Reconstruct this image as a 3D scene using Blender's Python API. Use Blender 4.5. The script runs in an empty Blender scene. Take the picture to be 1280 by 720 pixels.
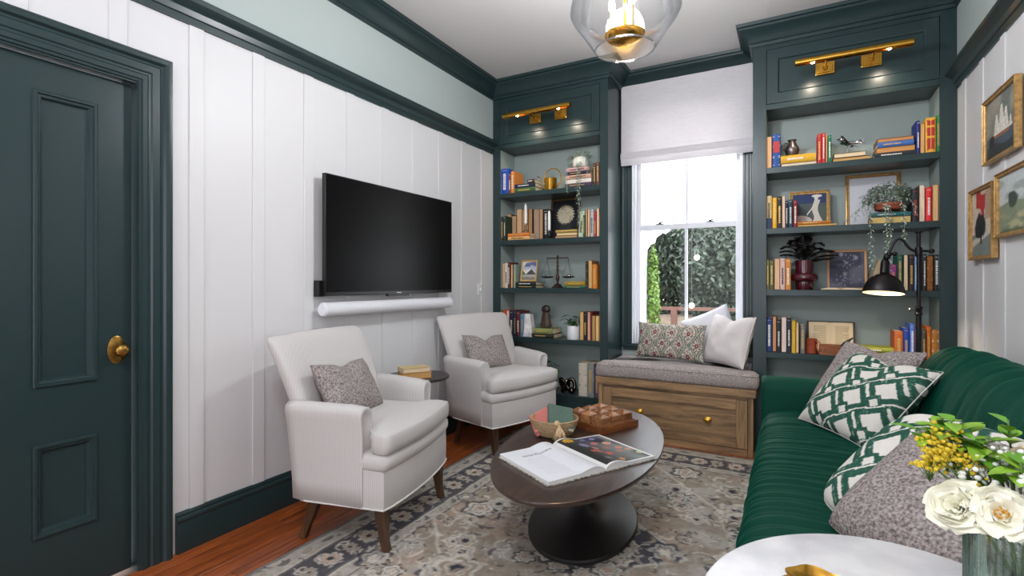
import bpy, bmesh, math, random
import numpy as np
from mathutils import Vector, Matrix

random.seed(7)
rng = np.random.default_rng(7)
SC = bpy.context.scene
COL = SC.collection

# ------------------------------------------------------------------ camera
cam_data = bpy.data.cameras.new('camera')
cam_data.sensor_width = 36.0
cam_data.lens = 36.0 * 632.0 / 1280.0
cam_data.shift_y = -7.3 / 1280.0
cam_data.clip_start = 0.05
cam = bpy.data.objects.new('camera', cam_data)
COL.objects.link(cam)
cam.location = (0, 0, 1.25)
cam.rotation_euler = (math.radians(90), 0, math.atan(349.0 / 632.0))
SC.camera = cam

# ------------------------------------------------------------------ sky, exposure, added fill lights
world = bpy.data.worlds.new('sky')
SC.world = world
world.use_nodes = True
wn = world.node_tree
bg = wn.nodes['Background']
bg.inputs['Color'].default_value = (0.93, 0.97, 1.02, 1)
bg.inputs['Strength'].default_value = 7.5
SC.view_settings.view_transform = 'Standard'
SC.view_settings.look = 'None'
SC.view_settings.gamma = 1.0
SC.view_settings.use_curve_mapping = False
SC.view_settings.exposure = 0.22
try:
    SC.cycles.use_denoising = True
    SC.cycles.max_bounces = 10
    SC.cycles.diffuse_bounces = 6
    SC.cycles.transparent_max_bounces = 16
    SC.cycles.sample_clamp_indirect = 6.0
    SC.cycles.caustics_reflective = False
    SC.cycles.caustics_refractive = False
except Exception:
    pass


def area_light(name, loc, rot, sx, sy, power, color=(1, 1, 1)):
    l = bpy.data.lights.new(name, 'AREA')
    l.shape = 'RECTANGLE'
    l.size, l.size_y, l.energy, l.color = sx, sy, power, color
    o = bpy.data.objects.new(name, l)
    COL.objects.link(o)
    o.location, o.rotation_euler = loc, rot
    return o


R90 = math.radians(90)
# added fill light, unseen, just inside the plain wall behind the camera
area_light('rear_fill_light', (-0.8, -3.17, 1.5), (-R90, 0, math.pi), 3.0, 2.5, 68, (0.91, 0.97, 1.06))

# added overhead fill with no fixture, above the camera and out of view
l_ = bpy.data.lights.new('overhead_fill_light', 'POINT')
l_.energy, l_.color, l_.shadow_soft_size = 58, (0.92, 0.975, 1.05), 0.16
o_ = bpy.data.objects.new('overhead_fill_light', l_)
COL.objects.link(o_)
o_.location = (-0.55, 0.15, 2.72)

# ------------------------------------------------------------------ helpers
WLOC = {}


def wloc(o):
    return WLOC.get(o.name, Vector((0, 0, 0))) if o else Vector((0, 0, 0))


def lin(c):
    out = []
    for v in c[:3]:
        v = v / 255.0
        out.append(v / 12.92 if v <= 0.04045 else ((v + 0.055) / 1.055) ** 2.4)
    return tuple(out) + (1.0,)


MATS = {}


def material(name):
    m = bpy.data.materials.new(name)
    m.use_nodes = True
    nt = m.node_tree
    return m, nt, nt.nodes['Principled BSDF']


def pmat(name, rgb, rough=0.5, metal=0.0, spec=0.5, var=None, bump=None, sheen=0.0, coat=0.0, stretch=None, rgb2=None):
    """Plain procedural surface: base colour, noise variation (scale, amount), noise bump (scale, strength)."""
    if name in MATS:
        return MATS[name]
    m, nt, b = material(name)
    c = lin(rgb)
    b.inputs['Base Color'].default_value = c
    b.inputs['Roughness'].default_value = rough
    b.inputs['Metallic'].default_value = metal
    b.inputs['Specular IOR Level'].default_value = spec
    b.inputs['Sheen Weight'].default_value = sheen
    b.inputs['Coat Weight'].default_value = coat
    if var or bump:
        tc = nt.nodes.new('ShaderNodeTexCoord')
        mp = nt.nodes.new('ShaderNodeMapping')
        nt.links.new(tc.outputs['Object'], mp.inputs['Vector'])
        if stretch:
            mp.inputs['Scale'].default_value = stretch
    if var:
        n = nt.nodes.new('ShaderNodeTexNoise')
        n.inputs['Scale'].default_value = var[0]
        n.inputs['Detail'].default_value = 6
        nt.links.new(mp.outputs[0], n.inputs['Vector'])
        mx = nt.nodes.new('ShaderNodeMix')
        mx.data_type = 'RGBA'
        c2 = lin(rgb2) if rgb2 else tuple(v * (1 - var[1]) for v in c[:3]) + (1,)
        c1 = c if rgb2 else tuple(min(1, v * (1 + var[1])) for v in c[:3]) + (1,)
        mx.inputs[6].default_value = c1
        mx.inputs[7].default_value = c2
        rp = nt.nodes.new('ShaderNodeMapRange')
        rp.inputs[1].default_value = 0.35
        rp.inputs[2].default_value = 0.65
        nt.links.new(n.outputs[0], rp.inputs[0])
        nt.links.new(rp.outputs[0], mx.inputs[0])
        nt.links.new(mx.outputs[2], b.inputs['Base Color'])
    if bump:
        n2 = nt.nodes.new('ShaderNodeTexNoise')
        n2.inputs['Scale'].default_value = bump[0]
        n2.inputs['Detail'].default_value = 4
        nt.links.new(mp.outputs[0], n2.inputs['Vector'])
        bp = nt.nodes.new('ShaderNodeBump')
        bp.inputs['Strength'].default_value = bump[1]
        bp.inputs['Distance'].default_value = 0.004
        nt.links.new(n2.outputs[0], bp.inputs['Height'])
        nt.links.new(bp.outputs[0], b.inputs['Normal'])
    MATS[name] = m
    return m


def attr_mat(name, rough=0.9, bump=None, spec=0.2, sheen=0.0, grain=None):
    """Surface whose print or weave is stored on the mesh as the colour attribute Col."""
    if name in MATS:
        return MATS[name]
    m, nt, b = material(name)
    a = nt.nodes.new('ShaderNodeAttribute')
    a.attribute_name = 'Col'
    b.inputs['Roughness'].default_value = rough
    b.inputs['Specular IOR Level'].default_value = spec
    b.inputs['Sheen Weight'].default_value = sheen
    out = a.outputs['Color']
    tc = nt.nodes.new('ShaderNodeTexCoord')
    if grain:
        n = nt.nodes.new('ShaderNodeTexNoise')
        n.inputs['Scale'].default_value = grain[0]
        n.inputs['Detail'].default_value = 3
        nt.links.new(tc.outputs['Object'], n.inputs['Vector'])
        rp = nt.nodes.new('ShaderNodeMapRange')
        rp.inputs[1].default_value, rp.inputs[2].default_value = 0.3, 0.7
        rp.inputs[3].default_value, rp.inputs[4].default_value = 1 - grain[1], 1 + grain[1]
        nt.links.new(n.outputs[0], rp.inputs[0])
        mx = nt.nodes.new('ShaderNodeVectorMath')
        mx.operation = 'SCALE'
        nt.links.new(out, mx.inputs[0])
        nt.links.new(rp.outputs[0], mx.inputs['Scale'])
        out = mx.outputs[0]
    nt.links.new(out, b.inputs['Base Color'])
    if bump:
        n2 = nt.nodes.new('ShaderNodeTexNoise')
        n2.inputs['Scale'].default_value = bump[0]
        nt.links.new(tc.outputs['Object'], n2.inputs['Vector'])
        bp = nt.nodes.new('ShaderNodeBump')
        bp.inputs['Strength'].default_value = bump[1]
        bp.inputs['Distance'].default_value = 0.004
        nt.links.new(n2.outputs[0], bp.inputs['Height'])
        nt.links.new(bp.outputs[0], b.inputs['Normal'])
    MATS[name] = m
    return m


def emit_mat(name, rgb, strength):
    if name in MATS:
        return MATS[name]
    m, nt, b = material(name)
    b.inputs['Base Color'].default_value = lin(rgb)
    b.inputs['Emission Color'].default_value = lin(rgb)
    b.inputs['Emission Strength'].default_value = strength
    MATS[name] = m
    return m


def glass_mat(name, tint=(1, 1, 1), edge=(0.75, 0.78, 0.8), gloss=0.06, edge_gloss=0.5, rough=0.0):
    """Thin clear sheet glass: lets light pass, darkens and mirrors towards grazing angles."""
    if name in MATS:
        return MATS[name]
    m = bpy.data.materials.new(name)
    m.use_nodes = True
    nt = m.node_tree
    nt.nodes.clear()
    o = nt.nodes.new('ShaderNodeOutputMaterial')
    t = nt.nodes.new('ShaderNodeBsdfTransparent')
    g = nt.nodes.new('ShaderNodeBsdfGlossy')
    g.inputs['Roughness'].default_value = rough
    lw = nt.nodes.new('ShaderNodeLayerWeight')
    lw.inputs['Blend'].default_value = 0.35
    mc = nt.nodes.new('ShaderNodeMix')
    mc.data_type = 'RGBA'
    mc.inputs[6].default_value = tuple(tint) + (1,)
    mc.inputs[7].default_value = tuple(edge) + (1,)
    nt.links.new(lw.outputs['Facing'], mc.inputs[0])
    nt.links.new(mc.outputs[2], t.inputs['Color'])
    rp = nt.nodes.new('ShaderNodeMapRange')
    rp.inputs[3].default_value, rp.inputs[4].default_value = gloss, edge_gloss
    nt.links.new(lw.outputs['Fresnel'], rp.inputs[0])
    ms = nt.nodes.new('ShaderNodeMixShader')
    nt.links.new(rp.outputs[0], ms.inputs[0])
    nt.links.new(t.outputs[0], ms.inputs[1])
    nt.links.new(g.outputs[0], ms.inputs[2])
    nt.links.new(ms.outputs[0], o.inputs[0])
    MATS[name] = m
    return m


def wood_mat(name, dark, light, axis='Y', scale=9.0, rough=0.45, streak=14.0, coat=0.0, spec=0.5):
    if name in MATS:
        return MATS[name]
    m, nt, b = material(name)
    tc = nt.nodes.new('ShaderNodeTexCoord')
    oi = nt.nodes.new('ShaderNodeObjectInfo')
    ad = nt.nodes.new('ShaderNodeVectorMath')
    ad.operation = 'ADD'
    sc = nt.nodes.new('ShaderNodeVectorMath')
    sc.operation = 'SCALE'
    sc.inputs['Scale'].default_value = 7.3
    cb = nt.nodes.new('ShaderNodeCombineXYZ')
    for i in range(3):
        nt.links.new(oi.outputs['Random'], cb.inputs[i])
    nt.links.new(cb.outputs[0], sc.inputs[0])
    nt.links.new(tc.outputs['Object'], ad.inputs[0])
    nt.links.new(sc.outputs[0], ad.inputs[1])
    mp = nt.nodes.new('ShaderNodeMapping')
    s = {'X': (1, streak, streak), 'Y': (streak, 1, streak), 'Z': (streak, streak, 1)}[axis]
    mp.inputs['Scale'].default_value = s
    nt.links.new(ad.outputs[0], mp.inputs['Vector'])
    n = nt.nodes.new('ShaderNodeTexNoise')
    n.inputs['Scale'].default_value = scale / 4
    n.inputs['Detail'].default_value = 8
    n.inputs['Roughness'].default_value = 0.62
    n.inputs['Distortion'].default_value = 1.2
    nt.links.new(mp.outputs[0], n.inputs['Vector'])
    rp = nt.nodes.new('ShaderNodeValToRGB')
    rp.color_ramp.elements[0].position = 0.33
    rp.color_ramp.elements[0].color = lin(dark)
    rp.color_ramp.elements[1].position = 0.66
    rp.color_ramp.elements[1].color = lin(light)
    nt.links.new(n.outputs[0], rp.inputs[0])
    # piece-to-piece tone
    hv = nt.nodes.new('ShaderNodeHueSaturation')
    mr = nt.nodes.new('ShaderNodeMapRange')
    mr.inputs[3].default_value, mr.inputs[4].default_value = 0.82, 1.15
    nt.links.new(oi.outputs['Random'], mr.inputs[0])
    nt.links.new(mr.outputs[0], hv.inputs['Value'])
    nt.links.new(rp.outputs[0], hv.inputs['Color'])
    nt.links.new(hv.outputs[0], b.inputs['Base Color'])
    b.inputs['Roughness'].default_value = rough
    b.inputs['Coat Weight'].default_value = coat
    b.inputs['Specular IOR Level'].default_value = spec
    bp = nt.nodes.new('ShaderNodeBump')
    bp.inputs['Strength'].default_value = 0.15
    bp.inputs['Distance'].default_value = 0.002
    nt.links.new(n.outputs[0], bp.inputs['Height'])
    nt.links.new(bp.outputs[0], b.inputs['Normal'])
    MATS[name] = m
    return m


class B:
    """Collects simple shapes; obj() links them as one mesh object."""

    def __init__(self):
        self.v, self.f = [], []

    def add(self, v, f):
        n = len(self.v)
        self.v += [tuple(p) for p in v]
        self.f += [tuple(i + n for i in q) for q in f]
        return self

    def box(self, x0, x1, y0, y1, z0, z1):
        v = [(x, y, z) for z in (z0, z1) for y in (y0, y1) for x in (x0, x1)]
        return self.add(v, [(0, 2, 3, 1), (4, 5, 7, 6), (0, 1, 5, 4), (2, 6, 7, 3), (0, 4, 6, 2), (1, 3, 7, 5)])

    def loft(self, loops, cap0=True, cap1=True, closed=True):
        n = len(loops[0])
        v = [p for l in loops for p in l]
        f = []
        m = n if closed else n - 1
        for k in range(len(loops) - 1):
            for i in range(m):
                j = (i + 1) % n
                f.append((k * n + i, k * n + j, (k + 1) * n + j, (k + 1) * n + i))
        if cap0:
            f.append(tuple(range(n))[::-1])
        if cap1:
            f.append(tuple((len(loops) - 1) * n + i for i in range(n)))
        return self.add(v, f)

    def lathe(self, prof, c=(0, 0, 0), seg=24, sx=1.0, sy=1.0, ang=0.0, cap0=False, cap1=False):
        """prof: (radius, z) pairs from bottom to top."""
        loops = []
        ca, sa = math.cos(ang), math.sin(ang)
        for r, z in prof:
            l = []
            for i in range(seg):
                a = 2 * math.pi * i / seg
                x, y = r * sx * math.cos(a), r * sy * math.sin(a)
                l.append((c[0] + x * ca - y * sa, c[1] + x * sa + y * ca, c[2] + z))
            loops.append(l)
        return self.loft(loops, cap0, cap1)

    def tube(self, pts, r, seg=8, cap=True):
        pts = [Vector(p) for p in pts]
        rs = r if isinstance(r, (list, tuple)) else [r] * len(pts)
        loops = []
        t0 = (pts[1] - pts[0]).normalized()
        up = Vector((0, 0, 1)) if abs(t0.z) < 0.9 else Vector((1, 0, 0))
        nrm = t0.cross(up).normalized()
        for i, p in enumerate(pts):
            a = pts[max(i - 1, 0)]
            b = pts[min(i + 1, len(pts) - 1)]
            t = (b - a).normalized()
            nrm = (nrm - t * nrm.dot(t)).normalized()
            bn = t.cross(nrm)
            loops.append([p + (nrm * math.cos(2 * math.pi * k / seg) + bn * math.sin(2 * math.pi * k / seg)) * rs[i]
                          for k in range(seg)])
        return self.loft(loops, cap, cap)

    def sphere(self, c, r, seg=14, rings=9, sx=1, sy=1, sz=1):
        prof = []
        for i in range(rings + 1):
            a = -math.pi / 2 + math.pi * i / rings
            prof.append((max(r * math.cos(a), 1e-4), r * math.sin(a) * sz))
        return self.lathe(prof, c, seg, sx, sy, cap0=True, cap1=True)

    def sweep(self, path, n, prof, closed=False):
        """Moulding: profile (a, b) carried along a planar path; a = offset to the left of travel about n, b = along n."""
        P = [Vector(p) for p in path]
        n = Vector(n)
        k = len(P)
        loops = []
        for i in range(k):
            dirs = []
            if i > 0 or closed:
                dirs.append((P[i] - P[i - 1]).normalized())
            if i < k - 1 or closed:
                dirs.append((P[(i + 1) % k] - P[i]).normalized())
            ls = [n.cross(d) for d in dirs]
            m = ls[0] if len(ls) == 1 else (ls[0] + ls[1]) / (1 + ls[0].dot(ls[1]))
            loops.append([P[i] + m * a + n * b for a, b in prof])
        if closed:
            loops.append(loops[0])
        return self.loft(loops, not closed, not closed)

    def xform(self, M):
        self.v = [tuple(M @ Vector(p)) for p in self.v]
        return self

    def obj(self, name, mat, parent=None, smooth=False, bevel=0.0, subsurf=0, local=False, sharp=40, flip=False, seg=2):
        v = self.v
        if parent is None:
            a = np.array(v)
            lo, hi = a.min(0), a.max(0)
            o0 = Vector(((lo[0] + hi[0]) / 2, (lo[1] + hi[1]) / 2, lo[2]))
        else:
            o0 = Vector((0, 0, 0)) if local else wloc(parent)
        me = bpy.data.meshes.new(name)
        me.from_pydata([(p[0] - o0.x, p[1] - o0.y, p[2] - o0.z) for p in v], [], self.f)
        bm = bmesh.new()
        bm.from_mesh(me)
        bmesh.ops.recalc_face_normals(bm, faces=bm.faces)
        bm.to_mesh(me)
        bm.free()
        if mat:
            me.materials.append(mat)
        if smooth:
            me.shade_smooth()
            if sharp:
                me.set_sharp_from_angle(angle=math.radians(sharp))
        o = bpy.data.objects.new(name, me)
        COL.objects.link(o)
        if parent is None:
            o.location = o0
            WLOC[o.name] = o0
        else:
            o.parent = parent
            WLOC[o.name] = wloc(parent)
        if bevel:
            md = o.modifiers.new('bevel', 'BEVEL')
            md.width, md.segments, md.limit_method = bevel, seg, 'ANGLE'
            md.harden_normals = False
            me.shade_smooth()
            me.set_sharp_from_angle(angle=math.radians(60))
        if subsurf:
            md = o.modifiers.new('sub', 'SUBSURF')
            md.levels = md.render_levels = subsurf
        return o


def tag(o, label, cat, group=None, kind=None):
    o['label'], o['category'] = label, cat
    if group:
        o['group'] = group
    if kind:
        o['kind'] = kind
    return o


def thing(name, label, cat, loc, rotz=0.0, group=None):
    o = bpy.data.objects.new(name, None)
    o.empty_display_size = 0.1
    COL.objects.link(o)
    o.location = loc
    o.rotation_euler = (0, 0, rotz)
    WLOC[o.name] = Vector(loc)
    return tag(o, label, cat, group)


def struct(o):
    o['kind'] = 'structure'
    return o


def struct_empty(name, loc):
    o = bpy.data.objects.new(name, None)
    COL.objects.link(o)
    o.location = loc
    WLOC[o.name] = Vector(loc)
    o['kind'] = 'structure'
    return o


def stuff(o):
    o['kind'] = 'stuff'
    return o


def set_col(o, cols):
    me = o.data
    at = me.color_attributes.new('Col', 'FLOAT_COLOR', 'POINT')
    c = np.ones((len(me.vertices), 4), dtype=np.float32)
    c[:, :3] = cols
    at.data.foreach_set('color', c.ravel())


def np_mesh(name, verts, faces, mat, smooth=True):
    """Fast mesh from numpy arrays (quads or tris, all the same size)."""
    me = bpy.data.meshes.new(name)
    n, k = faces.shape
    me.vertices.add(len(verts))
    me.vertices.foreach_set('co', np.asarray(verts, dtype=np.float32).ravel())
    me.loops.add(n * k)
    me.loops.foreach_set('vertex_index', faces.astype(np.int32).ravel())
    me.polygons.add(n)
    me.polygons.foreach_set('loop_start', np.arange(0, n * k, k, dtype=np.int32))
    me.update(calc_edges=True)
    me.validate()
    if smooth:
        me.shade_smooth()
    if mat:
        me.materials.append(mat)
    o = bpy.data.objects.new(name, me)
    COL.objects.link(o)
    return o


def grid_faces(nu, nv, wrap_u=False):
    """Quads of an nv x nu vertex grid, index = j*nu + i."""
    iu = np.arange(nu if wrap_u else nu - 1)
    jv = np.arange(nv - 1)
    I, J = np.meshgrid(iu, jv)
    I2 = (I + 1) % nu
    return np.stack([J * nu + I, J * nu + I2, (J + 1) * nu + I2, (J + 1) * nu + I], -1).reshape(-1, 4)


def L3(rgb):
    return np.array(lin(rgb)[:3])


def smoothstep(a, b, x):
    t = np.clip((x - a) / (b - a), 0, 1)
    return t * t * (3 - 2 * t)


def vnoise(x, y, seed=0):
    """cheap smooth value noise"""
    r = np.random.default_rng(seed).random((64, 64))
    xi, yi = np.floor(x).astype(int), np.floor(y).astype(int)
    fx, fy = x - xi, y - yi
    fx, fy = fx * fx * (3 - 2 * fx), fy * fy * (3 - 2 * fy)
    g = lambda a, b: r[a % 64, b % 64]
    return (g(xi, yi) * (1 - fx) + g(xi + 1, yi) * fx) * (1 - fy) + (g(xi, yi + 1) * (1 - fx) + g(xi + 1, yi + 1) * fx) * fy


# ------------------------------------------------------------------ shared materials
TEAL = pmat('teal_paint', (37, 55, 56), rough=0.30, spec=0.4, bump=(40, 0.03))
WHITE = pmat('white_wall_paint', (216, 215, 215), rough=0.42, spec=0.35, bump=(60, 0.02))
SAGE = pmat('sage_paint', (176, 187, 183), rough=0.6, spec=0.3, bump=(60, 0.02))
CEIL = pmat('ceiling_paint', (222, 219, 217), rough=0.8, spec=0.2, bump=(50, 0.02))
SASHW = pmat('sash_white', (232, 234, 240), rough=0.35)
BRASS = pmat('brass', (200, 152, 62), rough=0.24, metal=1.0, var=(30, 0.12))
DKBRASS = pmat('aged_brass', (150, 116, 58), rough=0.35, metal=1.0, var=(60, 0.3))
BLACKMETAL = pmat('dark_bronze', (38, 36, 38), rough=0.38, metal=0.7)
BLACK = pmat('black_plastic', (14, 14, 15), rough=0.35)
GOLDLEAF = pmat('gold_frame', (176, 138, 84), rough=0.38, metal=0.5, var=(50, 0.25))
GLASS = glass_mat('clear_glass', edge=(0.9, 0.92, 0.92), gloss=0.002, edge_gloss=0.12)
PAPER = pmat('page_paper', (226, 206, 172), rough=0.85, var=(200, 0.06))
XL, XR, YB, YW, ZC = -2.48, 0.911, 4.114, 4.52, 3.12
YF = -3.2
# ================================================================== THE ROOM
FLOORW = wood_mat('floor_wood', (104, 46, 18), (186, 98, 44), axis='Y', scale=10, rough=0.28, streak=16, coat=0.25)
fl = struct(B().box(XL - 0.15, XR + 0.15, YF - 0.15, YW + 0.13, -0.12, -0.02).obj('floor', pmat('subfloor', (70, 40, 22), rough=0.8)))
pm = None
w = 0.092
x = XL
k = 0
while x < XR - 0.01:
    x1 = min(x + w, XR)
    y = YF - (k * 0.77) % 1.9
    while y < YW:
        y0, y1 = max(y, YF), min(y + 1.9, YW)
        if y1 - y0 > 0.05:
            B().box(x + 0.0012, x1 - 0.0012, y0 + 0.001, y1 - 0.001, -0.02, 0.0).obj('plank', FLOORW, fl, bevel=0.0012, seg=1)
        y += 1.9
    x += w
    k += 1

struct(B().box(XL - 0.15, XR + 0.15, YF - 0.15, YW + 0.13, ZC, ZC + 0.1).obj('ceiling', CEIL))

# left wall with the door opening
DY0, DY1, DZ = 0.335, 1.131, 2.11
b = B()
b.box(XL - 0.13, XL, YF, DY0 - 0.02, 0, ZC)
b.box(XL - 0.13, XL, DY1 + 0.02, YW + 0.12, 0, ZC)
b.box(XL - 0.13, XL, DY0 - 0.02, DY1 + 0.02, DZ + 0.02, ZC)
wl = struct(b.obj('wall_left', WHITE))
B().box(XL, XL + 0.003, YF, YB, 2.5, ZC).obj('frieze', SAGE, wl)
for k in range(-15, 9):
    y0 = 1.346 + 0.3195 * k
    if y0 < YF or y0 > 4.05:
        continue
    z0 = 0.0 if (y0 + 0.07 < DY0 - 0.16 or y0 > DY1 + 0.1) else 2.2
    B().box(XL, XL + 0.007, y0, min(y0 + 0.068, YB), z0, 2.5).obj('batten', WHITE, wl, bevel=0.002, seg=1)

wr = struct(B().box(XR, XR + 0.13, YF, YW + 0.12, 0, ZC).obj('wall_right', WHITE))
B().box(XR - 0.003, XR, YF, YB, 2.5, ZC).obj('frieze', SAGE, wr)
for k in range(24):
    y0 = 4.0 - 0.3195 * k
    if y0 < YF:
        break
    B().box(XR - 0.007, XR, y0 - 0.068, y0, 0, 2.5).obj('batten', WHITE, wr, bevel=0.002, seg=1)

# back wall with the window opening
WX0, WX1, WZ0, WZ1 = -1.240, -0.352, 0.70, 2.74
b = B()
b.box(XL, WX0, YW, YW + 0.12, 0, ZC)
b.box(WX1, XR, YW, YW + 0.12, 0, ZC)
b.box(WX0, WX1, YW, YW + 0.12, 0, WZ0)
b.box(WX0, WX1, YW, YW + 0.12, WZ1, ZC)
struct(b.obj('wall_back', SAGE))

struct(B().box(XL, XR, YF - 0.12, YF, 0, ZC).obj('wall_front', WHITE))

# crown moulding all round, following the bookcases
crown = [(0.0, -0.150), (0.014, -0.150), (0.016, -0.128), (0.026, -0.124), (0.026, -0.108), (0.034, -0.094), (0.050, -0.070),
         (0.072, -0.050), (0.088, -0.040), (0.090, -0.026), (0.104, -0.022), (0.108, 0.0), (0.0, 0.0)]
path = [(XL, YF, ZC), (XL, YB, ZC), (-1.349, YB, ZC), (-1.349, YW - 0.004, ZC), (-0.247, YW - 0.004, ZC), (-0.247, YB, ZC),
        (XR, YB, ZC), (XR, YF, ZC)]
struct(B().sweep(path, (0, 0, 1), [(-a, z) for a, z in crown]).obj('trim_1', TEAL, smooth=True, sharp=25))
rail = [(0.0, -0.060), (0.012, -0.060), (0.014, -0.030), (0.022, -0.026), (0.028, 0.000), (0.050, 0.020), (0.066, 0.026),
        (0.068, 0.046), (0.050, 0.050), (0.046, 0.062), (0.0, 0.066)]
struct(B().sweep([(XL, YF, 2.52), (XL, YB, 2.52)], (0, 0, 1), [(-a, z) for a, z in rail]).obj('trim_2', TEAL, smooth=True, sharp=25))
struct(B().sweep([(XR, YB, 2.52), (XR, YF, 2.52)], (0, 0, 1), [(-a, z) for a, z in rail]).obj('trim_3', TEAL, smooth=True, sharp=25))
basep = [(0, 0), (0.022, 0), (0.022, 0.125), (0.019, 0.132), (0.019, 0.140), (0.024, 0.150), (0.022, 0.160), (0.014, 0.166), (0.014, 0.176),
         (0.008, 0.186), (0, 0.186)]
struct(B().sweep([(XL, DY1 + 0.155, 0), (XL, YB, 0)], (0, 0, 1), [(-a, z) for a, z in basep]).obj('baseboard_left', TEAL, smooth=True, sharp=25))
struct(B().sweep([(XR, YB, 0), (XR, YF, 0)], (0, 0, 1), [(-a, z) for a, z in basep]).obj('baseboard_right', TEAL, smooth=True, sharp=25))

# ------------------------------------------------------------------ door
door = struct_empty('door_1', (XL - 0.05, (DY0 + DY1) / 2, 0))
XD = XL - 0.038


def panel_sweep(bb, y0, y1, z0, z1, prof):
    bb.sweep([(XD, y0, z0), (XD, y1, z0), (XD, y1, z1), (XD, y0, z1)], (1, 0, 0), prof, closed=True)


slab = B()
cols = [(0.463, 0.668), (0.798, 1.003)]
rows = [(0.268, 0.625), (0.845, 1.985)]
ys = [DY0 + 0.004, cols[0][0], cols[0][1], cols[1][0], cols[1][1], DY1 - 0.004]
for i in (0, 2, 4):
    slab.box(XD - 0.035, XD, ys[i], ys[i + 1], 0.008, DZ - 0.004)
for c0, c1 in cols:
    slab.box(XD - 0.035, XD, c0, c1, 0.008, rows[0][0])
    slab.box(XD - 0.035, XD, c0, c1, rows[0][1], rows[1][0])
    slab.box(XD - 0.035, XD, c0, c1, rows[1][1], DZ - 0.004)
slab.obj('slab', TEAL, door)
pprof = [(0.0, -0.02), (0.0, 0.006), (0.004, 0.011), (0.012, 0.011), (0.016, 0.004), (0.024, 0.002), (0.032, -0.010), (0.036, -0.010), (0.036, -0.02)]
for c0, c1 in cols:
    for r0, r1 in rows:
        B().box(XD - 0.03, XD - 0.012, c0, c1, r0, r1).obj('door_panel', TEAL, door)
        m = B()
        panel_sweep(m, c0, c1, r0, r1, pprof)
        m.obj('panel_moulding', TEAL, door, smooth=True, sharp=25)
# casing (fluted, mitred)
cprof = [(0.0, 0.0), (0.0, 0.012), (-0.010, 0.014), (-0.012, 0.020), (-0.030, 0.021), (-0.036, 0.017), (-0.044, 0.017), (-0.050, 0.023),
         (-0.078, 0.024), (-0.084, 0.019), (-0.092, 0.021), (-0.100, 0.032), (-0.112, 0.036), (-0.116, 0.036), (-0.120, 0.030), (-0.128, 0.030),
         (-0.128, 0.0)]
ci0, ci1, cz = DY0 - 0.012, DY1 + 0.002, DZ + 0.008
B().sweep([(XL, ci1, 0), (XL, ci1, cz), (XL, ci0, cz), (XL, ci0, 0)], (1, 0, 0), cprof).obj('casing', TEAL, door, smooth=True, sharp=20)
j = B()
j.box(XL - 0.13, XL + 0.004, DY1, DY1 + 0.02, 0, DZ + 0.02)
j.box(XL - 0.13, XL + 0.004, DY0 - 0.02, DY0, 0, DZ + 0.02)
j.box(XL - 0.13, XL + 0.004, DY0, DY1, DZ, DZ + 0.02)
j.obj('jamb', TEAL, door)
kn = B()
kn.lathe([(0.0001, 0), (0.034, 0), (0.034, 0.003), (0.030, 0.006), (0.012, 0.009), (0.0095, 0.016), (0.0095, 0.034)], seg=28, cap0=True)
kn.xform(Matrix.Translation((XD, 1.072, 0.962)) @ Matrix.Rotation(R90, 4, 'Y') @ Matrix.Scale(1.75, 4, (1, 0, 0)))
kn.obj('door_rosette', DKBRASS, door, smooth=True, sharp=30)
kb = B()
prof = [(0.010, 0), (0.016, 0.003), (0.026, 0.011), (0.0285, 0.020), (0.024, 0.029), (0.015, 0.034), (0.008, 0.0365), (0.0005, 0.037)]
loops = []
for r, z in prof:
    loops.append([((r * (1 + 0.05 * math.cos(12 * 2 * math.pi * i / 48))) * math.cos(2 * math.pi * i / 48),
                   (r * (1 + 0.05 * math.cos(12 * 2 * math.pi * i / 48))) * math.sin(2 * math.pi * i / 48), z) for i in range(48)])
kb.loft(loops)
kb.xform(Matrix.Translation((XD + 0.03, 1.072, 0.962)) @ Matrix.Rotation(R90, 4, 'Y'))
kb.obj('door_knob', DKBRASS, door, smooth=True, sharp=50)

# ------------------------------------------------------------------ window over the seat
win = struct_empty('window_1', ((WX0 + WX1) / 2, YW, WZ0))
j = B()
j.box(WX0 - 0.014, WX0, YW - 0.022, YW + 0.13, WZ0, WZ1)
j.box(WX1, WX1 + 0.010, YW - 0.022, YW + 0.13, WZ0, WZ1)
j.box(WX0 - 0.014, WX1 + 0.010, YW - 0.02, YW + 0.13, WZ1, WZ1 + 0.02)
j.box(WX0 - 0.014, WX1 + 0.010, YW, YW + 0.13, WZ0 - 0.03, WZ0)
j.box(WX0, WX0 + 0.018, YW + 0.004, YW + 0.022, WZ0, WZ1)
j.box(WX1 - 0.014, WX1, YW + 0.004, YW + 0.022, WZ0, WZ1)
j.obj('window_frame', SASHW, win, bevel=0.002)


def sash(name, y0, y1, z0, z1, brail, trail, stile=0.046):
    s = B()
    s.box(WX0 + 0.003, WX0 + 0.003 + stile, y0, y1, z0, z1)
    s.box(WX1 - 0.003 - stile, WX1 - 0.003, y0, y1, z0, z1)
    s.box(WX0 + 0.003 + stile, WX1 - 0.003 - stile, y0, y1, z0, z0 + brail)
    s.box(WX0 + 0.003 + stile, WX1 - 0.003 - stile, y0, y1, z1 - trail, z1)
    o = s.obj(name, SASHW, win, bevel=0.003)
    xc = (WX0 + WX1) / 2
    B().box(xc - 0.011, xc + 0.011, y0 + 0.004, y1 - 0.004, z0 + brail - 0.004, z1 - trail + 0.004).obj('muntin', SASHW, o, bevel=0.002)
    return o, WX0 + 0.003 + stile, xc, WX1 - 0.003 - stile, z0 + brail, z1 - trail


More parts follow.
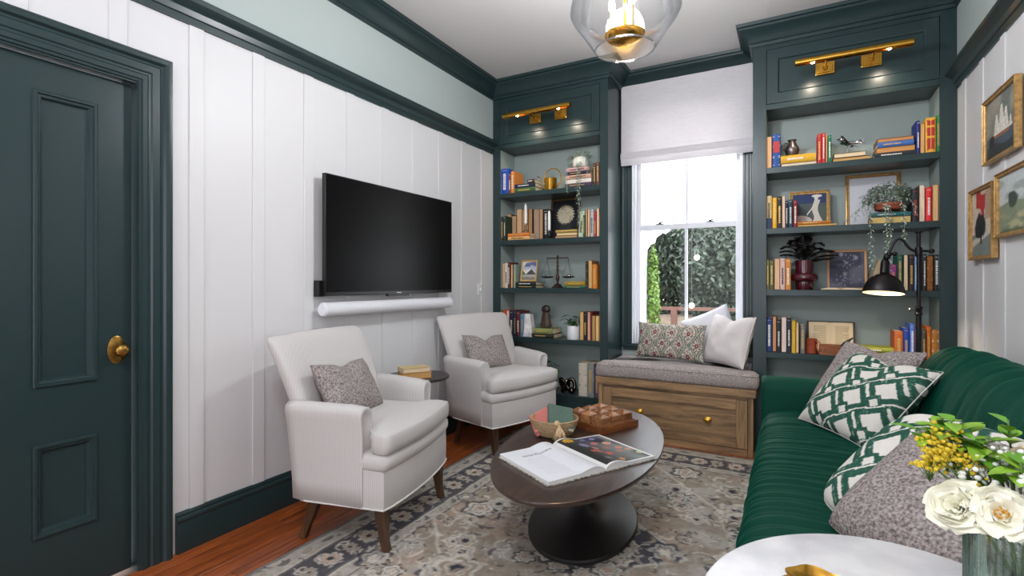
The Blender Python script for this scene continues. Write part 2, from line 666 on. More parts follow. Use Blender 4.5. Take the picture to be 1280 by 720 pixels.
FROST = MATS.get('frosted')
m = bpy.data.materials.new('frosted_film_glass')
m.use_nodes = True
nt = m.node_tree
nt.nodes.clear()
o_ = nt.nodes.new('ShaderNodeOutputMaterial')
t_ = nt.nodes.new('ShaderNodeBsdfTranslucent')
t_.inputs['Color'].default_value = (0.95, 0.95, 0.93, 1)
g_ = nt.nodes.new('ShaderNodeBsdfGlossy')
g_.inputs['Roughness'].default_value = 0.15
s_ = nt.nodes.new('ShaderNodeMixShader')
s_.inputs[0].default_value = 0.04
nt.links.new(t_.outputs[0], s_.inputs[1])
nt.links.new(g_.outputs[0], s_.inputs[2])
nt.links.new(s_.outputs[0], o_.inputs[0])
FROST = m
lo, a0, am, a1, z0, z1 = sash('lower_sash', YW + 0.026, YW + 0.060, WZ0 + 0.002, 1.760, 0.155, 0.046)
for p0, p1 in ((a0, am), (am, a1)):
    B().box(p0 - 0.003, p1 + 0.003, YW + 0.041, YW + 0.044, z0 - 0.003, z1 + 0.003).obj('pane', GLASS, lo)
for xx in (-1.02, -0.60):
    c = B()
    c.box(xx - 0.03, xx + 0.03, YW + 0.020, YW + 0.058, 1.760, 1.767)
    c.lathe([(0.012, 0), (0.012, 0.014)], (xx, YW + 0.042, 1.765), 12, cap1=True)
    c.tube([(xx, YW + 0.042, 1.775), (xx + 0.026, YW + 0.034, 1.782)], 0.005, 8)
    c.obj('sash_lock', BLACKMETAL, lo, smooth=True, sharp=30)
up, a0, am, a1, z0, z1 = sash('upper_sash', YW + 0.066, YW + 0.098, 1.722, WZ1 - 0.002, 0.040, 0.05)
for p0, p1 in ((a0, am), (am, a1)):
    B().box(p0 - 0.003, p1 + 0.003, YW + 0.080, YW + 0.083, z0 - 0.003, z1 + 0.003).obj('frosted_pane', FROST, up)
# teal casing boards with steps, stool and apron
wc = [(0.0, 0.0), (0.0, 0.018), (-0.012, 0.018), (-0.016, 0.012), (-0.040, 0.012), (-0.046, 0.020), (-0.062, 0.020), (-0.066, 0.028), (-0.086, 0.030),
      (-0.086, 0.0)]
for sgn, xe in ((-1, WX0 - 0.014), (1, WX1 + 0.010)):
    v = []
    pr = [(xe - a * sgn if False else xe + sgn * (-a), YW - bb) for a, bb in wc]
    B().loft([[(px_, py_, z) for px_, py_ in pr] for z in (0.70, WZ1 + 0.12)]).obj('casing', TEAL, win, smooth=True, sharp=20)
s = B()
s.box(-1.345, -0.251, YW - 0.055, YW, 0.676, 0.702)
s.box(-1.335, -0.261, YW - 0.026, YW, 0.640, 0.676)
s.obj('window_stool', TEAL, win, bevel=0.004)
h = B()
h.box(WX0 - 0.08, WX1 + 0.08, YW - 0.022, YW, WZ1 + 0.02, WZ1 + 0.11)
h.obj('head_casing', TEAL, win)

# light switch on the left wall by the bookcase
sw = thing('light_switch', 'white toggle light switch plate on white panelled wall beside bookcase', 'switch', (XL + 0.0, 3.88, 1.13))
B().box(XL + 0.0, XL + 0.006, 3.845, 3.915, 1.13, 1.24).obj('plate', pmat('switch_white', (236, 236, 236), rough=0.3), sw, bevel=0.002)
B().box(XL + 0.006, XL + 0.016, 3.874, 3.886, 1.172, 1.198).obj('toggle', MATS['switch_white'], sw, bevel=0.002)
# ------------------------------------------------------------------ outside: garden beyond the glass
soil = pmat('garden_soil', (92, 78, 62), rough=0.95, var=(6, 0.25), bump=(30, 0.6))
g = B()
nx, ny = 30, 30
vv = []
for jy in range(ny):
    for ix in range(nx):
        xx = -9 + 16 * ix / (nx - 1)
        yy = 4.9 + 14 * jy / (ny - 1)
        zz = -0.25 + 0.75 * float(smoothstep(5.5, 10.5, np.array(yy))) + 0.06 * math.sin(xx * 2.1) * math.cos(yy * 1.7)
        vv.append((xx, yy, zz))
g.add(vv, [tuple(int(q) for q in r) for r in grid_faces(nx, ny)])
struct(g.obj('ground', soil, smooth=True, sharp=0))


def leaf_cloud(name, c, rad, n, size, seed, mat, parent, flat=0.6):
    r = np.random.default_rng(seed)
    d = r.normal(size=(n, 3))
    d /= np.linalg.norm(d, axis=1, keepdims=True)
    lump = 0.75 + 0.35 * vnoise(d[:, 0] * 3 + 9, d[:, 2] * 3 + d[:, 1] * 2 + 9, seed)
    rr = (0.55 + 0.45 * r.random(n) ** 0.5) * lump
    p = np.array(c) + d * rr[:, None] * np.array(rad)
    q = d + r.normal(scale=flat, size=(n, 3))
    q /= np.linalg.norm(q, axis=1, keepdims=True)
    t = np.cross(q, r.normal(size=(n, 3)))
    t /= np.linalg.norm(t, axis=1, keepdims=True)
    bt = np.cross(q, t)
    s = size * (0.6 + 0.8 * r.random(n))[:, None]
    V = np.stack([p - t * s, p + bt * s * 0.42 + q * s * 0.12, p + t * s, p - bt * s * 0.42 + q * s * 0.12], 1).reshape(-1, 3)
    F = np.arange(4 * n).reshape(n, 4)
    V = V - np.array(wloc(parent))
    o = np_mesh(name, V, F, mat, smooth=False)
    o.parent = parent
    return stuff(o)


def leafmat(name, a, b_):
    m = pmat(name, a, rough=0.5, var=(3.0, 0.3), rgb2=b_)
    return m


BARK = pmat('bark', (82, 66, 52), rough=0.9, var=(20, 0.3))
shr = [(-4.6, 11.2, 2.3, 2.4, 4.2, 'dark'), (-2.9, 12.4, 2.2, 2.0, 4.0, 'mid'), (-1.5, 11.4, 2.1, 1.7, 3.7, 'dark'), (-0.3, 12.6, 2.2, 1.8, 3.8, 'mid'),
       (-2.0, 14.2, 3.0, 3.2, 5.6, 'dark'), (1.4, 13.5, 2.2, 2.2, 4.6, 'dark')]
LM = {'dark': leafmat('leaf_dark', (26, 38, 28), (52, 66, 50)), 'mid': leafmat('leaf_mid', (36, 50, 36), (70, 84, 64)),
      'lime': leafmat('leaf_lime', (68, 98, 24), (94, 122, 40))}
slab_ = ['tall dark green shrub at the left of the garden view', 'grey green shrub behind the brown railing, left of centre',
         'dark evergreen shrub in front, behind the right window pane', 'grey green shrub at the right edge of the garden view',
         'tallest dark tree filling the back of the garden', 'dark shrub furthest right, mostly hidden by the bookcase']
for i, (x0, y0, rx, ry, hz, kd) in enumerate(shr):
    t = thing('shrub', slab_[i], 'shrub', (x0, y0, 0.4), group='shrubs in the garden')
    B().tube([(x0, y0, 0.3), (x0 + 0.1, y0, hz * 0.4), (x0 - 0.05, y0 + 0.1, hz * 0.7)], [0.12, 0.09, 0.05], 8).obj('trunk', BARK, t, smooth=True)
    leaf_cloud('foliage', (x0, y0, 0.35 + hz * 0.5), (rx * 0.62, ry * 0.5, hz * 0.55), 26000, 0.058, 20 + i, LM[kd], t)
# lime vine on a white porch post
t = thing('climbing_vine', 'lime green vine climbing beside the white porch post outside', 'vine', (-1.585, 6.72, 0.0))
leaf_cloud('foliage', (-1.585, 6.72, 1.0), (0.085, 0.09, 0.85), 1100, 0.034, 50, LM['lime'], t)
B().tube([(-1.585, 6.72, -0.1), (-1.58, 6.74, 0.8), (-1.59, 6.72, 1.8)], 0.012, 6).obj('stem', BARK, t, smooth=True)
t = thing('porch_post', 'white turned porch post with scroll bracket outside the window', 'post', (-1.73, 6.66, -0.2))
B().box(-1.80, -1.665, 6.6, 6.74, -0.2, 3.0).obj('shaft', SASHW, t, bevel=0.01)
B().box(-1.80, 0.6, 6.6, 6.74, 3.0, 3.2).obj('beam', SASHW, t)
br = B()
pts = [(-1.67, 1.66), (-1.67, 2.0), (-1.22, 2.0), (-1.22, 1.95), (-1.34, 1.93), (-1.42, 1.87), (-1.46, 1.89), (-1.54, 1.83), (-1.56, 1.76), (-1.61, 1.74)]
br.loft([[(px_, yy, pz) for px_, pz in pts] for yy in (6.64, 6.70)])
br.obj('bracket', SASHW, t, bevel=0.004)
# railing
RW = pmat('rail_wood', (78, 48, 36), rough=0.7, var=(8, 0.2))
t = thing('garden_railing', 'weathered brown wooden railing across the garden outside', 'railing', (-1.5, 9.5, 0.3))
B().box(-4.5, 1.5, 9.46, 9.54, 0.74, 0.80).obj('top_rail', RW, t)
for xx in (-3.6, -1.87, -0.2):
    B().box(xx - 0.05, xx + 0.05, 9.45, 9.55, 0.1, 0.78).obj('post', RW, t)
# string light bulbs on hanging cords
WARM = emit_mat('bulb_warm', (255, 240, 215), 2.5)
for i, (zz, lab) in enumerate([(1.56, 'upper round bulb hanging on a cord outside the window'), (0.955, 'lower round bulb hanging on a cord outside the window')]):
    xx = (-1.035, -1.098)[i]
    t = thing('garden_bulb', lab, 'light bulb', (xx, 6.67, zz - 0.05))
    B().sphere((xx, 6.67, zz), 0.034).obj('bulb', WARM, t, smooth=True, sharp=0)
    B().lathe([(0.018, 0.035), (0.018, 0.085), (0.006, 0.09)], (xx, 6.67, zz), 10, cap1=True).obj('socket', BLACK, t)
    B().tube([(xx, 6.67, zz + 0.08), (xx + 0.005, 6.67, 3.001)], 0.0035, 6).obj('cord', BLACK, t)
# ================================================================== BUILT-IN BOOKCASES
SHELF_Z = {'A': 2.080, 'B': 1.641, 'C': 1.195, 'D': 0.744, 'E': 0.260}
YBK = 4.41
BACKP = pmat('bookcase_back_sage', (150, 163, 158), rough=0.55, bump=(60, 0.02))


def bookcase(x0, x1, xi0, xi1, label):
    t = thing('bookcase', label, 'bookcase', ((x0 + x1) / 2, 4.31, 0.0))
    B().box(x0, xi0 - 0.004, YB + 0.022, YW, 0, 3.0).obj('side_panel', TEAL, t)
    B().box(xi1 + 0.004, x1, YB + 0.022, YW, 0, 3.0).obj('side_panel', TEAL, t)
    s = B()
    s.box(xi0 - 0.004, xi0, YB + 0.022, YBK, 0.218, 2.5)
    s.obj('side_lining', BACKP, t)
    B().box(xi1, xi1 + 0.004, YB + 0.022, YBK, 0.218, 2.5).obj('side_lining', BACKP, t)
    B().box(xi0, xi1, YBK, YBK + 0.012, 0.0, 3.0).obj('back_panel', BACKP, t)
    B().box(x0, xi0, YB, YB + 0.022, 0, 2.98).obj('face_stile', TEAL, t, bevel=0.0015, seg=1)
    B().box(xi1, x1, YB, YB + 0.022, 0, 2.98).obj('face_stile', TEAL, t, bevel=0.0015, seg=1)
    for k, z in SHELF_Z.items():
        th = 0.042
        B().box(xi0, xi1, YB, YBK, z - th, z).obj('shelf', TEAL, t, bevel=0.0015, seg=1)
    B().box(xi0, xi1, YB + 0.004, YB + 0.022, 0, SHELF_Z['E'] - 0.042).obj('toe_board', TEAL, t)
    B().box(xi0, xi1, YB, YBK, 2.500, 2.540).obj('rail', TEAL, t, bevel=0.0015, seg=1)
    B().box(xi0, xi1, YB, YB + 0.022, 2.938, 2.985).obj('top_rail', TEAL, t)
    # lift-up door, frame and recessed panel
    d0, d1, z0, z1, yf = xi0 + 0.003, xi1 - 0.003, 2.543, 2.935, YB + 0.0
    d = B()
    fw = 0.068
    d.box(d0, d0 + fw, yf, yf + 0.02, z0, z1)
    d.box(d1 - fw, d1, yf, yf + 0.02, z0, z1)
    d.box(d0 + fw, d1 - fw, yf, yf + 0.02, z0, z0 + fw)
    d.box(d0 + fw, d1 - fw, yf, yf + 0.02, z1 - fw, z1)
    dd = d.obj('cabinet_door', TEAL, t)
    B().box(d0 + fw, d1 - fw, yf + 0.011, yf + 0.016, z0 + fw, z1 - fw).obj('door_panel', TEAL, dd)
    m = B()
    m.sweep([(d0 + fw, yf, z0 + fw), (d1 - fw, yf, z0 + fw), (d1 - fw, yf, z1 - fw), (d0 + fw, yf, z1 - fw)], (0, -1, 0),
            [(0, -0.012), (0, 0.0), (0.004, -0.001), (0.012, -0.009), (0.012, -0.012)], closed=True)
    m.obj('door_bead', TEAL, dd, smooth=True, sharp=25)
    return t


bookcase(XL + 0.001, -1.349, -2.405, -1.421, 'teal built-in bookcase between white wall and window, behind the far armchair')
bookcase(-0.247, XR - 0.001, -0.158, 0.825, 'teal built-in bookcase between window and framed pictures, behind the green sofa')


def picture_light(xa, xb, xp, bulbs, label):
    yc, zc = 3.900, 2.722
    t = thing('picture_light', label, 'lamp', ((xa + xb) / 2, YB, 2.70))
    # half-open brass tube
    b = B()
    loops = []
    ro, ri = 0.0235, 0.0215
    angs = [math.radians(a) for a in range(-50, 231, 14)]
    sec = [(yc - ro * math.cos(a), zc + ro * math.sin(a)) for a in angs] + [(yc - ri * math.cos(a), zc + ri * math.sin(a)) for a in reversed(angs)]
    b.loft([[(x_, y_, z_) for y_, z_ in sec] for x_ in (xa, xb)])
    for x_ in (xa, xb - 0.002):
        b.loft([[(x_ + q, yc - ro * math.cos(a), zc + ro * math.sin(a)) for a in angs] for q in (0, 0.002)])
    b.obj('shade', BRASS, t, smooth=True, sharp=35)
    for xq in xp:
        p = B()
        p.box(xq - 0.057, xq + 0.057, YB - 0.008, YB - 0.0005, 2.688, 2.772)
        p.box(xq - 0.044, xq + 0.044, YB - 0.014, YB - 0.008, 2.700, 2.760)
        p.obj('back_plate', BRASS, t, bevel=0.002)
        a = B()
        a.tube([(xq, YB - 0.012, 2.73), (xq, YB - 0.10, 2.732), (xq, 3.935, 2.742), (xq, 3.912, 2.738)], 0.007, 10)
        a.lathe([(0.017, 0), (0.017, 0.006), (0.011, 0.012)], (0, 0, 0), 16, cap1=True)
        n0 = 4 * 10
        a.v[n0:] = [(xq + p_[0], YB - 0.014 - p_[2], 2.73 + p_[1]) for p_ in a.v[n0:]]
        a.obj('arm', BRASS, t, smooth=True, sharp=35)
    for xq in bulbs:
        e = B().sphere((xq, yc, zc - 0.010), 0.013, 10, 7)
        e.obj('bulb', emit_mat('lamp_bulb', (255, 220, 172), 40.0), t, smooth=True, sharp=0)
        l = bpy.data.lights.new('picture_lamp', 'SPOT')
        l.energy, l.color, l.spot_size, l.spot_blend, l.shadow_soft_size = 4.5, (1.0, 0.86, 0.68), math.radians(120), 1.0, 0.013
        lo_ = bpy.data.objects.new('picture_lamp', l)
        COL.objects.link(lo_)
        lo_.location = (xq - t.location.x, 3.900 - t.location.y, 2.690 - t.location.z)
        lo_.rotation_euler = (math.radians(32), 0, 0)
        lo_.parent = t
    return t


picture_light(-2.243, -1.602, [-2.03, -1.78], [-2.10, -1.71], 'brass tube picture light on top panel of bookcase by the white wall')
picture_light(0.023, 0.656, [0.205, 0.468], [0.125, 0.535], 'brass tube picture light on top panel of bookcase behind the sofa')

# ------------------------------------------------------------------ books
BOOKS = {
 'LA': [
   ('S', -2.407, -2.326, 2.08, 0.24, (22, 72, 170), 'tall royal blue hardback with white title'),
   ('S', -2.325, -2.298, 2.08, 0.188, (120, 62, 38), 'slim red-brown paperback beside the blue hardback'),
   ('S', -2.298, -2.261, 2.08, 0.207, (208, 128, 52), 'orange book with dark covers'),
   ('H', -2.26, -2.045, 2.0805, 0.045, (58, 92, 52), 'flat green and orange book, bottom of the stack'),
   ('H', -2.26, -2.045, 2.126, 0.034, (24, 34, 62), 'flat navy book with white title in stack'),
   ('H', -2.126, -2.052, 2.1605, 0.035, (70, 52, 42), 'small brown book on top of navy book'),
   ('H', -1.752, -1.504, 2.0805, 0.034, (60, 50, 78), 'flat purple book at foot of plant stack'),
   ('G', -1.752, -1.508, 2.115, 0.04, (228, 222, 212), 'flat white book in the plant stack'),
   ('H', -1.748, -1.512, 2.1555, 0.034, (214, 168, 142), 'flat peach book in the plant stack'),
   ('H', -1.739, -1.52, 2.19, 0.028, (34, 32, 52), 'flat dark navy book in the plant stack'),
   ('H', -1.739, -1.528, 2.2185, 0.034, (206, 160, 160), 'flat pink book under the trailing plant pot'),
   ('S', -1.492, -1.464, 2.08, 0.189, (62, 46, 36), 'dark brown book at right end'),
   ('S', -1.464, -1.431, 2.08, 0.196, (92, 54, 48), 'tall reddish leather book against right side'),
 ],
 'LB': [
   ('S', -2.41, -2.377, 1.641, 0.228, (26, 28, 28), 'small black book with gilt spine, left end'),
   ('S', -2.375, -2.351, 1.641, 0.232, (26, 52, 36), 'thin dark green book'),
   ('p', -2.416, -2.361, 1.641, 0.264, (206, 168, 124), 'squat tan book with fore-edge outward'),
   ('p', -2.361, -2.305, 1.641, 0.246, (192, 160, 124), 'squat beige book next to tan one'),
   ('p', -2.302, -2.244, 1.641, 0.307, (216, 178, 132), 'tall cream book, fore-edge out, left of candle'),
   ('p', -2.244, -2.181, 1.641, 0.301, (196, 162, 122), 'tall tan book behind the white candle'),
   ('p', -2.178, -2.135, 1.641, 0.299, (182, 142, 100), 'tall brown-edged book right of the first candle'),
   ('p', -2.12, -2.063, 1.641, 0.294, (172, 150, 128), 'tall greyish book with pale pages'),
   ('p', -2.063, -2.024, 1.641, 0.291, (190, 152, 112), 'tall light brown book beside black book'),
   ('s', -2.02, -1.965, 1.641, 0.287, (26, 26, 32), 'tall black book beside the framed flower'),
   ('H', -2.325, -2.094, 1.6415, 0.033, (228, 176, 110), 'flat peach book under the orange book'),
   ('H', -2.325, -2.094, 1.675, 0.03, (214, 116, 40), 'flat bright orange book on peach book'),
   ('G', -1.849, -1.64, 1.6415, 0.021, (200, 158, 110), 'flat tan book at foot of short stack'),
   ('G', -1.836, -1.64, 1.663, 0.026, (228, 204, 150), 'flat cream book in middle of short stack'),
   ('H', -1.842, -1.642, 1.6895, 0.024, (180, 150, 80), 'flat mottled gold book atop short stack'),
   ('S', -1.628, -1.584, 1.641, 0.227, (186, 200, 168), 'pale green book leaning right'),
   ('S', -1.584, -1.564, 1.641, 0.19, (24, 84, 54), 'thin emerald green book'),
   ('P', -1.563, -1.544, 1.641, 0.24, (188, 150, 112), 'tan book of the right group'),
   ('P', -1.544, -1.521, 1.641, 0.242, (226, 186, 152), 'peach-cream book of the right group'),
   ('S', -1.52, -1.488, 1.641, 0.235, (186, 186, 186), 'white book with black lettering marks'),
   ('S', -1.486, -1.463, 1.641, 0.214, (168, 38, 48), 'slim crimson book'),
   ('P', -1.461, -1.439, 1.641, 0.242, (236, 212, 176), 'tallest cream book of right group'),
   ('S', -1.439, -1.425, 1.641, 0.211, (172, 124, 72), 'thin tan book at right end'),
 ],
 'LC': [
   ('P', -2.399, -2.365, 1.195, 0.233, (206, 176, 140), 'tan book at left end'),
   ('S', -2.364, -2.332, 1.195, 0.234, (212, 202, 190), 'off-white book with faded spine'),
   ('S', -2.332, -2.304, 1.195, 0.241, (92, 30, 26), 'dark red book'),
   ('P', -2.304, -2.28, 1.195, 0.223, (214, 172, 134), 'slim peach book'),
   ('S', -2.278, -2.25, 1.195, 0.221, (132, 150, 138), 'sage green book behind the framed landscape'),
   ('H', -2.249, -2.041, 1.1955, 0.026, (22, 38, 34), 'flat black-green book under black book'),
   ('H', -2.249, -2.041, 1.222, 0.029, (28, 32, 38), 'flat black book carrying the framed landscape'),
   ('H', -1.769, -1.561, 1.1955, 0.023, (16, 98, 82), 'flat teal green book under gold book'),
   ('H', -1.752, -1.561, 1.219, 0.038, (160, 128, 28), 'flat old gold book beside balance scale'),
   ('S', -1.56, -1.537, 1.195, 0.235, (36, 34, 34), 'black book with gilt bands, right group'),
   ('P', -1.536, -1.502, 1.195, 0.242, (210, 172, 112), 'tall tan book, right group'),
   ('S', -1.5, -1.455, 1.195, 0.208, (198, 118, 32), 'orange-brown book, right end'),
 ],
 'LD': [
   ('S', -2.41, -2.387, 0.744, 0.243, (24, 104, 74), 'green book half hidden by armchair'),
   ('S', -2.386, -2.346, 0.744, 0.244, (206, 52, 28), 'bright red book'),
   ('P', -2.344, -2.313, 0.744, 0.24, (226, 208, 190), 'cream book between red and navy'),
   ('S', -2.312, -2.271, 0.744, 0.24, (26, 34, 60), 'navy book with pale dots'),
   ('S', -2.271, -2.244, 0.744, 0.243, (30, 40, 58), 'dark slate book'),
   ('S', -2.242, -2.204, 0.744, 0.235, (98, 26, 36), 'maroon book'),
   ('S', -2.202, -2.161, 0.744, 0.212, (92, 132, 158), 'dusty blue book beside marble vase'),
   ('H', -2.085, -1.862, 0.7445, 0.039, (34, 36, 24), 'flat black book under olive book'),
   ('H', -2.068, -1.875, 0.784, 0.046, (132, 142, 82), 'flat olive green book under keyhole figure'),
   ('P', -1.616, -1.58, 0.744, 0.246, (222, 178, 112), 'tan book beside white pot'),
   ('S', -1.58, -1.545, 0.744, 0.243, (28, 26, 28), 'black book with gold roundels'),
   ('P', -1.544, -1.516, 0.744, 0.248, (222, 166, 142), 'rosy book between black and maroon'),
   ('S', -1.516, -1.501, 0.744, 0.246, (96, 28, 28), 'thin maroon book, right group'),
   ('P', -1.501, -1.472, 0.744, 0.218, (188, 150, 88), 'short tan book, right group'),
   ('P', -1.471, -1.439, 0.744, 0.216, (234, 196, 128), 'short cream book, right group'),
   ('P', -1.439, -1.424, 0.744, 0.215, (206, 166, 60), 'thin yellow book at right end'),
 ],
 'LE': [
   ('S', -1.626, -1.548, 0.26, 0.286, (206, 196, 178), 'large cream volume with ornate spine'),
   ('S', -1.546, -1.484, 0.26, 0.286, (128, 134, 132), 'large grey volume'),
   ('S', -1.479, -1.44, 0.26, 0.26, (104, 88, 112), 'large mauve volume partly behind bench'),
 ],
 'RA': [
   ('P', -0.161, -0.123, 2.08, 0.234, (232, 178, 130), 'peach book with fore-edge outward, left end'),
   ('S', -0.121, -0.068, 2.08, 0.245, (30, 72, 140), 'thick blue book with red and white label'),
   ('G', -0.066, 0.159, 2.0805, 0.027, (226, 206, 176), 'flat cream book under yellow book'),
   ('H', -0.066, 0.152, 2.108, 0.055, (216, 164, 28), 'flat thick yellow book under pewter jug'),
   ('S', 0.16, 0.186, 2.08, 0.208, (186, 40, 44), 'red book with gilt spine'),
   ('S', 0.187, 0.209, 2.08, 0.213, (196, 36, 48), 'bright red book with white title'),
   ('P', 0.21, 0.222, 2.08, 0.199, (214, 176, 108), 'thin tan book between red and green'),
   ('S', 0.223, 0.245, 2.08, 0.19, (12, 112, 78), 'emerald green book'),
   ('G', 0.252, 0.468, 2.0805, 0.027, (206, 160, 96), 'flat tan book under airplane stand'),
   ('G', 0.258, 0.442, 2.108, 0.031, (228, 206, 168), 'flat cream book carrying the airplane'),
   ('H', 0.486, 0.711, 2.0805, 0.03, (26, 34, 44), 'flat black book with white title, bottom of stack'),
   ('G', 0.499, 0.708, 2.111, 0.036, (204, 146, 86), 'flat tan book in right stack'),
   ('H', 0.504, 0.7, 2.1475, 0.034, (62, 104, 172), 'flat blue book in right stack'),
   ('G', 0.504, 0.701, 2.182, 0.025, (198, 140, 88), 'flat brown book on top of right stack'),
   ('S', 0.711, 0.73, 2.08, 0.218, (28, 46, 122), 'tall navy book right of flat stack'),
   ('P', 0.731, 0.756, 2.08, 0.196, (222, 170, 112), 'tan book with pale fore-edge'),
   ('S', 0.757, 0.81, 2.08, 0.225, (226, 168, 52), 'thick yellow book with orange title panels'),
   ('S', 0.811, 0.833, 2.08, 0.237, (24, 132, 58), 'tall bright green book at right end'),
 ],
 'RB': [
   ('S', -0.161, -0.123, 1.641, 0.238, (214, 186, 132), 'buff book with navy lower half, left end'),
   ('S', -0.121, -0.09, 1.641, 0.224, (226, 166, 24), 'yellow book'),
   ('S', -0.089, -0.059, 1.641, 0.229, (34, 38, 40), 'black book with gilt lettering marks'),
   ('P', -0.059, -0.037, 1.641, 0.232, (226, 198, 170), 'cream book with fore-edge outward'),
   ('S', -0.037, -0.019, 1.641, 0.195, (30, 38, 62), 'short navy book'),
   ('S', -0.018, 0.01, 1.641, 0.203, (20, 62, 74), 'dark teal book'),
   ('S', 0.012, 0.039, 1.641, 0.193, (136, 28, 40), 'wine red book with white ornament'),
   ('H', 0.04, 0.275, 1.6415, 0.014, (206, 166, 98), 'flat patterned book under leather book'),
   ('H', 0.04, 0.241, 1.656, 0.023, (176, 104, 28), 'flat tan leather book before the framed figure'),
   ('G', 0.471, 0.686, 1.6415, 0.045, (222, 192, 122), 'flat cream book under teal book'),
   ('H', 0.471, 0.686, 1.687, 0.026, (38, 108, 112), 'flat teal book carrying the trailing plant'),
   ('S', 0.688, 0.724, 1.641, 0.215, (32, 32, 40), 'thick black book with red title'),
   ('P', 0.725, 0.757, 1.641, 0.238, (236, 212, 182), 'tall cream book left of red book'),
   ('S', 0.758, 0.791, 1.641, 0.218, (218, 36, 40), 'bright red book with white title'),
   ('P', 0.792, 0.823, 1.641, 0.234, (224, 182, 124), 'tall beige book at right end'),
 ],
 'RC': [
   ('S', -0.161, -0.14, 1.195, 0.217, (128, 122, 72), 'olive book at left end'),
   ('S', -0.139, -0.11, 1.195, 0.214, (96, 94, 56), 'dark olive book'),
   ('P', -0.108, -0.072, 1.195, 0.227, (226, 186, 148), 'cream book with fore-edge outward'),
   ('S', -0.071, -0.038, 1.195, 0.226, (218, 182, 172), 'pale pink book with faint title'),
   ('S', -0.037, -0.002, 1.195, 0.222, (206, 132, 56), 'orange book beside burgundy vase'),
   ('S', 0.571, 0.61, 1.195, 0.172, (160, 52, 136), 'magenta patterned book behind the lamp'),
   ('S', 0.611, 0.643, 1.195, 0.235, (14, 92, 74), 'deep green book behind the lamp'),
   ('P', 0.644, 0.669, 1.195, 0.234, (232, 206, 170), 'cream book right of the lamp shade'),
   ('S', 0.671, 0.701, 1.195, 0.236, (48, 32, 28), 'dark brown book with gilt title'),
   ('S', 0.702, 0.72, 1.195, 0.226, (120, 156, 206), 'light blue book beside the lamp post'),
   ('S', 0.742, 0.762, 1.195, 0.238, (48, 48, 50), 'black book with white lettering marks'),
   ('S', 0.764, 0.797, 1.195, 0.222, (150, 88, 30), 'brown leather book with gilt bands'),
   ('S', 0.799, 0.83, 1.195, 0.232, (24, 28, 32), 'black book with white blocks at right end'),
 ],
 'RD': [
   ('S', -0.161, -0.12, 0.744, 0.246, (28, 58, 110), 'dark blue book with white lettering marks, left end'),
   ('P', -0.119, -0.094, 0.744, 0.255, (212, 152, 108), 'tan book between blue and black'),
   ('S', -0.093, -0.065, 0.744, 0.236, (34, 42, 42), 'black book with red edge'),
   ('P', -0.063, -0.029, 0.744, 0.252, (228, 206, 198), 'pale pink book with fore-edge outward'),
   ('S', -0.028, -0.0, 0.744, 0.251, (30, 42, 62), 'navy book with white title'),
   ('S', 0.002, 0.028, 0.744, 0.229, (214, 170, 36), 'mustard yellow book'),
   ('P', 0.029, 0.048, 0.744, 0.216, (232, 202, 154), 'short cream book'),
   ('S', 0.056, 0.086, 0.744, 0.198, (108, 108, 110), 'short grey patterned book'),
   ('G', 0.426, 0.595, 0.7445, 0.033, (232, 208, 154), 'flat cream book with red and blue spine end'),
   ('H', 0.4, 0.595, 0.778, 0.034, (150, 152, 44), 'flat yellow-green book on cream book'),
   ('S', 0.596, 0.642, 0.744, 0.183, (182, 92, 42), 'rust orange book leaning left'),
   ('S', 0.643, 0.676, 0.744, 0.204, (18, 60, 150), 'royal blue book'),
   ('S', 0.677, 0.704, 0.744, 0.235, (72, 110, 196), 'tall mid-blue book'),
   ('P', 0.705, 0.713, 0.744, 0.219, (224, 224, 224), 'thin white book beside lamp post'),
   ('S', 0.738, 0.761, 0.744, 0.2, (66, 70, 66), 'dark grey book behind lamp post'),
   ('S', 0.762, 0.788, 0.744, 0.222, (206, 104, 34), 'bright orange book'),
   ('S', 0.789, 0.827, 0.744, 0.2, (170, 112, 44), 'brown book with dark label, right end'),
 ],
}
RANK = {'A': 'top', 'B': 'second', 'C': 'third', 'D': 'fourth', 'E': 'bottom'}
TITLEGOLD = pmat('title_gold', (206, 170, 96), rough=0.4, metal=0.3)
TITLEWHITE = pmat('title_white', (232, 228, 218), rough=0.6)
TITLEDARK = pmat('title_dark', (52, 40, 36), rough=0.6)
TITLERED = pmat('title_red', (176, 44, 40), rough=0.6)


def cover_mat(c):
    return pmat('cloth_%d_%d_%d' % c, c, rough=0.62, var=(60, 0.10), bump=(400, 0.05))


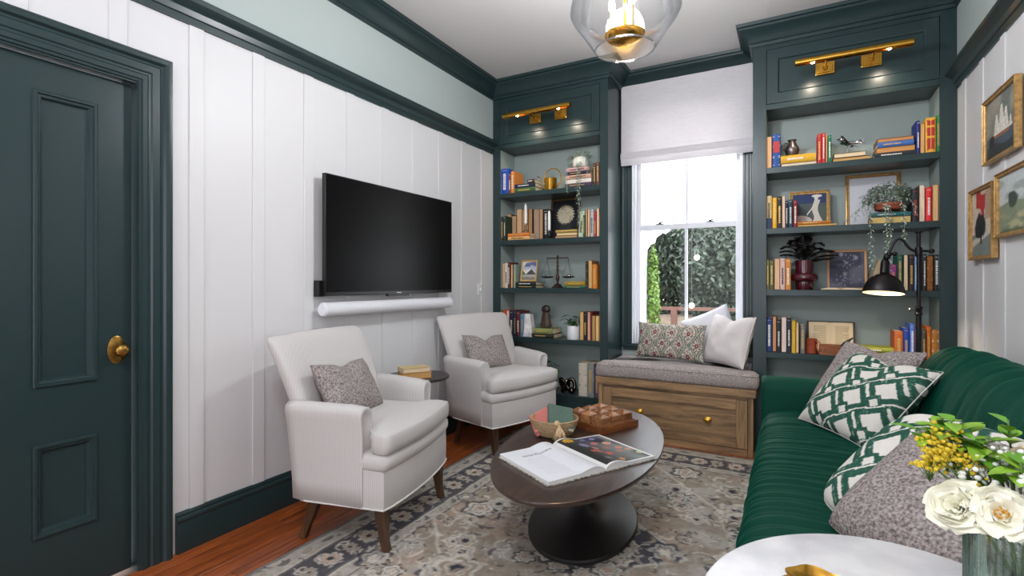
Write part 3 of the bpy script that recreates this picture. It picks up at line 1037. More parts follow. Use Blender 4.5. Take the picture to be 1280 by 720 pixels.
def make_book(kind, x0, x1, z0, h, col, desc, where, group, depth, yfront, tilt=0.0, r=random):
    """upright: S spine out, P fore-edge out; lying: H spine out, G fore-edge out."""
    w_ = x1 - x0 - 0.0012
    cv = B()
    bt = 0.0025
    pg = B()
    if kind in 'SP':
        ctr = ((x0 + x1) / 2, yfront + depth / 2, z0)
        a, b_ = -w_ / 2, w_ / 2
        cv.box(a, a + bt, -depth / 2, depth / 2, 0, h)
        cv.box(b_ - bt, b_, -depth / 2, depth / 2, 0, h)
        if kind == 'S':
            # rounded spine
            prof = [(a + bt * 0.0, 0.0), (a + w_ * 0.12, -0.004), (0, -0.006), (b_ - w_ * 0.12, -0.004), (b_, 0.0), (b_ - 0.0005, 0.003), (a + 0.0005, 0.003)]
            cv.loft([[(px_, -depth / 2 + py_, zz) for px_, py_ in prof] for zz in (0, h)])
            pg.box(a + bt, b_ - bt, -depth / 2 + 0.003, depth / 2 - 0.004, 0.003, h - 0.003)
        else:
            cv.box(a, b_, depth / 2 - 0.003, depth / 2, 0, h)
            pg.box(a + bt, b_ - bt, -depth / 2 + 0.003, depth / 2 - 0.003, 0.003, h - 0.003)
    else:
        ctr = ((x0 + x1) / 2, yfront + depth / 2, z0)
        a, b_ = -w_ / 2, w_ / 2
        hh = h - 0.0008
        cv.box(a, b_, -depth / 2, depth / 2, 0, bt)
        cv.box(a, b_, -depth / 2, depth / 2, hh - bt, hh)
        if kind == 'H':
            prof = [(-depth / 2, 0), (-depth / 2 - 0.004, hh * 0.2), (-depth / 2 - 0.006, hh / 2), (-depth / 2 - 0.004, hh * 0.8), (-depth / 2, hh),
                    (-depth / 2 + 0.003, hh - 0.0005), (-depth / 2 + 0.003, 0.0005)]
            cv.loft([[(xx, py_, pz) for py_, pz in prof] for xx in (a, b_)])
            pg.box(a + 0.003, b_ - 0.003, -depth / 2 + 0.003, depth / 2 - 0.004, bt, hh - bt)
        else:
            cv.box(a, b_, depth / 2 - 0.003, depth / 2, 0, hh)
            pg.box(a + 0.003, b_ - 0.003, -depth / 2 + 0.003, depth / 2 - 0.003, bt, hh - bt)
    lum = sum(col) / 3
    if kind in 'PG':
        bc = tuple(int(v * q) for v, q in zip((122, 82, 56), (r.uniform(.6, 1.3),) * 3))
        cm, pm_ = cover_mat(bc), pmat('pages_%d_%d_%d' % col, col, rough=0.85, var=(220, 0.10), stretch=(1, 1, 0.05) if kind == 'P' else (0.05, 1, 1))
    else:
        cm, pm_ = cover_mat(col), PAPER
    o = cv.obj('book', cm, None)
    # re-centre: obj() put the origin at the base centre of the mesh; keep it and place
    o.location = Vector(ctr) + Vector(o.location)
    WLOC[o.name] = Vector(o.location)
    off = -(Vector(o.location) - Vector(ctr))
    pg.v = [tuple(Vector(p) + off) for p in pg.v]
    pg.obj('page_block', pm_, o, local=True)
    if tilt:
        o.rotation_euler = (0, tilt, 0)
    tag(o, '%s, %s' % (desc, where), 'book', group)
    # spine print: bands and rows of tooling
    if kind in 'SH':
        tt = B()
        light = TITLEGOLD if r.random() < 0.5 else TITLEWHITE
        if 'white' in desc:
            light = TITLEWHITE
        if 'gilt' in desc or 'gold' in desc or 'leather' in desc:
            light = TITLEGOLD
        if lum > 165:
            light = TITLEDARK
        if 'red title' in desc or 'yellow book with orange' in desc:
            light = TITLERED
        if kind == 'S' and w_ > 0.016:
            y0 = -depth / 2 - 0.0068
            s0, s1 = -w_ * 0.30, w_ * 0.30
            if 'panel' in desc or 'band' in desc or 'label' in desc or 'ornate' in desc:
                for q in (0.08, 0.30, 0.34, 0.62, 0.66, 0.92):
                    tt.box(-w_ * .46, w_ * .46, y0 + 0.002, y0 + 0.003, h * q, h * q + 0.003)
                if 'orange title' in desc:
                    for q0, q1 in ((0.10, 0.42), (0.48, 0.72), (0.78, 0.92)):
                        tt.box(-w_ * .36, w_ * .36, y0 + 0.001, y0 + 0.002, h * q0, h * q1)
            else:
                q = h * r.uniform(0.12, 0.2)
                end = h * r.uniform(0.6, 0.85)
                while q < end:
                    st = r.uniform(0.004, 0.012)
                    tt.box(s0 * 0.6, s1 * 0.6, y0, y0 + 0.001, q, q + st)
                    q += st + r.uniform(0.002, 0.004)
                tt.box(s0, s1, y0, y0 + 0.001, h * 0.92, h * 0.92 + 0.002)
        elif kind == 'H' and h > 0.02:
            y0 = -depth / 2 - 0.0068
            q = -w_ * 0.33
            end = w_ * r.uniform(0.05, 0.3)
            while q < end:
                st = r.uniform(0.004, 0.012)
                tt.box(q, q + st, y0, y0 + 0.001, h * 0.36, h * 0.62)
                q += st + r.uniform(0.002, 0.004)
        if tt.v:
            tt.v = [tuple(Vector(p) + off) for p in tt.v]
            to = stuff(tt.obj('spine_lettering', light, o, local=True))
            if 'label' in desc and 'blue' in desc:
                lb = B()
                lb.box(-w_ * .4, w_ * .4, -depth / 2 - 0.0072, -depth / 2 - 0.006, h * .45, h * .78)
                lb.v = [tuple(Vector(p) + off) for p in lb.v]
                lb.obj('spine_label', TITLERED, o, local=True)
            if 'navy lower half' in desc:
                lb = B()
                lb.box(-w_ * .5, w_ * .5, -depth / 2 - 0.0072, -depth / 2 - 0.002, 0.001, h * .32)
                lb.v = [tuple(Vector(p) + off) for p in lb.v]
                lb.obj('spine_label', cover_mat((30, 46, 84)), o, local=True)
    return o


rb = random.Random(3)
for key, lst in BOOKS.items():
    where = '%s bookcase %s shelf' % ({'L': 'left', 'R': 'right'}[key[0]], RANK[key[1]])
    grp = 'books on the %s' % where
    for (kind, x0, x1, z0, h, col, desc) in lst:
        dep = rb.uniform(0.15, 0.19) if kind in 'SPsp' else rb.uniform(0.15, 0.2)
        yf = YB + 0.024 + rb.uniform(0.0, 0.014)
        if 'large' in desc:
            dep = 0.22
        if 'stack' in desc and kind in 'HG':
            yf = YB + 0.03
            dep = 0.19
        if kind in 'sp':
            yf, dep, kind = YB + 0.148, 0.135, kind.upper()
        if key == 'LB' and 'orange' in desc or (key == 'RB' and 'framed figure' in desc) or (key == 'RB' and 'patterned' in desc):
            yf, dep = YB + 0.018, 0.11
        tilt = 0.0
        if 'leaning right' in desc:
            tilt = 0.075
        make_book(kind, x0, x1, z0, h, col, desc, where, grp, dep, yf, tilt, rb)
# ================================================================== SHADE, BENCH, TELEVISION
LINEN = pmat('linen_shade', (240, 237, 239), rough=0.9, spec=0.1, var=(90, 0.05), bump=(500, 0.25), stretch=(0.2, 1, 1.6))
nt = LINEN.node_tree
pb = nt.nodes['Principled BSDF']
tr_ = nt.nodes.new('ShaderNodeBsdfTranslucent')      # thin linen lets some daylight through
tr_.inputs['Color'].default_value = lin((224, 220, 222))
mx_ = nt.nodes.new('ShaderNodeMixShader')
mx_.inputs[0].default_value = 0.35
nt.links.new(pb.outputs[0], mx_.inputs[1])
nt.links.new(tr_.outputs[0], mx_.inputs[2])
nt.links.new(mx_.outputs[0], nt.nodes['Material Output'].inputs[0])
t = thing('roman_shade', 'off-white linen roman shade drawn partway over the window', 'window shade', (-0.79, 4.44, 2.29))
sp = [(4.452, 3.0), (4.446, 2.98), (4.444, 2.40), (4.440, 2.375), (4.432, 2.35), (4.430, 2.330), (4.436, 2.305), (4.446, 2.290), (4.452, 2.290), (4.456, 2.31),
      (4.458, 2.42), (4.456, 2.99)]
b = B()
nx = 30
b.loft([[(-1.335 + 1.073 * i / nx, y + 0.002 * math.sin(i * 0.9 + z * 3), z) for y, z in sp] for i in range(nx + 1)])
b.obj('shade_panel', LINEN, t, smooth=True, sharp=50)
b = B()
sp2 = [(4.440, 2.405), (4.430, 2.400), (4.424, 2.375), (4.427, 2.352), (4.437, 2.352)]
b.loft([[(-1.337 + 1.077 * i / nx, y, z - 0.004) for y, z in sp2] for i in range(nx + 1)])
b.obj('fold', LINEN, t, smooth=True, sharp=60)
B().box(-1.33, -0.267, 4.447, 4.49, 2.955, 2.99).obj('head_rail', LINEN, t)

OAK = wood_mat('oak_bench', (98, 74, 50), (172, 136, 96), axis='X', scale=9, rough=0.5, streak=9)
OAKV = wood_mat('oak_bench_upright', (98, 74, 50), (168, 132, 92), axis='Z', scale=9, rough=0.5, streak=9)
BX0, BX1, BYF = -1.382, -0.236, 3.968
t = thing('window_bench', 'oak window bench with one wide drawer below the window', 'bench', ((BX0 + BX1) / 2, 4.2, 0.0))
b = B()
b.box(BX0 + 0.004, BX1 - 0.004, BYF + 0.03, YB - 0.003, 0, 0.428)
b.box(-1.345, -0.251, YB - 0.003, YW - 0.004, 0, 0.428)
b.obj('carcass', OAKV, t)
f = B()
f.box(BX0, BX0 + 0.034, BYF, BYF + 0.03, 0, 0.428)
f.obj('face_stile', OAKV, t, bevel=0.0015, seg=1)
f = B()
f.box(BX1 - 0.034, BX1, BYF, BYF + 0.03, 0, 0.428)
f.obj('face_stile', OAKV, t, bevel=0.0015, seg=1)
f = B()
f.box(BX0 + 0.036, BX1 - 0.036, BYF, BYF + 0.03, 0.406, 0.428)
f.obj('face_rail', OAK, t, bevel=0.0015, seg=1)
f = B()
f.box(BX0 + 0.036, BX1 - 0.036, BYF, BYF + 0.03, 0, 0.05)
f.obj('face_rail', OAK, t, bevel=0.0015, seg=1)
f = B()
f.box(BX0 - 0.018, BX1 + 0.018, BYF - 0.018, YB - 0.003, 0.428, 0.484)
f.box(-1.345, -0.251, YB - 0.003, YW - 0.004, 0.428, 0.484)
f.obj('bench_top', OAK, t, bevel=0.003)
dx0, dx1, dz0, dz1 = BX0 + 0.0385, BX1 - 0.0385, 0.0545, 0.4025
d = B()
d.box(dx0 + 0.005, dx1 - 0.005, BYF + 0.018, BYF + 0.024, dz0 + 0.005, dz1 - 0.005)
dr = d.obj('drawer', OAK, t)
for a0, a1 in ((dx0, dx0 + 0.072), (dx1 - 0.072, dx1)):
    B().box(a0, a1, BYF - 0.002, BYF + 0.0179, dz0, dz1).obj('drawer_stile', OAKV, dr, bevel=0.002)
for a0, a1 in ((dz0, dz0 + 0.072), (dz1 - 0.072, dz1)):
    B().box(dx0 + 0.0725, dx1 - 0.0725, BYF - 0.002, BYF + 0.0179, a0, a1).obj('drawer_rail', OAK, dr, bevel=0.002)
for kx in (-1.047, -0.543):
    k = B()
    k.lathe([(0.018, 0), (0.018, 0.002), (0.008, 0.005), (0.007, 0.016), (0.014, 0.020), (0.0185, 0.026), (0.018, 0.031), (0.012, 0.035), (0.0005, 0.036)],
            seg=20, cap0=True)
    k.xform(Matrix.Translation((kx, BYF + 0.018, 0.232)) @ Matrix.Rotation(R90, 4, 'X') @ Matrix.Scale(1.6, 4, (1, 0, 0)))
    k.obj('drawer_knob', BRASS, dr, smooth=True, sharp=30)

# ---------------------------------------------------------------- bench cushion
TWEED = pmat('taupe_tweed', (160, 150, 146), rough=0.95, spec=0.1, var=(130, 0.45), bump=(600, 0.5), sheen=0.2)


def bench_cushion():
    out = []
    y0, y1 = 3.940, 4.512
    pts = []
    for (x, y) in [(-0.212, y0), (-0.200, y0 + 0.03), (-0.200, 4.06), (-0.215, 4.098), (-0.254, 4.106), (-0.254, y1)]:
        pts.append((x, y))
    left = [(-1.344, y1), (-1.344, 4.106), (-1.385, 4.098), (-1.404, 4.06), (-1.404, y0 + 0.03), (-1.392, y0)]
    pts += left
    n = 14
    front = [(-1.392 + (1.392 - 0.212) * (i + 1) / n, y0) for i in range(n - 1)]
    return pts + front


outl = bench_cushion()
cx_, cy_ = -0.80, 4.22


def inset_loop(pts, d, z):
    """Inset an outline by distance d along averaged normals."""
    n = len(pts)
    area = sum(pts[i][0] * pts[(i + 1) % n][1] - pts[(i + 1) % n][0] * pts[i][1] for i in range(n))
    s = 1 if area > 0 else -1
    out = []
    for i in range(n):
        a, b_, c = Vector(pts[i - 1]), Vector(pts[i]), Vector(pts[(i + 1) % n])
        d1, d2 = (b_ - a).normalized(), (c - b_).normalized()
        n1, n2 = Vector((-d1.y, d1.x)), Vector((-d2.y, d2.x))
        m = (n1 + n2) / max(1 + n1.dot(n2), 0.35)
        q = b_ + m * d * s
        out.append((q.x, q.y, z))
    return out


def puffed(outline, zs, crown, centre):
    """Stack of inset outlines (inset, z) then shrinking crown rings to the centre."""
    loops = [inset_loop(outline, d, z) for d, z in zs]
    top = loops[-1]
    for s, dz in ((0.93, 0.35), (0.8, 0.65), (0.6, 0.85), (0.35, 0.97), (0.12, 1.0)):
        loops.append([(centre[0] + (p[0] - centre[0]) * s, centre[1] + (p[1] - centre[1]) * s, p[2] + crown * dz) for p in top])
    return loops


zs = [(0.05, 0.4845), (0.014, 0.489), (0.003, 0.505), (0.0, 0.54), (0.004, 0.572), (0.016, 0.592), (0.034, 0.602)]
o = B().loft(puffed(outl, zs, 0.006, (cx_, cy_))).obj('bench_cushion', TWEED, None, smooth=True, sharp=0)
tag(o, 'long taupe tweed seat cushion on the oak window bench', 'cushion')
pp = B()
pp.tube(inset_loop(outl, 0.006, 0.580) + [inset_loop(outl, 0.006, 0.580)[0]], 0.004, 6)
pp.obj('piping', TWEED, o, smooth=True, sharp=0)

# ---------------------------------------------------------------- television and soundbar on the left wall
TX = -2.40
t = thing('television', 'large black flat television mounted on the white panelled wall', 'tv', (TX, 2.71, 1.16))
y0, y1, z0, z1 = 2.073, 3.340, 1.168, 1.896
b = B()
b.box(TX - 0.028, TX, y0, y1, z0, z1)
b.box(TX - 0.055, TX - 0.028, y0 + 0.15, y1 - 0.15, z0 + 0.05, z1 - 0.2)
b.obj('casing', BLACK, t, bevel=0.003)
scr = pmat('tv_screen', (8, 8, 9), rough=0.30, spec=0.12)
B().box(TX, TX + 0.0015, y0 + 0.007, y1 - 0.007, z0 + 0.022, z1 - 0.007).obj('screen', scr, t)
B().box(TX - 0.02, TX + 0.004, 2.60, 2.82, z0 - 0.012, z0 + 0.004).obj('sensor_bar', BLACK, t, bevel=0.002)
lg = B()
for i, (hh) in enumerate((1.0, .7, .7, .7, .7, .7, .7)):
    lg.box(TX + 0.0012, TX + 0.003, 2.690 + i * 0.0065, 2.6945 + i * 0.0065, z0 + 0.007, z0 + 0.007 + 0.009 * hh)
lg.obj('badge', pmat('badge_white', (210, 210, 212), rough=0.3), t)
B().box(XL + 0.007, TX - 0.055, 2.45, 2.95, 1.35, 1.65).obj('wall_mount', BLACK, t)
B().box(XL + 0.003, TX - 0.028, y0 - 0.02, y0 + 0.02, 1.165, 1.26).obj('cable_box', BLACK, t)
t = thing('soundbar', 'white cylindrical soundbar fixed under the television', 'speaker', (-2.405, 2.68, 1.05))
SBW = pmat('soundbar_white', (222, 222, 226), rough=0.7, bump=(500, 0.2))
b = B()
ycyl0, ycyl1, zc = 2.055, 3.31, 1.088
prof = [(0.036, ycyl0), (0.042, ycyl0 + 0.006), (0.042, ycyl1 - 0.006), (0.036, ycyl1)]
b.loft([[(-2.405 + r * math.cos(2 * math.pi * i / 28), y, zc + r * math.sin(2 * math.pi * i / 28)) for i in range(28)] for r, y in prof])
b.obj('tube', SBW, t, smooth=True, sharp=35)
b = B()
b.loft([[(-2.405 + r * math.cos(2 * math.pi * i / 28), y, zc + r * math.sin(2 * math.pi * i / 28)) for i in range(28)]
        for r, y in [(0.034, ycyl0 - 0.0035), (0.0365, ycyl0 + 0.001)]])
b.obj('end_cap', SASHW, t, smooth=True, sharp=35)
b = B()
for yy in (2.35, 3.0):
    b.box(XL + 0.003, -2.43, yy - 0.02, yy + 0.02, 1.07, 1.105)
b.obj('bracket', SASHW, t)

# ------------------------------------------------------------------ pendant light
PX, PY = -0.703, 2.40
t = thing('pendant_light', 'clear glass semi-flush ceiling light with brass bowl and candle bulbs', 'ceiling light', (PX, PY, 2.34))
PG = glass_mat('pendant_glass', tint=(0.985, 0.985, 0.985), edge=(0.62, 0.65, 0.68), gloss=0.02, edge_gloss=0.35)
b = B()
b.lathe([(0.140, 2.375), (0.152, 2.385), (0.200, 2.460), (0.248, 2.525), (0.262, 2.555), (0.258, 2.590), (0.235, 2.680), (0.205, 2.780), (0.190, 2.830)], (PX, PY, 0), 56)
b.obj('glass_shade', PG, t, smooth=True, sharp=0)
b = B()
b.tube([(PX + 0.140 * math.cos(a), PY + 0.140 * math.sin(a), 2.374) for a in [2 * math.pi * i / 48 for i in range(49)]], 0.0040, 8)
b.obj('glass_rim', glass_mat('rim_glass', tint=(0.9, 0.9, 0.92), edge=(0.7, 0.72, 0.74), gloss=0.35, edge_gloss=0.8, rough=0.1), t, smooth=True, sharp=0)
b = B()
b.lathe([(0.0005, 2.400), (0.03, 2.402), (0.060, 2.410), (0.083, 2.424), (0.094, 2.440), (0.096, 2.446), (0.090, 2.446), (0.078, 2.432), (0.03, 2.418), (0.0005, 2.416)],
        (PX, PY, 0), 36)
b.obj('brass_bowl', BRASS, t, smooth=True, sharp=35)
b = B()
b.lathe([(0.007, 2.414), (0.007, 2.845), (0.012, 2.86), (0.009, 2.87), (0.009, 3.08), (0.06, 3.085), (0.066, 3.10), (0.066, 3.1195)], (PX, PY, 0), 20, cap1=True)
b.obj('stem', BRASS, t, smooth=True, sharp=35)
b = B()
b.lathe([(0.190, 2.828), (0.196, 2.832), (0.196, 2.838), (0.04, 2.850), (0.008, 2.852)], (PX, PY, 0), 40)
b.obj('shade_cap', BRASS, t, smooth=True, sharp=35)
CAND = pmat('candle_sleeve', (236, 214, 176), rough=0.5)
for i, a in enumerate((math.radians(200), math.radians(320), math.radians(80))):
    cx2, cy2 = PX + 0.062 * math.cos(a), PY + 0.062 * math.sin(a)
    s = B().lathe([(0.011, 2.428), (0.011, 2.555), (0.008, 2.558)], (cx2, cy2, 0), 14, cap0=True, cap1=True).obj('candle_sleeve', CAND, t, smooth=True, sharp=35)
    e = B().lathe([(0.006, 2.557), (0.014, 2.572), (0.0165, 2.588), (0.013, 2.608), (0.006, 2.628), (0.001, 2.64)], (cx2, cy2, 0), 14, cap0=True, cap1=True)
    e.obj('candle_bulb', emit_mat('candle_glow', (255, 226, 182), 22.0), s, smooth=True, sharp=0)
l = bpy.data.lights.new('pendant_lamp', 'POINT')
l.energy, l.color, l.shadow_soft_size = 74, (0.94, 0.97, 1.02), 0.09
lo_ = bpy.data.objects.new('pendant_lamp', l)
COL.objects.link(lo_)
lo_.location = (0, 0, 2.60 - 2.34)
lo_.parent = t
# ------------------------------------------------------------------ floor lamp behind the sofa
LX, LY = 0.672, 3.85
t = thing('floor_lamp', 'dark bronze pharmacy floor lamp with dome shade behind the sofa', 'lamp', (LX, LY, 0))
b = B()
b.lathe([(0.13, 0), (0.13, 0.012), (0.115, 0.022), (0.03, 0.032), (0.016, 0.05)], (LX, LY, 0), 32, cap0=True)
b.obj('base', BLACKMETAL, t, smooth=True, sharp=35)
b = B()
b.lathe([(0.0145, 0.04), (0.0145, 1.055)], (LX, LY, 0), 16)
b.lathe([(0.011, 1.05), (0.011, 1.545)], (LX, LY, 0), 16)
b.lathe([(0.011, 1.545), (0.020, 1.550), (0.020, 1.557), (0.006, 1.560)], (LX, LY, 0), 16, cap1=True)
b.obj('pole', BLACKMETAL, t, smooth=True, sharp=35)
b = B()
b.lathe([(0.0145, 1.05), (0.020, 1.055), (0.020, 1.062), (0.017, 1.066), (0.019, 1.09), (0.022, 1.094), (0.022, 1.100), (0.012, 1.106)], (LX, LY, 0), 18)
cl = b.obj('collar', BLACKMETAL, t, smooth=True, sharp=35)
b = B()
b.tube([(LX - 0.018, LY, 1.082), (LX - 0.034, LY, 1.082)], 0.005, 8)
b.sphere((LX - 0.042, LY, 1.082), 0.011, 12, 8, 0.7)
b.obj('knob', pmat('steel_knob', (150, 146, 140), rough=0.3, metal=1), cl, smooth=True, sharp=35)
b = B()
b.lathe([(0.017, 1.405), (0.019, 1.41), (0.019, 1.455), (0.017, 1.46)], (LX, LY, 0), 16)
pts = [(0.728, 1.435), (0.70, 1.437), (0.675, 1.437), (0.652, 1.438), (0.632, 1.450), (0.614, 1.474), (0.598, 1.502), (0.580, 1.515), (0.562, 1.508), (0.548, 1.482),
       (0.538, 1.455), (0.528, 1.430)]
b.tube([(x, LY, z) for x, z in pts], 0.0075, 10)
b.sphere((0.735, LY, 1.435), 0.015, 12, 8)
ar = b.obj('arm', BLACKMETAL, t, smooth=True, sharp=35)
b = B()
b.sphere((0.528, LY, 1.422), 0.016, 12, 8)
b.tube([(0.505, LY, 1.418), (0.552, LY, 1.424)], 0.010, 10)
b.sphere((0.556, LY, 1.424), 0.014, 12, 8)
b.lathe([(0.014, 1.392), (0.018, 1.40), (0.018, 1.41), (0.012, 1.42)], (0.517, LY, 0), 14)
b.obj('swivel', BLACKMETAL, t, smooth=True, sharp=35)
tl = Matrix.Translation((0.505, LY, 1.30)) @ Matrix.Rotation(math.radians(4), 4, 'Y') @ Matrix.Rotation(math.radians(-8), 4, 'X')
b = B()
b.lathe([(0.020, 0.0), (0.026, 0.006), (0.024, 0.012), (0.024, 0.075), (0.018, 0.085), (0.010, 0.105)], seg=18)
b.xform(tl)
b.obj('socket', BLACKMETAL, t, smooth=True, sharp=35)
outer = [(0.109, -0.118), (0.1085, -0.112), (0.103, -0.082), (0.090, -0.050), (0.068, -0.022), (0.040, -0.005), (0.022, 0.002)]
b = B().lathe(outer, seg=40)
b.xform(tl)
sh = b.obj('lamp_shade', BLACKMETAL, t, smooth=True, sharp=0)
b = B().lathe([(r - 0.0025, z - 0.002) for r, z in outer], seg=40)
b.xform(tl)
b.obj('shade_lining', pmat('shade_lining_white', (240, 232, 214), rough=0.5), sh, smooth=True, sharp=0)
b = B().sphere((0, 0, -0.055), 0.030, 14, 9)
b.xform(tl)
b.obj('bulb', emit_mat('lamp_bulb_white', (255, 230, 190), 16.0), t, smooth=True, sharp=0)
l = bpy.data.lights.new('reading_lamp', 'SPOT')
l.energy, l.color, l.shadow_soft_size, l.spot_size, l.spot_blend = 5.0, (1.0, 0.88, 0.70), 0.03, math.radians(150), 0.6
lo_ = bpy.data.objects.new('reading_lamp', l)
COL.objects.link(lo_)
lo_.location = (0.510 - LX, 0, 1.205)
lo_.parent = t
# ================================================================== RUG
def build_rug():
    x0, x1, y0, y1 = -2.02, 0.36, 0.80, 3.90
    nx, ny = 440, 570
    X, Y = np.meshgrid(np.linspace(x0, x1, nx), np.linspace(y0, y1, ny))
    # wander the drawing a little so that nothing is machine straight
    Xw = X + 0.010 * (vnoise(X * 14 + 3, Y * 14 + 5, 1) - 0.5)
    Yw = Y + 0.010 * (vnoise(X * 14 + 30, Y * 14 + 9, 2) - 0.5)
    e = np.minimum(np.minimum(Xw - x0, x1 - Xw), np.minimum(Yw - y0, y1 - Yw))
    ivory, taupe, grey, dark, navy, rose = L3((208, 200, 188)), L3((156, 145, 130)), L3((174, 168, 158)), L3((72, 70, 76)), L3((66, 66, 78)), L3((176, 152, 134))
    C = np.empty(X.shape + (3,))
    n1 = vnoise(X * 7, Y * 7, 3)[..., None]
    n2 = vnoise(X * 26, Y * 26, 4)[..., None]
    C[:] = taupe
    C += (grey - taupe) * smoothstep(0.45, 0.75, n1)
    C += (rose - C) * 0.5 * smoothstep(0.6, 0.8, vnoise(X * 4 + 7, Y * 4, 5)[..., None])
    C *= 0.88 + 0.24 * n2

    def paint(mask, col, a=1.0):
        mm = np.clip(mask, 0, 1)[..., None] * a
        C[:] = C * (1 - mm) + col * mm

    s = 0.004
    band = lambda a, b_: smoothstep(a - s, a + s, e) * (1 - smoothstep(b_ - s, b_ + s, e))
    # medallion: stepped diamond round the rug's centre
    mx, my = -0.83, 2.345
    dm = np.abs(Xw - mx) / 0.42 + np.abs(Yw - my) / 0.365 + 0.05 * np.sin(np.arctan2(Yw - my, Xw - mx) * 16) * 0
    paint((1 - smoothstep(0.98, 1.02, dm)), navy, 0.85)
    paint(np.exp(-((dm - 1.0) / 0.035) ** 2), ivory, 0.95)
    paint(np.exp(-((dm - 0.5) / 0.05) ** 2), grey, 0.8)
    dm2 = np.abs(Xw - mx) / 1.0 + np.abs(Yw - my) / 1.15
    paint(np.exp(-((dm2 - 1.0) / 0.011) ** 2), ivory, 0.75)
    dm3 = np.maximum(np.abs(Xw - mx) / 0.70, np.abs(Yw - my) / 1.0) * 0.6 + dm2 * 0.5
    paint(np.exp(-((dm3 - 0.9) / 0.012) ** 2), ivory, 0.45)
    # border
    paint(band(-1, 0.385), grey, 0.9)
    paint(band(0.128, 0.300), dark, 0.92)
    paint(band(-1, 0.012), L3((120, 116, 112)))
    for a_, w_ in ((0.122, 0.006), (0.306, 0.006), (0.018, 0.004), (0.385, 0.004)):
        paint(np.exp(-((e - a_) / w_) ** 2), dark, 0.9)
    paint(np.exp(-((e - 0.315) / 0.004) ** 2), ivory, 0.9)
    paint(np.exp(-((e - 0.114) / 0.004) ** 2), ivory, 0.9)

    dx, dy = (x1 - x0) / (nx - 1), (y1 - y0) / (ny - 1)
    r = np.random.default_rng(11)

    def win_(cx, cy, rad):
        i0, i1 = int(max(0, (cx - rad - x0) / dx)), int(min(nx, (cx + rad - x0) / dx + 2))
        j0, j1 = int(max(0, (cy - rad - y0) / dy)), int(min(ny, (cy + rad - y0) / dy + 2))
        return slice(j0, j1), slice(i0, i1)

    def blend(sl, mask, col, a=1.0):
        mm = (np.clip(mask, 0, 1) * a)[..., None]
        C[sl] = C[sl] * (1 - mm) + col * mm

    def flower(cx, cy, R, petals, outl, body, heart, rot=0.0):
        sl = win_(cx, cy, R * 1.6)
        if C[sl].size == 0:
            return
        u, v = Xw[sl] - cx, Yw[sl] - cy
        rr, th = np.hypot(u, v), np.arctan2(v, u) + rot
        edge = R * (0.78 + 0.28 * np.abs(np.cos(petals * th / 2)) ** 1.5 * np.sign(1))
        q = rr / edge
        blend(sl, 1 - smoothstep(1.0, 1.12, q), outl, 0.8)
        blend(sl, 1 - smoothstep(0.74, 0.86, q), body)
        blend(sl, np.exp(-((q - 0.52) / 0.07) ** 2), outl, 0.7)
        blend(sl, 1 - smoothstep(0.26, 0.36, q), heart)

    def curl(cx, cy, R, rot, col, turns=1.2, wd=0.007):
        sl = win_(cx, cy, R * 1.5)
        if C[sl].size == 0:
            return
        u, v = Xw[sl] - cx, Yw[sl] - cy
        rr, th = np.hypot(u, v), (np.arctan2(v, u) + rot) % (2 * np.pi)
        m = np.zeros_like(rr)
        for k in range(2):
            tgt = R * (0.25 + 0.75 * (th + 2 * np.pi * k) / (2 * np.pi * turns))
            ok = (th + 2 * np.pi * k) < 2 * np.pi * turns
            m = np.maximum(m, ok * np.exp(-((rr - tgt) / wd) ** 2))
        blend(sl, m, col, 0.75)

    def leaf(cx, cy, ln, wd, rot, col):
        sl = win_(cx, cy, ln * 1.2)
        if C[sl].size == 0:
            return
        u, v = Xw[sl] - cx, Yw[sl] - cy
        a_, b_ = u * np.cos(rot) + v * np.sin(rot), -u * np.sin(rot) + v * np.cos(rot)
        bend = b_ - 0.35 * a_ * a_ / ln
        q = (a_ / ln) ** 2 + (bend / wd) ** 2
        blend(sl, 1 - smoothstep(0.8, 1.1, q), col, 0.7)

    # field flowers, scrolls and leaves, mirrored about the long axis like a knotted rug
    for k in range(46):
        fx, fy = r.uniform(0.03, 0.82), r.uniform(-1.12, 1.12)
        R = r.uniform(0.05, 0.105)
        pal = [(ivory, taupe, navy), (ivory, grey, dark), (dark, ivory, rose), (navy, grey, ivory)][r.integers(4)]
        pt, rt = int(r.integers(5, 9)), r.uniform(0, 6)
        for sg in (-1, 1):
            flower(mx + sg * fx, my + fy, R, pt, *pal, rot=rt * sg)
    for k in range(200):
        fx, fy = r.uniform(0, 0.84), r.uniform(-1.15, 1.15)
        cc = [ivory, dark, grey, rose, ivory][r.integers(5)]
        R, rt, wdt = r.uniform(0.018, 0.06), r.uniform(0, 6.3), r.uniform(0.004, 0.008)
        for sg in (-1, 1):
            curl(mx + sg * fx, my + fy, R, rt * sg, cc, r.uniform(0.5, 1.2), wdt)
    for k in range(190):
        fx, fy = r.uniform(0, 0.84), r.uniform(-1.15, 1.15)
        cc = [ivory, dark, grey, grey, ivory, rose][r.integers(6)]
        ln, rt = r.uniform(0.018, 0.055), r.uniform(0, 6.3)
        for sg in (-1, 1):
            leaf(mx + sg * fx, my + fy, ln, ln * r.uniform(0.2, 0.4), rt * sg, cc)
    for k in range(1500):                              # flecks and short stitches
        fx, fy = r.uniform(x0 + 0.02, x1 - 0.02), r.uniform(y0 + 0.02, y1 - 0.02)
        leaf(fx, fy, r.uniform(0.010, 0.024), r.uniform(0.004, 0.007), r.uniform(0, 6.3), [ivory, dark, dark, rose, ivory, navy, grey][r.integers(7)])
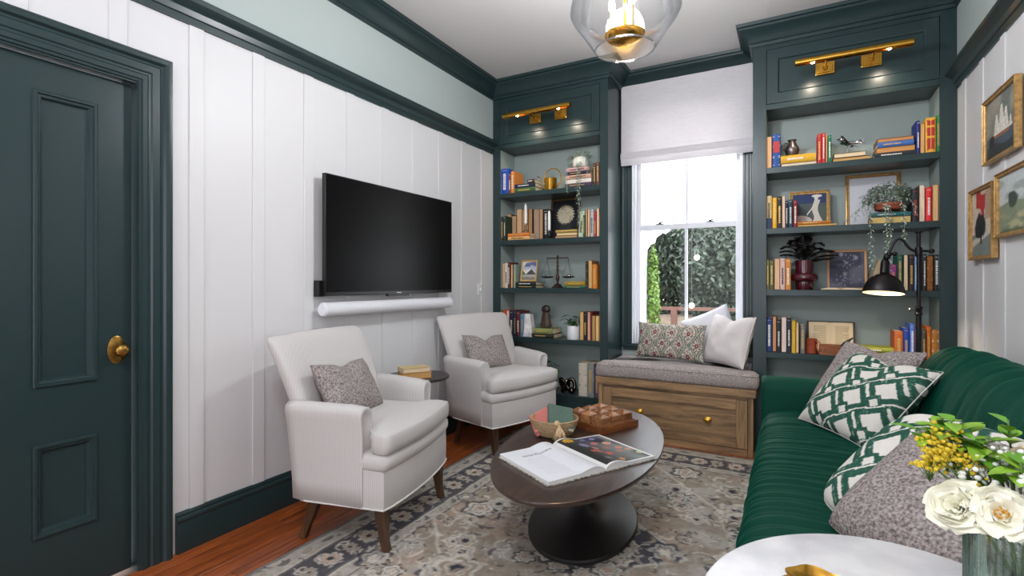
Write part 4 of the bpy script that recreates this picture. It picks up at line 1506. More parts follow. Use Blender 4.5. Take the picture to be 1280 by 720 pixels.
    # border repeat
    def along(t):
        per = [(x0, y0, 0, 1, y1 - y0), (x0, y1, 1, 0, x1 - x0), (x1, y1, 0, -1, y1 - y0), (x1, y0, -1, 0, x1 - x0)]
        for px_, py_, ux, uy, ln in per:
            if t < ln:
                return px_ + ux * t, py_ + uy * t, ux, uy
            t -= ln
        return None
    tot = 2 * (x1 - x0 + y1 - y0)
    t = 0.08
    k = 0
    while t < tot:
        px_, py_, ux, uy = along(t)
        nx_, ny_ = uy, -ux
        c_ = 0.214
        flower(px_ + nx_ * c_, py_ + ny_ * c_, 0.052 if k % 2 == 0 else 0.036, 8, ivory if k % 2 == 0 else grey, taupe if k % 2 else rose, dark, 0.3)
        for q in (-0.045, 0.05):
            leaf(px_ + nx_ * (c_ + 0.045) + ux * (q + 0.04), py_ + ny_ * (c_ + 0.045) + uy * (q + 0.04), 0.032, 0.011, 2.0 + q * 30 + k, grey)
            curl(px_ + nx_ * (c_ - 0.04) + ux * (q + 0.05), py_ + ny_ * (c_ - 0.04) + uy * (q + 0.05), 0.032, k, ivory, 0.8, 0.006)
        leaf(px_ + nx_ * 0.068, py_ + ny_ * 0.068, 0.034, 0.016, math.atan2(uy, ux), dark if k % 2 else taupe)
        leaf(px_ + nx_ * 0.347 + ux * 0.05, py_ + ny_ * 0.347 + uy * 0.05, 0.028, 0.012, math.atan2(uy, ux) + 0.6, taupe if k % 2 else navy)
        t += 0.118
        k += 1
    C *= (0.86 + 0.28 * vnoise(X * 60, Y * 60, 8))[..., None]
    C = np.clip(C, 0.004, 1)
    Z = 0.011 + 0.0015 * vnoise(X * 90, Y * 90, 9)
    V = np.stack([X, Y, Z], -1).reshape(-1, 3)
    F = grid_faces(nx, ny)
    # skirt down to the floor
    ring = np.concatenate([np.arange(nx), np.arange(1, ny) * nx + nx - 1, (ny - 1) * nx + np.arange(nx - 2, -1, -1), np.arange(ny - 2, 0, -1) * nx])
    base = len(V)
    low = V[ring].copy()
    low[:, 2] = 0.0005
    V2 = np.concatenate([V, low])
    m = len(ring)
    i = np.arange(m)
    F2 = np.stack([ring[i], base + i, base + (i + 1) % m, ring[(i + 1) % m]], -1)
    org = Vector(((x0 + x1) / 2, (y0 + y1) / 2, 0.0))
    V2 = V2 - np.array(org)
    o = np_mesh('rug', V2, np.concatenate([F, F2]), attr_mat('rug_pile', rough=0.95, bump=(260, 0.5), spec=0.1, grain=(320, 0.22)))
    o.location = org
    WLOC[o.name] = org
    cc = np.concatenate([C.reshape(-1, 3), np.tile(L3((120, 116, 112)), (m, 1))])
    set_col(o, cc)
    tag(o, 'grey and ivory patterned wool rug under the coffee table', 'rug')


build_rug()
RZ = 0.0125

# ================================================================== ARMCHAIRS
m, nt, b_ = material('pinstripe_linen')
tc = nt.nodes.new('ShaderNodeTexCoord')
sx = nt.nodes.new('ShaderNodeSeparateXYZ')
nt.links.new(tc.outputs['Object'], sx.inputs[0])
ad = nt.nodes.new('ShaderNodeMath')
ad.operation = 'ADD'
nt.links.new(sx.outputs[0], ad.inputs[0])
nt.links.new(sx.outputs[1], ad.inputs[1])
mu = nt.nodes.new('ShaderNodeMath')
mu.operation = 'MULTIPLY'
mu.inputs[1].default_value = 2 * math.pi / 0.0068
nt.links.new(ad.outputs[0], mu.inputs[0])
sn = nt.nodes.new('ShaderNodeMath')
sn.operation = 'SINE'
nt.links.new(mu.outputs[0], sn.inputs[0])
rp = nt.nodes.new('ShaderNodeMapRange')
rp.inputs[1].default_value, rp.inputs[2].default_value = 0.3, 0.9
nt.links.new(sn.outputs[0], rp.inputs[0])
mx = nt.nodes.new('ShaderNodeMix')
mx.data_type = 'RGBA'
mx.inputs[6].default_value = lin((212, 208, 205))
mx.inputs[7].default_value = lin((180, 175, 172))
nt.links.new(rp.outputs[0], mx.inputs[0])
nz = nt.nodes.new('ShaderNodeTexNoise')
nz.inputs['Scale'].default_value = 350
nt.links.new(tc.outputs['Object'], nz.inputs['Vector'])
bp = nt.nodes.new('ShaderNodeBump')
bp.inputs['Strength'].default_value = 0.25
bp.inputs['Distance'].default_value = 0.002
nt.links.new(nz.outputs[0], bp.inputs['Height'])
nt.links.new(bp.outputs[0], b_.inputs['Normal'])
nt.links.new(mx.outputs[2], b_.inputs['Base Color'])
b_.inputs['Roughness'].default_value = 0.95
b_.inputs['Specular IOR Level'].default_value = 0.15
STRIPE = m
WALNUT = wood_mat('walnut_leg', (50, 32, 20), (92, 62, 38), axis='Z', scale=12, rough=0.4, streak=8)


def bow(y, a=0.03, hw=0.355):
    return a * (1 - (y / hw) ** 2)


def chair_outline(hw_f, hw_b, xb, n_front=13):
    """Seat-box outline: bowed front, straight sides, rounded back corners (counter-clockwise from front right)."""
    pts = []
    for i in range(n_front):
        y = -hw_f + 2 * hw_f * i / (n_front - 1)
        pts.append((bow(y, 0.03, hw_f), y))
    pts[0] = (-0.004, -hw_f)
    pts[-1] = (-0.004, hw_f)
    for k in range(1, 6):
        t_ = k / 6
        pts.append((-0.004 + (xb + 0.09) * t_, hw_f + (hw_b - hw_f) * t_))
    for k in range(5):
        a = math.radians(90 * k / 4)
        pts.append((xb + 0.09 - 0.09 * math.sin(a), hw_b - 0.09 + 0.09 * math.cos(a)))
    for k in range(4, -1, -1):
        a = math.radians(90 * k / 4)
        pts.append((xb + 0.09 - 0.09 * math.sin(a), -(hw_b - 0.09 + 0.09 * math.cos(a))))
    for k in range(5, 0, -1):
        t_ = k / 6
        pts.append((-0.004 + (xb + 0.09) * t_, -(hw_f + (hw_b - hw_f) * t_)))
    return pts


def armchair(label, loc, rz):
    t = thing('armchair', label, 'armchair', loc, rz, 'pair of pinstripe armchairs')
    # lower body
    ob = chair_outline(0.350, 0.355, -0.50)
    b = B()
    b.loft([inset_loop(ob, d, z) for d, z in ((0.03, 0.200), (0.004, 0.202), (0.0, 0.21), (-0.002, 0.30), (0.0, 0.385), (0.012, 0.392))])
    body = b.obj('lower_body', STRIPE, t, smooth=True, sharp=50, local=True)
    p = B()
    lp = inset_loop(ob, -0.003, 0.205)
    p.tube(lp + [lp[0]], 0.0045, 6, cap=False)
    p.obj('piping', pmat('piping_linen', (222, 218, 214), rough=0.9), body, smooth=True, sharp=0, local=True)
    # padded front band below the cushion
    fb = chair_outline(0.352, 0.345, -0.34)
    b = B()
    b.loft([inset_loop(fb, d, z) for d, z in ((0.02, 0.372), (0.0, 0.378), (-0.009, 0.392), (-0.012, 0.412), (-0.009, 0.434), (0.0, 0.446), (0.02, 0.452))])
    b.obj('front_band', STRIPE, t, smooth=True, sharp=0, local=True)
    # T cushion
    pts = []
    n = 15
    hw = 0.352
    for i in range(n):
        y = -hw + 2 * hw * i / (n - 1)
        pts.append((0.012 + bow(y, 0.036, hw), y))
    pts += [(-0.012, hw + 0.002), (-0.045, hw), (-0.068, hw - 0.010), (-0.086, hw - 0.030), (-0.102, 0.298), (-0.122, 0.275), (-0.16, 0.266), (-0.25, 0.264), (-0.36, 0.262), (-0.42, 0.255),
            (-0.43, 0.15), (-0.43, 0.0), (-0.43, -0.15), (-0.42, -0.255), (-0.36, -0.262), (-0.25, -0.264), (-0.16, -0.266), (-0.122, -0.275), (-0.102, -0.298),
            (-0.086, -hw + 0.030), (-0.068, -hw + 0.010), (-0.045, -hw), (-0.012, -hw - 0.002)]
    b = B()
    zs = [(0.05, 0.4525), (0.008, 0.4535), (0.0, 0.460), (-0.003, 0.49), (-0.003, 0.51), (0.0, 0.535), (0.004, 0.541), (0.010, 0.5445), (0.018, 0.547)]
    b.loft(puffed(pts, zs, 0.028, (-0.16, 0)))
    b.obj('seat_cushion', STRIPE, t, smooth=True, sharp=0, local=True)
    # arms
    for sg in (1, -1):
        sec = [(0.285, 0.206), (0.3585, 0.206), (0.3590, 0.30), (0.3595, 0.42), (0.361, 0.54), (0.366, 0.600), (0.372, 0.632), (0.366, 0.656), (0.345, 0.669), (0.318, 0.670), (0.294, 0.662),
               (0.280, 0.640), (0.276, 0.600), (0.274, 0.45)]
        cyc, czc = 0.318, 0.50
        loops = []
        stations = [(-0.118, 0.80, 0), (-0.109, 0.90, 0), (-0.107, 0.96, 0), (-0.112, 0.99, 0), (-0.122, 1.0, 0.0), (-0.18, 1.0, 0.006), (-0.26, 1.0, 0.018), (-0.36, 1.0, 0.032), (-0.44, 1.0, 0.042),
                    (-0.485, 0.98, 0.044)]
        for x_, s_, fl_ in stations:
            lift = 0.012 * smoothstep(-0.2, -0.5, np.array(x_))
            droop = -0.010 * smoothstep(-0.20, -0.11, np.array(x_))
            l = []
            for y_, z_ in sec:
                yy, zz = cyc + (y_ - cyc) * s_, czc + (z_ - czc) * (s_ if s_ < 0.99 else 1.0)
                k = smoothstep(0.21, 0.66, np.array(z_))
                l.append((x_, sg * (yy + fl_ * float(k)), zz + float((lift + droop) * k)))
            loops.append(l)
        b = B().loft(loops)
        a = b.obj('arm', STRIPE, t, smooth=True, sharp=0, local=True)
    # back: flared, raked, rounded top
    loops = []
    def back_loop(xc, hw_, th, zc, arch, wing):
        l = []
        n = 36
        for i in range(n):
            a = 2 * math.pi * i / n
            c, s_ = math.cos(a), math.sin(a)
            yy = hw_ * math.copysign(abs(s_) ** 0.35, s_)
            xx = th * math.copysign(abs(c) ** 0.7, c)
            l.append((xc + xx + wing * (yy / hw_) ** 2, yy, zc + arch * (1 - (yy / hw_) ** 2)))
        return l
    st = [(-0.445, 0.325, 0.055, 0.386, 0, 0.00), (-0.450, 0.332, 0.058, 0.50, 0, 0.005), (-0.475, 0.343, 0.060, 0.60, 0, 0.010), (-0.510, 0.356, 0.060, 0.70, 0.0, 0.014),
          (-0.550, 0.366, 0.056, 0.80, 0.002, 0.014), (-0.588, 0.374, 0.050, 0.89, 0.004, 0.012), (-0.607, 0.378, 0.044, 0.935, 0.006, 0.010), (-0.616, 0.375, 0.034, 0.953, 0.008, 0.008),
          (-0.621, 0.367, 0.020, 0.964, 0.009, 0.006), (-0.623, 0.352, 0.007, 0.969, 0.010, 0.005)]
    for s_ in st:
        loops.append(back_loop(*s_))
    B().loft(loops).obj('backrest', STRIPE, t, smooth=True, sharp=0, local=True)
    # legs
    for sg in (1, -1):
        b = B()
        prof = [(0.205, -0.040, 0.027), (0.15, -0.036, 0.025), (0.09, -0.030, 0.020), (0.04, -0.024, 0.0175), (0.0, -0.014, 0.0175)]
        b.loft([[(x_ + w_, sg * 0.305 + w_, z_), (x_ - w_, sg * 0.305 + w_, z_), (x_ - w_, sg * 0.305 - w_, z_), (x_ + w_, sg * 0.305 - w_, z_)] for z_, x_, w_ in prof])
        b.obj('front_leg', WALNUT, t, bevel=0.003, local=True)
        b = B()
        zf = -0.0125
        prof = [(0.21, -0.405, 0.028), (0.12, -0.432, 0.024), (0.05, -0.462, 0.020), (zf + 0.0005, -0.482, 0.019)]
        b.loft([[(x_ + w_, sg * 0.285 + w_ * .8, z_), (x_ - w_, sg * 0.285 + w_ * .8, z_), (x_ - w_, sg * 0.285 - w_ * .8, z_), (x_ + w_, sg * 0.285 - w_ * .8, z_)] for z_, x_, w_ in prof])
        b.obj('rear_leg', WALNUT, t, bevel=0.003, local=True)
    return t


C1, A1 = Vector((-1.685, 2.06, RZ)), math.radians(13)
C2, A2 = Vector((-1.745, 3.385, RZ)), math.radians(-15.5)
armchair('off-white pinstripe armchair nearest the teal door, left of the round side table', C1, A1)
armchair('off-white pinstripe armchair in the corner in front of the left bookcase', C2, A2)


# ================================================================== PILLOWS
def pillow_mesh(name, mat, w_, h_, th, M, colfn=None, chop=0.0, n=48, pinch=0.06, parent=None, seed=0, sag=0.0, plump=0.0):
    """Knife-edge cushion: width w_, height h_, thickness th; M maps local (x right, y up, z out of the face)."""
    u = np.linspace(-1, 1, n)
    U, V = np.meshgrid(u, u)
    # edges pull in between the corners
    px_ = U * (1 - pinch * (1 - U ** 2) * 0 - pinch * (1 - V ** 2) * np.abs(U) ** 3)
    py_ = V * (1 - pinch * (1 - U ** 2) * np.abs(V) ** 3)
    if plump:
        k_ = 1 - plump * (U ** 2 * V ** 2) ** 1.5
        px_, py_ = px_ * k_, py_ * k_
    if chop:
        py_ = py_ - chop * np.exp(-(U / 0.33) ** 2) * smoothstep(-0.2, 1.0, V)
    prof = ((1 - U ** 4) * (1 - V ** 4)) ** 0.5 * (0.80 + 0.20 * (1 - U ** 2) * (1 - V ** 2))
    if chop:
        prof = prof * (1 - 0.35 * np.exp(-(U / 0.22) ** 2) * smoothstep(-0.2, 0.9, V))
    if sag:
        prof = prof * (1 + sag * (-V))
    wr_ = (vnoise(U * 3 + 9 + seed, V * 3 + 9, 30 + seed) - 0.5)
    corner = (np.abs(U) * np.abs(V)) ** 3
    zz = th / 2 * prof * (1 + 0.16 * wr_)
    front = np.stack([px_ * w_ / 2, py_ * h_ / 2, zz], -1)
    back = np.stack([px_ * w_ / 2, py_ * h_ / 2, -zz], -1)
    Vv = np.concatenate([front.reshape(-1, 3), back.reshape(-1, 3)])
    F = grid_faces(n, n)
    F = np.concatenate([F, F[:, ::-1] + n * n])
    ring = np.concatenate([np.arange(n), np.arange(1, n) * n + n - 1, (n - 1) * n + np.arange(n - 2, -1, -1), np.arange(n - 2, 0, -1) * n])
    # give the seam a little body
    Vv[ring, 2] += 0.003
    Vv[ring + n * n, 2] -= 0.003
    k = len(ring)
    i = np.arange(k)
    F2 = np.stack([ring[(i + 1) % k], ring[i], ring[i] + n * n, ring[(i + 1) % k] + n * n], -1)
    o = np_mesh(name, Vv, np.concatenate([F, F2]), mat)
    o.matrix_world = M
    if colfn is not None:
        c = colfn(U.ravel(), V.ravel())
        set_col(o, np.concatenate([c, c]))
    # welt along the seam
    b = B()
    pr = Vv[ring].copy()
    pr[:, 2] = 0
    b.tube([tuple(p) for p in pr] + [tuple(pr[0])], 0.0035, 6, cap=False)
    wm = mat if colfn is None else (parent or mat)
    b.obj('piping', wm, o, smooth=True, sharp=0, local=True)
    return o


def frame_from(BL, BR, TL):
    """Local frame of a pillow from three corners (bottom-left, bottom-right, top-left)."""
    BL, BR, TL = Vector(BL), Vector(BR), Vector(TL)
    r = (BR - BL)
    u = (TL - BL)
    w_, h_ = r.length, u.length
    rx = r.normalized()
    uy = (u - rx * u.dot(rx)).normalized()
    nz_ = rx.cross(uy)
    c = BL + r / 2 + uy * (h_ / 2)
    M = Matrix(((rx.x, uy.x, nz_.x, c.x), (rx.y, uy.y, nz_.y, c.y), (rx.z, uy.z, nz_.z, c.z), (0, 0, 0, 1)))
    return M, w_, h_


m, nt, b_ = material('boucle')
tc = nt.nodes.new('ShaderNodeTexCoord')
vo = nt.nodes.new('ShaderNodeTexVoronoi')
vo.inputs['Scale'].default_value = 210
nt.links.new(tc.outputs['Object'], vo.inputs['Vector'])
n2 = nt.nodes.new('ShaderNodeTexNoise')
n2.inputs['Scale'].default_value = 120
nt.links.new(tc.outputs['Object'], n2.inputs['Vector'])
cr = nt.nodes.new('ShaderNodeValToRGB')
cr.color_ramp.elements[0].position, cr.color_ramp.elements[0].color = 0.30, lin((104, 94, 93))
cr.color_ramp.elements[1].position, cr.color_ramp.elements[1].color = 0.66, lin((184, 174, 170))
nt.links.new(n2.outputs[0], cr.inputs[0])
nt.links.new(cr.outputs[0], b_.inputs['Base Color'])
bp = nt.nodes.new('ShaderNodeBump')
bp.inputs['Strength'].default_value = 0.8
bp.inputs['Distance'].default_value = 0.004
nt.links.new(vo.outputs['Distance'], bp.inputs['Height'])
nt.links.new(bp.outputs[0], b_.inputs['Normal'])
b_.inputs['Roughness'].default_value = 0.95
b_.inputs['Specular IOR Level'].default_value = 0.1
BOUCLE = m


def geo_print(u, v):
    """Interlocked white squares divided by green brush-stroke bars, on the diagonal."""
    ca, sa = math.cos(math.radians(38)), math.sin(math.radians(38))
    x, y = (u * ca + v * sa) * 1.65, (-u * sa + v * ca) * 1.65
    jit = 0.03 * (vnoise(u * 22 + 40, v * 22 + 40, 61) - 0.5)
    x, y = x + jit, y + jit
    white, green = L3((226, 221, 212)), L3((50, 92, 77))
    row = np.floor(y)
    fx, fy = (x + 0.5 * (row % 2)) % 1.0, y % 1.0
    outer = np.maximum(np.abs(fx - 0.5), np.abs(fy - 0.5))
    bar = (outer > 0.27) & (outer < 0.455)
    gx, gy = (fx - 0.83), (fy - 0.83)
    small = np.maximum(np.abs((fx + 0.36) % 1.0 - 0.5), np.abs((fy + 0.36) % 1.0 - 0.5))
    bar = bar | ((small < 0.22) & (small > 0.115) & (outer < 0.5))
    hole = small < 0.115
    bar = bar & ~hole
    streak = vnoise(x * 26 + 50, y * 5 + 50, 62) * 0.5 + vnoise(x * 9 + 50, y * 30 + 50, 63) * 0.5
    g = green[None] * (0.75 + 0.9 * streak[:, None] ** 2)
    g = g + (white[None] - g) * (np.clip((streak - 0.72) * 3, 0, 1) * 0.7)[:, None]
    c = np.where(bar[:, None], g, white[None] * (0.94 + 0.1 * streak[:, None]))
    return c


GEO = attr_mat('geo_pillow', rough=0.95, bump=(300, 0.3), spec=0.1)
PW = pmat('welt_white', (222, 217, 208), rough=0.95)
dv = Vector((0.27, -0.35, 0.0))


def sofa_pillow(name, label, mat, BL, tilt_vec, colfn=None, th=0.17, size=1.0, spin=0.0, **kw):
    BL = Vector(BL)
    M, w_, h_ = frame_from(BL, BL + dv.normalized() * 0.50 * size, BL + Vector(tilt_vec).normalized() * 0.50 * size)
    M = M @ Matrix.Rotation(math.radians(spin), 4, 'Z')
    o = pillow_mesh(name, mat, w_, h_, th, M, colfn, parent=PW, **kw)
    tag(o, label, 'pillow')
    return o


def seat_z(x):
    return 0.48


sofa_pillow('throw_pillow', 'taupe boucle pillow leaning on the far sofa arm, behind patterned pillow', BOUCLE, (0.06, 3.36, 0.500), (0.25, 0.10, 0.37), th=0.16, chop=0.12, seed=1, size=0.98)
sofa_pillow('throw_pillow', 'white pillow with green brushed squares, fully seen on the sofa', GEO, (0.035, 3.11, 0.505), (0.27, 0.165, 0.335), geo_print, th=0.18, chop=0.10, n=150, seed=2, size=0.97, spin=-4)
sofa_pillow('throw_pillow', 'white and green squares pillow half hidden by the near taupe pillow', GEO, (0.060, 2.00, 0.505), (0.30, 0.18, 0.26), geo_print, th=0.19, n=150, seed=3, pinch=0.0, plump=0.13, size=0.97)
sofa_pillow('throw_pillow', 'large taupe boucle pillow directly behind the flower vase', BOUCLE, (0.075, 1.80, 0.515), (0.30, 0.18, 0.26), th=0.17, seed=4, pinch=0.01, plump=0.09, size=0.95)


# armchair lumbar pillows (local chair frame: x forward, y to the chair's left)
def chair_pillow(label, C_, A_, y_off, rot, chop, zb, xb, w_=0.43, h_=0.30):
    Mc = Matrix.Translation(C_) @ Matrix.Rotation(A_, 4, 'Z')
    # right = +y of the chair seen from the front... face looks along +x
    Rl = Matrix(((0, -0.50, 0.866, xb), (1, 0, 0, y_off), (0, 0.866, 0.50, zb), (0, 0, 0, 1)))
    M = Mc @ Rl @ Matrix.Rotation(rot, 4, 'Z') @ Matrix.Translation((0, h_ / 2, 0))
    o = pillow_mesh('lumbar_pillow', BOUCLE, w_, h_, 0.13, M, chop=chop, seed=6)
    tag(o, label, 'pillow')


chair_pillow('taupe boucle lumbar pillow on the nearest armchair', C1, A1, -0.105, math.radians(-4), 0.16, 0.560, -0.275)
chair_pillow('taupe boucle lumbar pillow with dented top on the farther armchair', C2, A2, -0.080, math.radians(-4), 0.30, 0.562, -0.280, 0.42, 0.29)


# bench pillows
def ogee_print(u, v):
    """Ogee lattice of sage bands round wine-red palmettes, with sprigs and berries on ivory."""
    ivory, sage_, deep, wine, blue = L3((206, 198, 184)), L3((122, 138, 124)), L3((82, 98, 86)), L3((126, 48, 54)), L3((96, 104, 122))
    wob = 0.03 * (vnoise(u * 12 + 30, v * 12 + 30, 71) - 0.5)
    X, Y = u * 2.05 + 0.25 + wob, v * 0.80 + 0.15 + wob
    c = np.tile(ivory, (len(u), 1))

    def put(mask, col, a=1.0):
        c[mask] = c[mask] * (1 - a) + col * a
    for sh in (0.0, 0.5):
        fx, fy = (X + sh) % 1.0 - 0.5, (Y + sh) % 1.0 - 0.5
        edge = 0.06 + 0.40 * np.cos(np.pi * np.clip(fy, -0.5, 0.5)) ** 1.3
        d = np.abs(fx) - edge
        if sh == 0.0:
            band = np.abs(d) < 0.075
            put(band, sage_)
            put(np.abs(d) < 0.022, ivory)
            put(np.abs(np.abs(d) - 0.075) < 0.014, deep)
            dots = band & (np.abs((Y * 14) % 1.0 - 0.5) < 0.18) & (np.abs(np.abs(d) - 0.048) < 0.014)
            put(dots, wine)
    for sh in (0.0, 0.5):
        fx, fy = (X + sh) % 1.0 - 0.5, (Y + sh) % 1.0 - 0.5
        rr, th = np.hypot(fx * 1.0, fy * 1.25), np.arctan2(fy * 1.25, fx)
        # fan of leaves
        leaf = (rr < 0.30) & (rr > 0.10) & (np.abs(np.sin(th * 4.0)) < 0.42)
        put(leaf & (np.abs(fx) < 0.34), deep, 0.85)
        put((np.abs(np.sin(th * 4)) < 0.12) & (rr < 0.30) & (rr > 0.12), ivory, 0.8)
        # palmette
        pet = rr < 0.115 * (0.75 + 0.35 * np.abs(np.cos(th * 3)))
        put(pet, wine)
        put(rr < 0.035, ivory)
        for k in range(9):
            a = 2 * np.pi * k / 9 + 0.3
            bx2, by2 = 0.245 * np.cos(a) * 0.8, 0.245 * np.sin(a)
            q = np.hypot(fx - bx2, (fy - by2))
            put(q < 0.036, [wine, blue, wine * 0.7][k % 3])
            put(q < 0.012, ivory)
    sp = vnoise(u * 46 + 60, v * 22 + 60, 74)
    base = np.abs(c - ivory).sum(1) < 1e-6
    put(base & (sp > 0.70), deep, 0.75)
    put(base & (sp < 0.24), wine, 0.6)
    c *= (0.9 + 0.2 * vnoise(u * 50 + 60, v * 50 + 60, 72))[:, None]
    return c


OG = attr_mat('ogee_pillow', rough=0.95, bump=(300, 0.3), spec=0.1)
M, w_, h_ = frame_from((-1.165, 4.30, 0.618), (-0.600, 4.195, 0.618), (-1.155, 4.365, 0.905))
o = pillow_mesh('lumbar_pillow', OG, w_, h_, 0.15, M, ogee_print, n=190, seed=8, parent=pmat('welt_sage', (126, 140, 126), rough=0.95))
tag(o, 'long floral pillow in sage and wine red on the window bench', 'pillow')
LINW = pmat('linen_pillow', (216, 209, 207), rough=0.95, spec=0.1, var=(160, 0.05), bump=(400, 0.35))
COTW = pmat('cotton_pillow', (226, 224, 230), rough=0.95, spec=0.1, bump=(300, 0.15))
M, w_, h_ = frame_from((-0.75, 4.405, 0.625), (-0.40, 4.36, 0.625), (-0.755, 4.475, 1.0))
M = M @ Matrix.Rotation(math.radians(24), 4, 'Z')
o = pillow_mesh('throw_pillow', COTW, 0.40, 0.40, 0.12, M, seed=9)
tag(o, 'smooth white pillow standing on its corner at the back of the bench', 'pillow')
M, w_, h_ = frame_from((-0.612, 4.29, 0.618), (-0.312, 4.02, 0.618), (-0.520, 4.372, 0.99))
o = pillow_mesh('throw_pillow', LINW, w_ * 1.04, h_ * 1.0, 0.16, M, chop=0.17, seed=10)
tag(o, 'off-white linen pillow with dented top at the right end of the bench', 'pillow')

# ================================================================== SOFA
m, nt, b_ = material('green_velvet')
b_.inputs['Base Color'].default_value = lin((3, 60, 46))
b_.inputs['Roughness'].default_value = 0.62
b_.inputs['Specular IOR Level'].default_value = 0.12
b_.inputs['Sheen Weight'].default_value = 0.22
b_.inputs['Sheen Roughness'].default_value = 0.35
b_.inputs['Sheen Tint'].default_value = lin((30, 190, 140))
VELVET = m
SY0, SY1 = 1.40, 3.40
t = thing('sofa', 'emerald green velvet sofa with ruched seat along the right wall', 'sofa', (0.4, 2.55, RZ))


def ruche(Y, X, amp, seed):
    w1 = vnoise(X * 3 + 7, Y * 4 + 3, seed) * 0.05
    r_ = 0.5 * np.abs(np.sin((Y + w1) * math.pi / 0.075)) ** 0.7 + 0.3 * np.abs(np.sin((Y * 1.0 + 2 * w1 + 0.013) * math.pi / 0.043)) + 0.3 * (vnoise(X * 6 + 3, Y * 34 + 11, seed + 1) - 0.5)
    return amp * r_


# seat: profile from the floor rail up, over the rolled front, back to the backrest
prof = np.array([(-0.118, 0.215), (-0.132, 0.24), (-0.142, 0.30), (-0.146, 0.36), (-0.143, 0.41), (-0.130, 0.447), (-0.108, 0.470), (-0.075, 0.484), (-0.02, 0.494), (0.06, 0.498),
                 (0.18, 0.499), (0.30, 0.496), (0.42, 0.490), (0.52, 0.482), (0.60, 0.47)])
tt_ = np.concatenate([[0], np.cumsum(np.hypot(*np.diff(prof, axis=0).T))])
npf, nys = 70, 330
s_ = np.linspace(0, tt_[-1], npf)
PXs, PZs = np.interp(s_, tt_, prof[:, 0]), np.interp(s_, tt_, prof[:, 1])
for _ in range(3):
    PXs[1:-1] = (PXs[:-2] + 2 * PXs[1:-1] + PXs[2:]) / 4
    PZs[1:-1] = (PZs[:-2] + 2 * PZs[1:-1] + PZs[2:]) / 4
ys_ = np.linspace(SY0, SY1, nys)
Sg, Yg = np.meshgrid(s_, ys_)
Xg, Zg = np.tile(PXs, (nys, 1)), np.tile(PZs, (nys, 1))
tx, tz = np.gradient(PXs), np.gradient(PZs)
ln = np.hypot(tx, tz)
NX, NZ = -tz / ln, tx / ln
fade = (smoothstep(0.02, 0.12, Sg) * (1 - 0.72 * smoothstep(0.38, 0.85, Sg)))
disp = ruche(Yg, Xg, 0.025, 80) * fade - 0.006
endr = np.clip(np.minimum(Yg - SY0, SY1 - Yg) / 0.06, 0, 1)
disp = disp - 0.05 * (1 - np.sqrt(1 - (1 - endr) ** 2))
Vv = np.stack([Xg + NX * disp, Yg, Zg + NZ * disp], -1).reshape(-1, 3) - np.array(t.location)
o = np_mesh('seat_cushion', Vv, grid_faces(npf, nys), VELVET)
o.parent = t
b = B()
b.box(-0.118, 0.86, SY0 + 0.004, SY1 + 0.0, 0.12, 0.43)
b.obj('base_frame', VELVET, t, bevel=0.01)
b = B()
b.box(-0.105, 0.55, SY0 + 0.002, SY0 + 0.02, 0.215, 0.455)
b.obj('seat_side', VELVET, t, bevel=0.01)
# back cushion: one rolled, ruched bolster
profb = np.array([(0.50, 0.47), (0.505, 0.53), (0.520, 0.62), (0.548, 0.72), (0.590, 0.82), (0.640, 0.885), (0.700, 0.918), (0.762, 0.925), (0.820, 0.905), (0.862, 0.85), (0.880, 0.76), (0.885, 0.60),
                  (0.885, 0.42)])
tb = np.concatenate([[0], np.cumsum(np.hypot(*np.diff(profb, axis=0).T))])
nb, nyb = 64, 240
sb = np.linspace(0, tb[-1], nb)
PX2, PZ2 = np.interp(sb, tb, profb[:, 0]), np.interp(sb, tb, profb[:, 1])
for _ in range(4):
    PX2[1:-1] = (PX2[:-2] + 2 * PX2[1:-1] + PX2[2:]) / 4
    PZ2[1:-1] = (PZ2[:-2] + 2 * PZ2[1:-1] + PZ2[2:]) / 4
yb_ = np.linspace(SY0 - 0.02, SY1 + 0.08, nyb)
Sb, Yb2 = np.meshgrid(sb, yb_)
tx, tz = np.gradient(PX2), np.gradient(PZ2)
ln = np.hypot(tx, tz)
NX2, NZ2 = -tz / ln, tx / ln
w1 = 0.10 * vnoise(Sb * 3 + 3, Yb2 * 2 + 5, 90)
slant = Yb2 - 0.30 * (Sb - 0.45) + w1
fold = np.abs(np.sin(slant * math.pi / 0.165)) ** 0.45 - 0.8
fold2 = (vnoise(Sb * 5 + 2, slant * 26 + 9, 91) - 0.5)
fd = smoothstep(0.03, 0.15, Sb) * (1 - 0.6 * smoothstep(0.75, 1.0, Sb))
disp = (0.028 * fold + 0.022 * fold2) * fd
endr = np.clip(np.minimum(Yb2 - yb_[0], yb_[-1] - Yb2) / 0.20, 0, 1)
rnd = 1 - np.sqrt(np.clip(1 - (1 - endr) ** 2, 0, 1))
shr_ = 1 - 0.42 * rnd
Xb = 0.70 + (np.tile(PX2, (nyb, 1)) + NX2 * disp - 0.70) * (1 - 0.6 * rnd)
Zb = 0.45 + (np.tile(PZ2, (nyb, 1)) + NZ2 * disp - 0.45) * shr_
Vv = np.stack([Xb, Yb2, Zb], -1).reshape(-1, 3) - np.array(t.location)
o = np_mesh('back_cushion', Vv, grid_faces(nb, nyb), VELVET)
o.parent = t
b = B()
b.box(0.62, 0.875, SY0 - 0.015, SY1 + 0.20, 0.12, 0.60)
b.obj('back_frame', VELVET, t, bevel=0.02)
